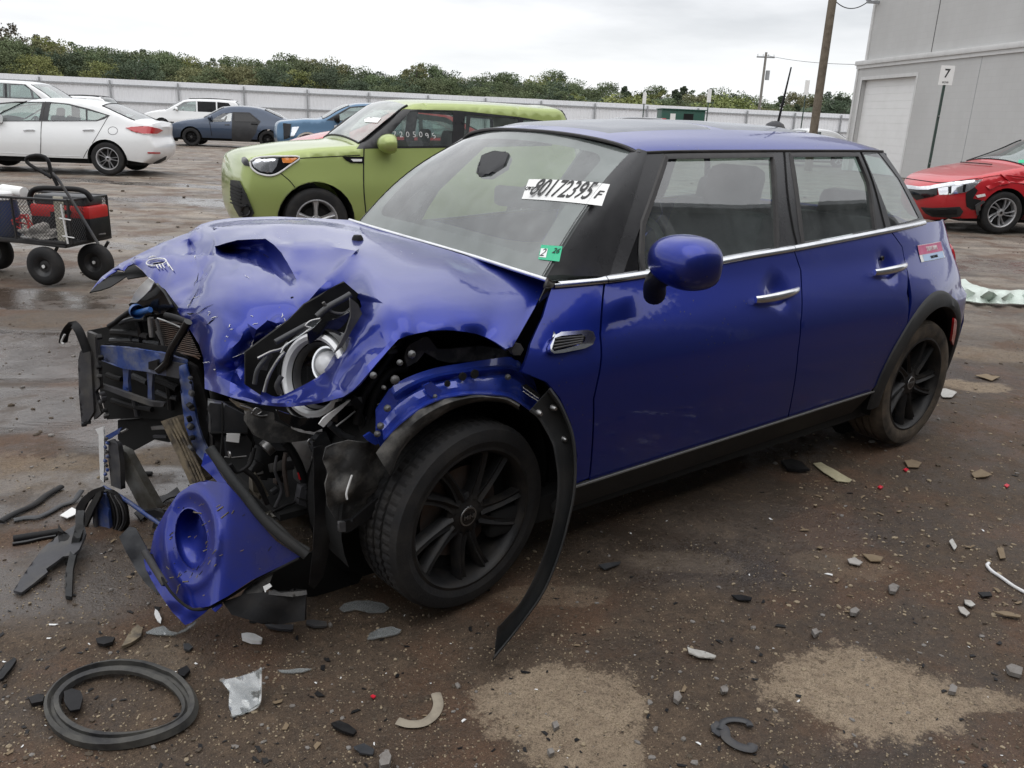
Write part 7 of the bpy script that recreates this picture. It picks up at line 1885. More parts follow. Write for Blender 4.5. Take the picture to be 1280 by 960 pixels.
# ---- poles -------------------------------------------------------------------------------
MAT['wood'] = weather(mat('weathered pole wood', (.16, .13, .10), .9), (.17, .14, .105), .7, 5, (.07, .055, .04), (.8, .95), .5, 40)
pb = CP(1017, 31)
PL1 = tube('utility_pole', [pb, pb+Vector((0, 0, 5)), pb+Vector((0, 0, 12))], [.155, .15, .12], MAT['wood'], None, 16, 1)
tag(PL1, 'thick brown wooden utility pole beside the grey building', 'utility pole')
p2 = CP(946, 95)
R2 = empty('utility_pole', p2, 'distant grey utility pole with a crossarm and transformer beyond the fence', 'utility pole')
hz2 = 120.7+950*.0423; ht = 1.44+(hz2-72)*95/F_PX
tube('pole', [(0, 0, 0), (0, 0, ht)], [.17, .13], MAT['greyp'] if False else weather(mat('grey pole wood', (.2, .19, .17), .9), (.22, .205, .185), .4, 5, (.12, .11, .1), (.8, .95), 0), R2, 8, 1)
cx_ = CRH*1.0
tube('crossarm', [cx_*-1.0+Vector((0, 0, ht-.5)), cx_*1.0+Vector((0, 0, ht-.5))], .09, MAT['post'], R2, 6, 1)
tube('transformer', [cx_*.45+Vector((0, 0, ht-2.9)), cx_*.45+Vector((0, 0, ht-1.9))], .24, MAT['post'], R2, 10, 1)
for k in (-.9, -.3, .3, .9): tube('insulator', [cx_*k+Vector((0, 0, ht-.45)), cx_*k+Vector((0, 0, ht-.2))], .05, MAT['white'], R2, 6, 1)
def wire(a, b, sag, r, lab):
    P = [a.lerp(b, i/16)+Vector((0, 0, -4*sag*(i/16)*(1-i/16))) for i in range(17)]
    o = tube('overhead_wire', P, r, MAT['black'], None, 5, 1); tag(o, lab, 'wire'); return o
wire(pb+Vector((0, 0, ((120.7+1041*.0423)-13)*31/F_PX+1.44)), BLD.matrix_basis @ Vector((sv.x, bs*.3, sv.y)) if False else pA+bu*sv.x+bn*.3+Vector((0, 0, sv.y)), .28, .018, 'black service wire sagging from the wooden pole to the grey building')
wire(p2+Vector((0, 0, ht-.3)), CP(1090, 60, 1.44+(166.8-86)*60/F_PX), .3, .02, 'thin overhead wire running right from the distant crossarm pole')
# ---- row number signs ------------------------------------------------------------------------
MAT['gpost'] = weather(mat('green sign post', (.03, .06, .05), .6), (.035, .065, .055), .5, 12, (.10, .09, .08), (.5, .7), .1)
def sign(px, pyt, pyb, depth, wpx, label, digit=None):
    base = CP(px, depth); hz = 120.7+px*.0423; top = 1.44+(hz-pyt)*depth/F_PX; bot = 1.44+(hz-pyb)*depth/F_PX; w = wpx*depth/F_PX
    r = empty('row_sign', base, label, 'sign'); r.rotation_euler[2] = -YAW
    bm = bmesh.new()
    box_bm(bm, (0, .02, bot/2+.1), (.055, .012, bot+.2)); box_bm(bm, (-.024, .032, bot/2+.1), (.008, .03, bot+.2)); box_bm(bm, (.024, .032, bot/2+.1), (.008, .03, bot+.2))
    bmo('post', bm, MAT['gpost'], r, 0)
    pl = box('sign_plate', (0, 0, (top+bot)/2), (w, .006, top-bot), MAT['paper'], r, None, 0)
    if digit:
        text('lettering', digit, (top-bot)*.62, MAT['ink'], (0, -.006, (top+bot)/2+(top-bot)*.08), (1, 0, 0), (0, 0, 1), pl, .004)
        text('lettering', 'ROW', (top-bot)*.14, MAT['ink'], (0, -.006, bot+(top-bot)*.13), (1, 0, 0), (0, 0, 1), pl, .001)
        for z in (.8, 1.9): box('post_bolt', (0, -.0, z), (.03, .03, .04), MAT['steel'], r)
    return r
sign(1169, 87.5, 110, 20, 17, 'white number 7 sign on a green post in front of the grey wall', '7')
sign(803, 118, 131, 42, 4.5, 'small white sign on a thin post left of the green cabinet', None)
sign(882.5, 114, 129.5, 42, 5, 'small white sign on a thin post right of the green cabinet', None)
sign(1001, 104, 121, 45, 5.5, 'small white sign on a thin post left of the wooden pole', None)
# ---- dark green cabinet / site box behind the roof -----------------------------------------------
MAT['dgreen'] = weather(mat('dark green paint', (.012, .07, .05), .5), (.014, .08, .055), .4, 5, (.04, .05, .04), (.4, .6), .1)
gb = CP(853, 42); w = 54*42/F_PX; h = 1.44+(156.8-138.5)*42/F_PX
GBX = empty('site_box', gb, 'dark green steel site box with an opening, seen over the blue roof', 'container'); GBX.rotation_euler[2] = -YAW
box('shell', (0, .8, h/2), (w, 1.6, h), MAT['dgreen'], GBX, None, .03); box('roof_lip', (0, .8, h+.02), (w+.1, 1.7, .05), MAT['dgreen'], GBX)
box('opening', (.12*w, -.004, h-.38), (.22*w, .02, .42), MAT['void'], GBX); box('notice', (-.24*w, -.01, h-.34), (.12*w, .01, .30), MAT['paper'], GBX)
# ------------------------------------------------------------------ trees
def leafmat(name, c1, c2):
    m = mat(name, c1, .75); P = m.node_tree.nodes['Principled BSDF']
    oi = nd(m, 'ShaderNodeObjectInfo'); n = noise_n(m, .55, 3); n2 = noise_n(m, 4, 2)
    mxr = mth2(m, 'ADD', n.outputs[0], mth2(m, 'MULTIPLY', mth2(m, 'SUBTRACT', n2.outputs[0], .5), .12))
    r = ramp(m, mxr, .35, .68, c1, c2); hs = nd(m, 'ShaderNodeHueSaturation')
    hs.inputs['Hue'].default_value = .5
    v = mth2(m, 'MULTIPLY_ADD', oi.outputs['Random'], .4, .8); lk(m, v, hs.inputs['Value'])
    hh_ = mth2(m, 'MULTIPLY_ADD', oi.outputs['Random'], .03, .49); lk(m, hh_, hs.inputs['Hue'])
    lk(m, r.outputs[0], hs.inputs['Color']); lk(m, hs.outputs[0], P.inputs['Base Color']); P.inputs['Specular IOR Level'].default_value = .2
    return m
def mth2(m, op, a, b=None, c=None):
    n = nd(m, 'ShaderNodeMath', operation=op)
    for i, s in enumerate((a, b, c)):
        if s is None: continue
        if isinstance(s, bpy.types.NodeSocket): lk(m, s, n.inputs[i])
        else: n.inputs[i].default_value = s
    return n.outputs[0]
LM = {'green': leafmat('mixed green leaves', (.10, .125, .065), (.17, .20, .105)), 'dark': leafmat('dark evergreen leaves', (.065, .085, .055), (.10, .13, .08)),  # leaf colours lightened and greyed in place of distance haze
      'olive': leafmat('turning olive leaves', (.14, .14, .07), (.22, .21, .11)), 'lime': leafmat('yellow-green leaves', (.15, .17, .06), (.27, .28, .11)), 'bare': leafmat('thin greyish leaves', (.10, .09, .06), (.20, .18, .12))}
BARK = weather(mat('bark', (.09, .075, .06), .9), (.10, .085, .07), .5, 6, (.05, .04, .03), (.8, .95), .3)
def tree_mesh(seed, h, w, n, kind, base=.12, leaf=.12):
    r = random.Random(seed); V = []; F = []
    cl = []
    nc = 62 if kind != 'pine' else 60
    for k in range(nc):
        t = r.random()**.8
        if kind == 'pine': z = h*(base+(1-base)*t); rad = w*.5*(1-t)**.8+.25; cr_ = .55+.5*(1-t)
        elif kind == 'tall': z = h*(base+.05+(.90-base)*t); rad = w*.5*math.sqrt(max(0.02, 1-((t-.5)/.56)**2)); cr_ = .5+.5*r.random()
        else: z = h*(base+(.93-base)*t); rad = w*.5*math.sqrt(max(0.03, 1-((t-.45)/.62)**2)); cr_ = .6+.75*r.random()
        a = r.random()*6.283; q = rad*math.sqrt(r.random())
        cl.append((q*math.cos(a), q*math.sin(a), z, cr_*w/7.6))
    for k in range(n):
        cx, cy, cz, cr_ = cl[r.randrange(nc)]
        # points over the clump's shell, sparser inside
        u = r.uniform(-1, 1); a = r.random()*6.283; s = math.sqrt(1-u*u); q = cr_*(.55+.5*r.random())
        x, y, z = cx+q*s*math.cos(a), cy+q*s*math.sin(a), cz+q*u*.75
        if z < .3: z = .3+r.random()*.5
        L_ = leaf*r.uniform(.6, 1.5)
        d = Vector((r.gauss(0, 1), r.gauss(0, 1), r.gauss(0, .7))).normalized(); e = d.orthogonal().normalized(); e = (Matrix.Rotation(r.random()*6.28, 3, d) @ e); f = d.cross(e)
        b = len(V); c = Vector((x, y, z))
        V += [c+e*L_, c+f*L_*.55, c-e*L_*.8, c-f*L_*.5]; F.append((b, b+1, b+2, b+3))
    me = bpy.data.meshes.new('crown'); me.from_pydata([tuple(v) for v in V], [], F); me.update(); me.shade_smooth(); return me
def trunk_mesh(seed, h, w, r0):
    r = random.Random(seed); bm = bmesh.new()
    tube_bm(bm, [(0, 0, -.1), (.05*r.uniform(-1, 1), .05, h*.35), (.2*r.uniform(-1, 1), .1, h*.85)], [r0, r0*.75, r0*.2], 7)
    for k in range(6):
        a = r.random()*6.28; z = h*(.25+.1*k); tube_bm(bm, [(0, 0, z), (w*.3*math.cos(a), w*.3*math.sin(a), z+h*.16)], [r0*.4, r0*.1], 5)
    me = bpy.data.meshes.new('trunk'); bm.to_mesh(me); bm.free(); me.materials.append(BARK); return me
TM = {}
specs = {'round': (8.5, 6.5, 8000, 'round'), 'round2': (8.0, 7.5, 8000, 'round'), 'tall': (10, 4.6, 6500, 'tall'), 'pine': (9, 5.0, 6500, 'pine'), 'thin': (9, 5.0, 1800, 'tall'), 'bush': (4.2, 5.0, 3400, 'round')}
for i, (k, a) in enumerate(specs.items()): TM[k] = (tree_mesh(11+i, *a[:3], a[3], base=.05 if k == 'bush' else .12), trunk_mesh(31+i, a[0], a[1], .2 if k != 'bush' else .1), a[0])
_cm = {}
def crown_of(kind, lm):
    if (kind, lm) not in _cm:
        me = TM[kind][0].copy(); me.materials.clear(); me.materials.append(LM[lm]); _cm[(kind, lm)] = me
    return _cm[(kind, lm)]
def tree(px, top, depth, kind, lm, label, group, wsc=1.0):
    p = CP(px, depth); hz = 120.7+px*.0423; h = 1.44+(hz-top)*depth/F_PX; s = h/TM[kind][2]/.97
    r = empty('tree' if kind != 'bush' else 'bush', p, label, 'tree' if kind != 'bush' else 'bush', group, rnd.random()*6.28)
    ws = s**.5*wsc*1.05; r.scale = (ws, ws, s)
    for nm, me in (('crown', crown_of(kind, lm)), ('trunk', TM[kind][1])):
        o = bpy.data.objects.new(nm, me); link(o, r)
    return r
# skyline of the wood as the photograph shows it (column, top row)
SKY = [(-120, 40), (-60, 45), (0, 44), (15, 46), (35, 60), (60, 57), (75, 47), (90, 58), (105, 66), (120, 57), (135, 70), (150, 64), (165, 68), (185, 66), (205, 70), (222, 67), (240, 79), (262, 82), (290, 78), (320, 78), (340, 76), (360, 76), (380, 78), (400, 80), (420, 86), (450, 91), (480, 96), (505, 92), (520, 88), (535, 90), (560, 98), (590, 102), (620, 98), (645, 100), (660, 104), (685, 96), (700, 97), (720, 104), (740, 112), (755, 108), (780, 114), (810, 116), (825, 110), (845, 110), (860, 116), (880, 114), (900, 112), (925, 118), (945, 124), (965, 128), (985, 122), (1005, 120), (1025, 118), (1045, 118), (1070, 116)]
def skyt(px):
    for i in range(len(SKY)-1):
        if SKY[i][0] <= px <= SKY[i+1][0]: t = (px-SKY[i][0])/(SKY[i+1][0]-SKY[i][0]); return SKY[i][1]*(1-t)+SKY[i+1][1]*t
    return SKY[-1][1] if px > 0 else SKY[0][1]
GRP = {'green': 'mixed green trees of the wood behind the fence', 'dark': 'dark evergreens of the wood behind the fence', 'olive': 'olive and brown turning trees of the wood behind the fence', 'lime': 'yellow-green trees of the wood behind the fence', 'bare': 'thin greyish trees in the wood behind the fence'}
LAB = {'green': 'mixed green tree in the wood behind the pale metal fence', 'dark': 'dark evergreen tree in the wood behind the pale metal fence', 'olive': 'olive-brown turning tree in the wood behind the pale metal fence', 'lime': 'yellow-green tree in the wood behind the pale metal fence', 'bare': 'thin greyish tree in the wood behind the pale metal fence'}
ZN = [(30, 'at the far left edge'), (110, 'above the white pickup'), (180, 'above the white saloon'), (260, 'above the white minivan'), (330, 'above the dark blue saloon'), (410, 'above the gap before the blue car'), (490, 'above the blue car'), (580, 'above the green windscreen'), (680, 'above the green car roof'), (780, 'left of the green site box'), (890, 'above the green site box'), (960, 'by the far crossarm pole'), (1200, 'beside the thick wooden pole')]
def zone(px):
    for a, b in ZN:
        if px < a: return b
px = -100; r9 = random.Random(5)
while px < 1080:
    f = px/1060
    dark = .30 if px < 780 else .6
    for row in range(3):
        q = r9.random()
        lm = 'dark' if q < dark*(.9 if row else .6) else ('olive' if q > .86 else ('lime' if q > .80 else 'green'))
        if px < 40 and row == 0: lm = 'bare' if q < .3 else lm
        kind = 'pine' if (lm == 'dark' and px > 760 and r9.random() < .7) else r9.choice(['round', 'round2', 'round', 'tall'])
        top = skyt(px)+r9.uniform(-3, 4)+(6 if row == 1 else (13 if row == 2 else 0))
        dep = (122 if px < 700 else 135)-row*12+r9.uniform(-4, 4)
        if px < 60: dep -= 15
        hz = 120.7+px*.0423
        zn = zone(px); rw_n = ('up front', 'midway', 'at the back')[2-row]
        lb = LAB[lm].replace('in the wood behind the pale metal fence', '')+rw_n+' in the wood, '+zn
        tree(px+r9.uniform(-8, 8), min(top, hz-10-4*row*0), dep, kind, lm, lb, LAB[lm].split(' in the')[0]+'s '+rw_n+', '+zn)
    px += 21
tree(790, 123, 92, 'bush', 'lime', 'bright yellow-green bush right behind the fence', None, 1.6)
tree(818, 125, 90, 'bush', 'lime', 'pale yellow-green bush beside the brighter one behind the fence', None, 1.4) if False else None
tree(906, 124, 92, 'bush', 'lime', 'bright yellow bush behind the fence left of the far pole', None, 1.5)
tree(520, 84, 108, 'tall', 'olive', 'tall slender olive tree standing above the wood, mid-photo', None)
tree(10, 34, 105, 'thin', 'bare', 'pale thinly leaved tree at the far left above the wood', None, 1.3)
# dense dark interior of the wood (keeps the sky from showing between the trunks)
V = []; F = []; r8 = random.Random(3)
for k in range(16000):
    px_ = r8.uniform(-130, 1090); hz = 120.7+px_*.0423; dep = r8.uniform(112, 132); tz = 1.44+(hz-skyt(max(-119, min(1069, px_)))-16)*dep/F_PX
    c = CP(px_, dep, r8.uniform(0, max(2.5, tz))); L_ = r8.uniform(.3, .7); e = Vector((r8.gauss(0, 1), r8.gauss(0, 1), r8.gauss(0, 1))).normalized(); f = e.orthogonal().normalized(); b = len(V)
    V += [c+e*L_, c+f*L_*.7, c-e*L_, c-f*L_*.7]; F.append((b, b+1, b+2, b+3))
UG = mo('undergrowth', V, F, LM['dark'], None, 0); UG['kind'] = 'stuff'
# ---- long shed behind the photographer, mirrored in the car's windows and doors ---------------------
MAT['shed'] = weather(mat('dark shed cladding', (.10, .105, .11), .6), (.10, .105, .11), .4, .6, (.06, .06, .06), (.5, .7), .1)
SH = empty('long_shed', (0, -9.5, 0), 'long dark metal shed behind the photographer, seen only mirrored in the blue doors and windows', 'building')
box('wall', (8, 0, 4.6), (70, .3, 9.2), MAT['shed'], SH); box('roof', (8, -5, 9.3), (71, 11, .25), MAT['post'], SH)
for k in range(12): box('pilaster', (-24+6*k, .2, 4.5), (.4, .12, 8.9), MAT['post'], SH)
# ------------------------------------------------------------------ garden cart with a red machine
cb = G(57, 356)
CART = empty('garden_cart', (cb.x, cb.y, 0), 'black mesh-sided pull cart with pneumatic wheels standing on wet ground, far left', 'cart'); CART.rotation_euler[2] = -YAW-R_(8)
Cm = Matrix.Translation((cb.x, cb.y, 0)) @ Matrix.Rotation(CART.rotation_euler[2], 4, 'Z'); Ci = Cm.inverted()
# local frame: x to the right across the view, y away. near side rail lies at y=0.05
def CL(px, py, y=.05):
    o = Ci @ CAM; d = Ci.to_3x3() @ ray(px, py); t = (y-o.y)/d.y; return o+d*t
MAT['cartb'] = weather(mat('black cart steel', (.015, .015, .016), .4), (.016, .016, .017), .4, 15, (.06, .05, .045), (.3, .6), .1)
def bar(name, a, b, r, par=None, m=None): return tube(name, [a, b], r, m or MAT['cartb'], par or CART, 6, 1)
W2 = .50
a0, a1 = CL(-110, 239), CL(84, 251); zt = (a0.z+a1.z)/2; b0 = CL(-110, 290); b1 = CL(82, 305); zb = (b0.z+b1.z)/2; xl, xr = a0.x, a1.x
for y in (.05, .05+W2):
    bar('top_rail', (xl, y, zt), (xr, y, zt), .011); bar('bottom_rail', (xl, y, zb), (xr, y, zb), .014)
    for x in (xr, CL(14, 250).x, CL(-50, 250).x): bar('side_post', (x, y, zb), (x, y, zt), .011)
for x in (xl, xr):
    for z in (zt, zb): bar('end_rail', (x, .05, z), (x, .05+W2, z), .011)
    bar('side_post', (x, .05, zb), (x, .05, zt+.0), .013)
# expanded-metal mesh sides
def meshside(p0, ux, h, w, name='mesh_side'):
    bm = bmesh.new(); st = .030; n = int((w+h)/st)
    for k in range(n):
        c = -h+k*st*1.0+st/2
        for sg in (1, -1):
            # line x = c + t (sg=1) / c + h - t
            t0, t1 = 0, h; A = (c if sg > 0 else c+h); B_ = (c+h if sg > 0 else c)
            x0, x1 = A, B_; z0, z1 = 0.0, h
            if sg > 0:
                if x0 < 0: z0 = -x0; x0 = 0
                if x1 > w: z1 = h-(x1-w); x1 = w
            else:
                if x0 > w: z0 = x0-w; x0 = w
                if x1 < 0: z1 = h+x1; x1 = 0
            if z1-z0 < .01: continue
            tube_bm(bm, [p0+ux*x0+Vector((0, 0, z0)), p0+ux*x1+Vector((0, 0, z1))], .0018, 3)
    o = bmo(name, bm, MAT['greyp'], CART, 0); o['kind'] = 'stuff'
X_ = Vector((1, 0, 0)); Y_ = Vector((0, 1, 0))
meshside(Vector((xl, .05, zb)), X_, zt-zb, xr-xl); meshside(Vector((xl, .05+W2, zb)), X_, zt-zb, xr-xl)
meshside(Vector((xr, .05, zb)), Y_, zt-zb, W2)
box('cart_floor', ((xl+xr)/2, .05+W2/2, zb-.015), (xr-xl, W2, .02), MAT['cartb'], CART)
tube('frame_bar', [CL(-110, 291), CL(20, 301), CL(82, 308), CL(110, 302, .3), CL(138, 296, .55)], .016, MAT['cartb'], CART, 6, 1)
for (a, b) in (((26, 296), (40, 298)), ((97, 300), (104, 295)), ((124, 293), (132, 292))): bar('latch', CL(*a, .03 if a[0] < 50 else .25), CL(*b, .03 if a[0] < 50 else .25), .006, None, MAT['steel'])
bar('vertical_strut', CL(88, 303), CL(88, 308), .012)
def cart_wheel(px, py, y, r):
    c = CL(px, py, y); w = .085
    bm = bmesh.new(); lathe(bm, [(r*.52, -w*.45), (r*.66, -w*.52), (r*.88, -w*.46), (r, -w*.22), (r, w*.22), (r*.88, w*.46), (r*.66, w*.52), (r*.52, w*.45)], 32, 'Y')
    t = bmo('wheel', bm, MAT['tyre'], CART, 50); t.location = (c.x, y, r)
    bm = bmesh.new(); lathe(bm, [(0, -w*.30), (r*.10, -w*.30), (r*.14, -w*.15), (r*.30, -w*.12), (r*.36, -w*.30), (r*.54, -w*.46)], 24, 'Y'); bmo('rim', bm, MAT['cartb'], t, 40)
    bm = bmesh.new(); lathe(bm, [(0, -w*.36), (r*.09, -w*.36), (r*.09, -w*.25)], 12, 'Y'); bmo('hub_nut', bm, MAT['white'], t, 40)
    bar('axle', (c.x, y, r), (c.x, y+.12, r), .012)
    tube('axle_bracket', [(c.x+.02, y+.07, r), (c.x+.03, y+.07, r+.08), (c.x+.08, y+.08, zb-.02)], .014, MAT['cartb'], CART, 6, 2)
RWc = .155
cart_wheel(57, 331, .0, RWc); cart_wheel(119, 320, .30, RWc); cart_wheel(-5, 312, .45, RWc); cart_wheel(-75, 331, .0, RWc)
hd = [CL(123, 305, .02), CL(92, 254, .02), CL(72, 223, .0), CL(64, 215, .0)]
tube('handle_shaft', hd, .011, MAT['greyp'], CART, 8, 1)
lp = [CL(72, 232, .0), CL(64, 215, .0), CL(61, 203, .0), CL(56, 196, .0), CL(45, 194, .0), CL(34, 197, .0), CL(34, 203, .0), CL(44, 210, .0), CL(58, 218, .0), CL(64, 222, .0)]
tube('handle_grip', lp, .014, MAT['black'], CART, 8, 2)
# things riding in the cart
def cthing(name, label, cat, loc):
    r = empty(name, Cm @ Vector(loc), label, cat); r.rotation_euler[2] = CART.rotation_euler[2]; return r
MAT['redt'] = weather(mat('red plastic', (.50, .02, .02), .4), (.50, .02, .02), .25, 12, (.2, .03, .03), (.3, .5), 0)
m0 = CL(84, 270, .32); jb = cthing('jump_pack', 'red and black portable machine with a thick black hose in the cart', 'machine', (m0.x, .36, zb))
wj = CL(119, 260, .30).x-CL(46, 260, .30).x; hj = zt-zb
box('lower_case', (0, 0, hj*.27), (wj, .26, hj*.52), MAT['black'], jb, None, .015); box('red_case', (.0, 0, hj*.66), (wj, .26, hj*.30), MAT['redt'], jb, None, .015)
box('top_case', (0, 0, hj*.92), (wj*.86, .24, hj*.22), MAT['greyd'], jb, None, .015); box('front_vent', (-wj*.05, -.135, hj*.5), (.10, .01, .10), MAT['void'], jb)
box('clamp_mark', (wj*.14, -.135, hj*.66), (.07, .006, .03), MAT['gloss'], jb)
tube('carry_hose', [(-wj*.48, -.10, hj*.6), (-wj*.52, -.10, hj*.9), (-wj*.40, -.10, hj*1.15), (0, -.10, hj*1.2), (wj*.40, -.10, hj*1.18), (wj*.52, -.08, hj*.95)], .022, MAT['black'], jb, 10, 5)
p0 = CL(74, 270, .09); pk = cthing('plank', 'pale board standing upright in the cart', 'board', (p0.x, .10, zb)); box('board', (0, 0, (zt-zb)*.53), (.075, .018, (zt-zb)*1.06), mat('pale wood', (.55, .52, .42), .7), pk)
p0 = CL(86, 270, .08); pk = cthing('strut', 'thin white metal strut leaning against the cart side', 'strut', (p0.x, .03, zb)); bar('tube', (0, 0, 0), (-.02, 0, zt-zb-.03), .008, pk, MAT['white']); bar('crosspiece', (-.04, 0, .06), (.06, 0, .05), .005, pk, MAT['white']); bar('crosspiece', (-.05, 0, .20), (.05, 0, .19), .005, pk, MAT['white'])
MAT['navy'] = weather(mat('navy plastic', (.015, .035, .12), .4), (.015, .035, .12), .3, 14, (.05, .06, .1), (.3, .6), .1)
p0 = CL(2, 270, .2); bg = cthing('water_jug', 'navy blue jug with a white lid at the left end of the cart', 'jug', (p0.x, .22, zb))
bm = bmesh.new(); lathe(bm, [(0, 0), (.11, 0), (.125, .02), (.125, .20), (.115, .24), (.12, .27), (.10, .31)], 24, 'Z'); bmo('body', bm, MAT['navy'], bg, 40)
bm = bmesh.new(); lathe(bm, [(.105, .30), (.125, .30), (.125, .35), (.11, .365), (0, .365)], 24, 'Z'); bmo('lid', bm, MAT['white'], bg, 40)
tube('handle', [(-.05, -.12, .28), (0, -.15, .25), (.06, -.12, .22)], .014, MAT['navy'], bg, 8, 3)
p0 = CL(12, 240, .25); tube_ = tube('paper_roll', [Cm @ Vector((p0.x-.08, .28, zt+.03)), Cm @ Vector((p0.x+.14, .24, zt+.02))], .045, MAT['paper'], None, 14, 1); tag(tube_, 'white roll lying on top of the cart beside the blue jug', 'roll')
MAT['cloth'] = weather(mat('grey rag', (.35, .33, .30), .9), (.38, .36, .33), .5, 12, (.15, .13, .12), (.8, .95), .4)
def blob(name, c, s, m, label, cat, seed):
    bm = bmesh.new(); bmesh.ops.create_icosphere(bm, subdivisions=4, radius=1)
    for v in bm.verts:
        n = 1+.55*noise.noise(v.co*1.7+Vector((seed, 0, 0)))+.25*abs(noise.noise(v.co*4+Vector((0, seed, 0))))
        v.co = Vector((v.co.x*s[0]*n, v.co.y*s[1]*n, max(-.2, v.co.z)*s[2]*n))
    bmesh.ops.transform(bm, matrix=Matrix.Translation(c), verts=bm.verts); o = bmo(name, bm, m, None, 60)
    if label: tag(o, label, cat)
    return o
p0 = CL(47, 286, .16); blob('rag_bundle', Cm @ Vector((p0.x, .20, zb+.03)), (.16, .09, .08), MAT['cloth'], 'crumpled grey rags in the bottom of the cart', 'rags', 3)
p0 = CL(25, 272, .16); o = tube('cable_bundle', [Cm @ (Vector((p0.x, .18, zb+.05))+Vector((.07*math.cos(k*1.3), .05*math.sin(k*1.7), .03*(k % 5)+.02*math.sin(k)))) for k in range(16)], .007, MAT['redt'], None, 6, 4); tag(o, 'tangled red cable beside the blue jug in the cart', 'cable')
# ------------------------------------------------------------------ debris on the ground
def flat(name, pts, m, label, cat, thick=.004, z=.006, amp=.004, sp=7, lift=None):
    """a piece lying on the ground: outline (px, py[, height])"""
    K = [(Vector(p[:2]), p[2] if len(p) > 2 else 0) for p in pts]; D = cdt_regions([('s', [k[0] for k in K])], sp)['s']; vs = []
    for q in D[0]:
        w = a = 0
        for kp, kv in K: d = (kp-q).length; ww = 1/(d*d+9)**1.3; w += ww; a += ww*kv
        zz = a/w; p = U(q.x, q.y, z=.0+zz); g = gz(p.x, p.y); p = U(q.x, q.y, z=g+z+zz)
        p.z += amp*(.5+noise.noise(p*14)); vs.append(p)
    o = mo(name, vs, D[1], m, None, 40); addmod(o, 'SOLIDIFY', thickness=thick, offset=0); tag(o, label, cat); return o
def rod(name, pts, r, m, label, cat, z=None, flat_=1.0, seg=8, up=None):
    P = []
    for p in pts:
        h = p[2] if len(p) > 2 else 0; q = gp(p[0], p[1], (r if z is None else z)+h); P.append(q)
    o = tube(name, P, r, m, None, seg, 4, False, flat_, up); tag(o, label, cat); return o
# oval black gasket ring, kinked
n = 40; P = []
for k in range(n):
    a = 2*math.pi*k/n; x = 151+86*math.cos(a); y = 880-47*math.sin(a)+2.5*math.sin(2*a+1)+1.2*math.cos(3*a)
    if 45 < math.degrees(a) < 170: y += 2
    P.append(gp(x, y, .016+.012*max(0, math.sin(a+.4))))
bm = bmesh.new(); m_ = len(P); rings = []
cen = sum(P, Vector())/m_
for k, p in enumerate(P):
    out_d = (p-cen).normalized(); out_d.z = 0; up_ = Vector((0, 0, 1)); tw = .35*math.sin(2*math.pi*k/n*1+1)
    pr = [(a*.80, b*.85) for a, b in ((-.026, -.008), (-.024, .006), (-.010, .012), (-.006, .002), (.004, .002), (.008, .018), (.022, .012), (.027, -.010))]
    rings.append([bm.verts.new(p+out_d*(a*math.cos(tw)-b*math.sin(tw))+up_*(a*math.sin(tw)+b*math.cos(tw))) for a, b in pr])
for k in range(m_):
    A, B_ = rings[k], rings[(k+1) % m_]
    for j in range(len(A)): bm.faces.new((A[j], A[(j+1) % len(A)], B_[(j+1) % len(A)], B_[j]))
bmesh.ops.recalc_face_normals(bm, faces=bm.faces[:])
MAT['gask'] = weather(mat('dusty black rubber', (.03, .03, .03), .6), (.018, .018, .019), .7, 9, (.11, .105, .09), (.45, .8), .3, 60, .4, .62)
tag(bmo('rubber_ring', bm, MAT['gask'], None, 40), 'large oval black rubber ring lying on the mud, lower left', 'rubber ring')
flat('plastic_scrap', [(80, 866), (90, 862), (101, 865), (104, 874), (100, 888), (88, 890), (82, 882)], MAT['black'], 'black scrap lying inside the oval rubber ring', 'scrap', .006, .02)
MAT['clear'] = glass('scratched clear plastic', (.82, .85, .85), .7, .26, (.55, .57, .57))
flat('lens_shard', [(276, 852, .02), (300, 847, .03), (314, 842, .05), (327, 834, .10), (326, 858, .05), (325, 880, .015), (312, 889, 0), (291, 897, 0), (286, 885, 0), (287, 866, .01)], MAT['clear'], 'clear plastic lens shard with a curved lower edge, bottom left of centre', 'shard', .004, .005, .004, 5)
rod('lens_shard_edge', [(326, 836, .09), (326, 858, .05), (324, 880, .015), (312, 889), (292, 896)], .0028, MAT['white'], 'bright broken rim of the clear lens shard', 'shard').parent = None
flat('lens_shard', [(347, 838), (360, 838), (374, 836), (390, 837), (378, 841), (366, 842), (352, 841)], MAT['clear'], 'thin clear sliver to the right of the large lens shard', 'shard', .003, .004, .003, 5)
flat('lens_shard', [(424, 762), (430, 755), (445, 752), (462, 752), (480, 756), (487, 761), (480, 766), (462, 767), (444, 763), (430, 766)], MAT['clear'], 'long clear plastic shard just in front of the front wheel', 'shard', .004, .006, .005, 5)
flat('lens_shard', [(459, 800), (462, 793), (474, 788), (490, 785), (502, 789), (498, 793), (482, 797), (466, 800)], MAT['clear'], 'curved clear plastic strip below the front wheel', 'shard', .004, .006, .005, 5)
flat('chrome_scrap', [(182, 791), (192, 786), (205, 784), (212, 790), (222, 792), (236, 784), (247, 777), (244, 782), (232, 790), (216, 795), (196, 794)], MAT['clear'], 'bent clear trim piece under the tip of the blue bumper corner', 'trim', .003, .006, .006, 5)
flat('white_scrap', [(194, 762), (197, 764), (202, 774), (201, 780), (197, 777), (193, 768)], MAT['white'], 'small white scrap left of the blue bumper tip', 'scrap', .004, .01, .002, 4)
flat('white_scrap', [(302, 795), (309, 794), (320, 796), (328, 800), (327, 804), (314, 804), (303, 800)], MAT['white'], 'worn white chip of plastic below the bumper corner', 'scrap', .012, .006, .004, 4)
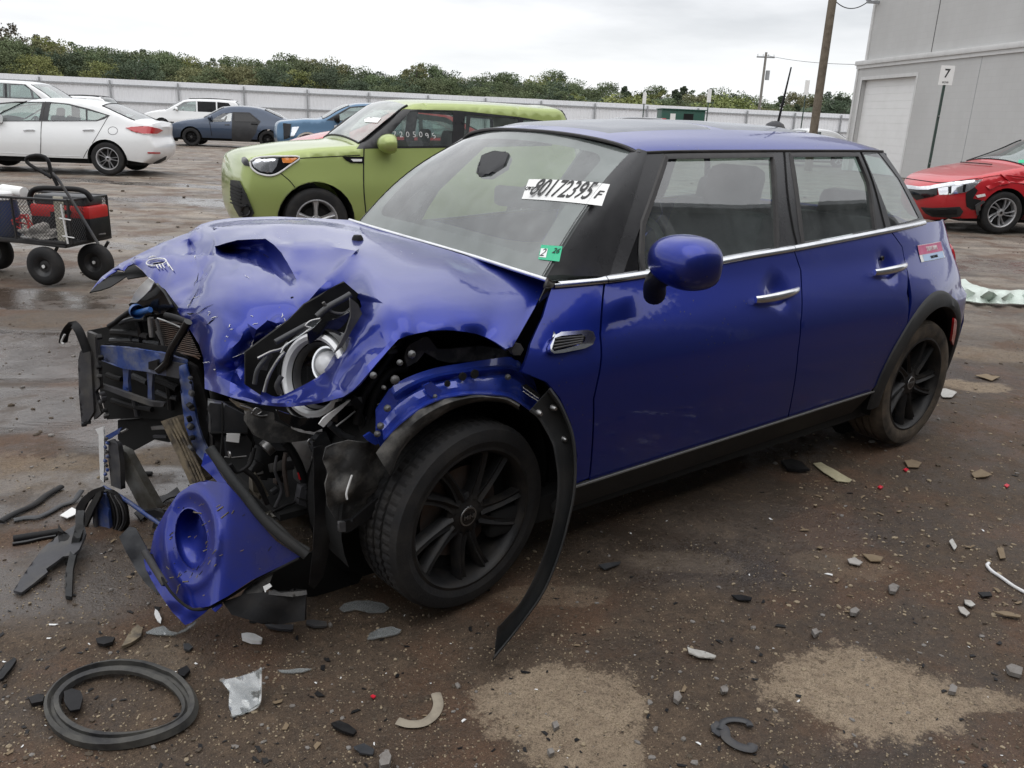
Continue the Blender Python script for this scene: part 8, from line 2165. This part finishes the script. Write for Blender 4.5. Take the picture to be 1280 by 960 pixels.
flat('black_scrap', [(383, 777), (392, 776), (408, 778), (409, 783), (393, 785), (383, 781)], MAT['greyp'], 'small grey plastic flap between the bumper and the front wheel', 'scrap', .006, .008, .004, 4)
flat('clip_scrap', [(331, 781), (345, 784), (367, 783), (366, 789), (350, 789), (336, 786)], MAT['greyp'], 'broken grey clip behind the blue bumper corner', 'scrap', .008, .006, .006, 4)
flat('black_scrap', [(120, 800), (132, 797), (144, 799), (141, 806), (130, 809), (122, 806)], MAT['black'], 'black shard above the oval rubber ring', 'scrap', .008, .008, .006, 4)
flat('wood_chip', [(152, 812), (160, 797), (172, 784), (178, 788), (176, 797), (164, 806)], MAT['mud'], 'splintered grey-brown piece above the rubber ring', 'scrap', .010, .006, .008, 4)
flat('black_scrap', [(229, 806), (236, 805), (241, 810), (236, 814), (230, 812)], MAT['greyd'], 'small grey chip right of the splintered piece', 'scrap', .006, .006, .003, 4)
flat('black_strip', [(0, 842), (6, 832), (18, 823), (21, 826), (14, 838), (4, 850), (0, 852)], MAT['black'], 'black plastic strip at the left edge level with the rubber ring', 'strip', .008, .01, .003, 4)
flat('black_scrap', [(36, 875), (48, 870), (56, 872), (54, 880), (40, 883)], MAT['black'], 'black lump just left of the rubber ring', 'scrap', .01, .008, .004, 4)
flat('black_scrap', [(222, 840), (234, 834), (238, 840), (230, 848), (224, 846)], MAT['black'], 'black fragment touching the upper right of the rubber ring', 'scrap', .01, .01, .004, 4)
flat('black_scrap', [(414, 907), (424, 904), (436, 909), (446, 917), (442, 921), (428, 917), (418, 912)], MAT['black'], 'black torn fragment near the bottom edge left of the curved pale piece', 'scrap', .008, .006, .008, 4)
flat('black_scrap', [(442, 935), (455, 931), (468, 938), (466, 945), (450, 943)], MAT['greyd'], 'dull grey flake at the bottom edge', 'scrap', .005, .005, .004, 4)
flat('stone_chip', [(474, 956), (478, 946), (485, 942), (489, 950), (486, 960), (476, 962)], stone_mats[0], 'upright grey stone chip at the bottom edge', 'stone', .02, .012, .004, 4)
rod('curved_strip', [(497, 901), (512, 905), (530, 903), (543, 893), (548, 880), (545, 867)], .0135, weather(mat('tan strip', (.30, .26, .20), .8), (.30, .26, .20), .6, 20, (.12, .1, .08), (.7, .9), .3), 'curved pale tan strip like a quarter ring, bottom centre', 'strip', .006, .28, 8, (0, 0, 1))
rod('coiled_strap', [(893, 905), (905, 910), (908, 922), (922, 932), (938, 936), (941, 931)], .013, MAT['greyp'], 'grey curled strap lying bottom right of centre', 'strap', .008, .4, 8, (0, 0, 1))
rod('coiled_strap', [(900, 912), (904, 902), (918, 899), (934, 902), (938, 908)], .009, MAT['greyd'], 'darker loop of strap behind the grey curled strap', 'strap', .010, .4, 8, (0, 0, 1))
flat('leaf', [(888, 908), (896, 902), (903, 914), (899, 922), (890, 916)], MAT['greyd'], 'dark scrap beside the curled strap', 'scrap', .003, .006, .004, 4)
# strips and blades left of the wreck
flat('grey_blade', [(102, 652, .05), (92, 660, .05), (73, 671, .03), (62, 680, .02), (52, 690, .01), (36, 712, 0), (17, 740, 0), (27, 743, 0), (43, 731, 0), (60, 717, .01), (58, 713, .01), (79, 697, .02), (92, 695, .03), (100, 688, .05), (108, 668, .06)], MAT['greyp'], 'long pointed grey plastic blade torn off and lying left of the nose', 'torn trim', .008, .008, .004, 6)
flat('torn_trim', [(97, 640, .10), (106, 640, .10), (104, 664, .07), (97, 690, .03), (92, 712, .015), (90, 748, .0), (82, 747, 0), (83, 716, .01), (88, 690, .03), (94, 660, .08)], MAT['clad'], 'narrow black blade reaching down to the mud left of the nose', 'torn trim', .012, .008, .002, 5)
flat('torn_fin', [(73, 656, .07), (77, 662, .06), (88, 672, .04), (88, 684, .02), (80, 695, .01), (75, 690, .01), (73, 672, .03)], MAT['black'], 'small upright black fin on the grey blade', 'torn trim', .004, .01, .006, 5)
rod('black_rail', [(17, 674), (35, 671), (55, 668), (73, 665)], .014, MAT['black'], 'short black rail left of the grey blade', 'torn trim')
rod('black_rail_edge', [(16, 680), (35, 677), (52, 673), (70, 670)], .007, MAT['gloss'], 'glossy lower edge strip lying along the short black rail', 'torn trim')
rod('black_strip', [(17, 650), (32, 647), (48, 646), (62, 640), (76, 632), (92, 626), (102, 613, .02)], .012, MAT['greyd'], 'bent grey-black strip with a ragged end left of the nose', 'torn trim', .008, .45, 8, (0, 0, 1))
rod('black_strip', [(0, 652), (10, 646), (22, 640), (42, 631), (58, 619), (77, 608)], .014, MAT['black'], 'long black strip running off the left edge', 'torn trim', .010, .5, 8, (0, 0, 1))
flat('white_scrap', [(75, 645), (82, 640), (90, 635), (96, 638), (94, 644), (84, 648)], MAT['paper'], 'bright white scrap among the black strips left of the nose', 'scrap', .003, .01, .003, 4)
flat('black_debris', [(168, 645), (190, 630), (210, 618), (222, 612), (226, 618), (208, 628), (192, 638), (176, 652)], MAT['black'], 'black torn sheet lying under the bumper opening', 'torn trim', .006, .01, .01, 6)
rod('black_rod', [(172, 593), (182, 592), (190, 592)], .010, MAT['black'], 'short black rod on the puddle under the nose', 'rod')
MAT['offwhite'] = weather(mat('dirty white plastic', (.42, .41, .38), .6), (.42, .41, .38), .6, 40, (.2, .17, .13), (.5, .7), 0)
# right-hand litter
rod('white_wire', [(1236, 704), (1234, 707), (1240, 714), (1252, 722), (1266, 732), (1282, 741)], .006, MAT['white'], 'bent white wire lying at the right edge', 'wire')
flat('paper_scrap', [(1016, 580), (1026, 579), (1044, 589), (1065, 600), (1062, 603), (1046, 602), (1030, 592)], weather(mat('stained card', (.42, .38, .24), .8), (.42, .38, .25), .5, 20, (.2, .17, .1), (.7, .9), .1), 'yellowish card strip on the ground under the rear door', 'card', .003, .006, .006, 5)
flat('black_scrap', [(976, 578), (988, 576), (1002, 580), (1012, 588), (998, 590), (984, 588)], MAT['black'], 'black crumpled plastic beside the yellowish card strip', 'scrap', .01, .012, .008, 4)
for pts, m_, nm, lab in (
    ([(859, 809), (866, 812), (880, 815), (895, 822), (893, 825), (874, 823), (861, 817)], 'white', 'pale_splinter', 'pale splinter with a forked end right of the hanging flare'),
    ([(1077, 693), (1090, 694), (1104, 698), (1101, 703), (1088, 702)], 'leaf', 'leaf', 'dry tan leaf, right-hand one of a pair below the rear door'),
    ([(1059, 700), (1068, 698), (1078, 704), (1074, 708), (1062, 705)], 'cloth', 'leaf', 'pale leaf, left-hand one of a pair below the rear door'),
    ([(1110, 735), (1116, 731), (1124, 735), (1119, 742), (1112, 741)], 'cloth', 'stone', 'squarish grey stone below the pair of leaves'),
    ([(1062, 765), (1069, 761), (1074, 765), (1070, 770), (1063, 769)], 'cloth', 'stone', 'round grey stone above the right-hand pale patch'),
    ([(1257, 835), (1264, 832), (1278, 837), (1276, 847), (1262, 843)], 'cloth', 'stone', 'blocky grey stone at the right edge'),
    ([(1130, 576), (1140, 575), (1152, 579), (1148, 585), (1135, 584)], 'leaf', 'leaf', 'curled tan leaf near the rear wheel'),
    ([(1214, 592), (1226, 587), (1240, 594), (1232, 597), (1218, 597)], 'leaf', 'leaf', 'tan leaf to the right of the rear wheel'),
    ([(1172, 488), (1182, 486), (1196, 491), (1190, 497), (1178, 497)], 'white', 'white_scrap', 'white torn plastic just right of the rear wheel'),
    ([(1186, 678), (1190, 675), (1196, 684), (1193, 688)], 'white', 'white_scrap', 'small white chip left of the bent wire'),
    ([(1246, 686), (1254, 686), (1257, 698), (1250, 699)], 'leaf', 'leaf', 'brown upright leaf above the bent white wire'),
    ([(1241, 766), (1258, 766), (1276, 770), (1275, 773), (1256, 771)], 'leaf', 'twig', 'flat grey-brown twig near the right edge'),
    ([(1197, 760), (1204, 761), (1212, 768), (1208, 771), (1200, 766)], 'cloth', 'white_scrap', 'pale chip in the middle of the right-hand litter'),
    ([(1205, 751), (1213, 751), (1219, 757), (1214, 760), (1206, 756)], 'white', 'white_scrap', 'white curl of plastic in the right-hand litter'),
    ([(1222, 742), (1238, 740), (1240, 746), (1228, 747)], 'black', 'black_scrap', 'dark ring-shaped scrap beside the white curl'),
    ([(914, 744), (926, 744), (940, 748), (938, 752), (922, 750)], 'black', 'black_scrap', 'black twig-like scrap on the stained ground below the front door'),
    ([(748, 708), (760, 705), (776, 703), (774, 706), (756, 713)], 'greyd', 'black_scrap', 'dark strip on the ground behind the hanging flare'),
    ([(1185, 866), (1190, 858), (1196, 862), (1194, 868)], 'cloth', 'stone', 'pale stone beside the right-hand patch'),
    ([(842, 868), (848, 866), (852, 874), (848, 880), (842, 876)], 'white', 'stone', 'white stone left of the right-hand pale patch'),
    ([(900, 862), (908, 858), (910, 864), (903, 868)], 'cloth', 'stone', 'small grey stone below the pale splinter'),
    ([(1014, 790), (1020, 788), (1024, 793), (1018, 797)], 'leaf', 'stone', 'brown angular stone above the right-hand patch'),
    ([(1218, 470), (1232, 468), (1250, 472), (1240, 476)], 'leaf', 'leaf', 'brown leaf on the pale ground right of the rear wheel'),
    ([(690, 905), (696, 903), (699, 909), (693, 913)], 'cloth', 'stone', 'light stone on the central pale patch'),
    ([(684, 940), (690, 938), (693, 943), (687, 946)], 'leaf', 'stone', 'tan stone on the lower part of the central pale patch'),
    ([(628, 641), (640, 640), (644, 646), (632, 648)], 'leaf', 'leaf', 'tan leaf under the side sill near the front wheel')):
    flat(nm, pts, stone_mats[0] if nm == 'stone' else MAT['offwhite' if m_ == 'white' else m_], lab, 'stone' if nm == 'stone' else ('leaf' if nm == 'leaf' else 'scrap'), .012 if nm == 'stone' else .004, .008, .005, 4)
MAT['redp2'] = mat('red plastic chip', (.55, .02, .04), .35)
for (a, b, lab) in ((1132, 587, 'red plastic chip under the curled leaf'), (1100, 609, 'red plastic chip left of the curled leaf, nearer'), (1258, 607, 'red plastic fleck at the right'), (466, 871, 'tiny red fleck below the clear shards')):
    flat('red_chip', [(a-3, b), (a, b-2), (a+4, b), (a+1, b+2.5)], MAT['redp2'], lab, 'chip', .004, .006, .002, 3)
# pale plastic sheet crumpled at the right edge
MAT['sheetp'] = weather(mat('pale green plastic sheet', (.55, .62, .56), .35), (.58, .65, .59), .4, 8, (.35, .38, .33), (.25, .5), .3, 20)
flat('plastic_sheet', [(1196, 352, .10), (1206, 350, .12), (1216, 356, .12), (1234, 362, .13), (1256, 364, .12), (1290, 363, .12), (1290, 381, .0), (1262, 381, 0), (1236, 380, 0), (1210, 378, 0), (1196, 376, 0)], MAT['sheetp'], 'pale green crumpled plastic sheet on the ground at the right edge', 'plastic sheet', .006, .01, .012, 6)
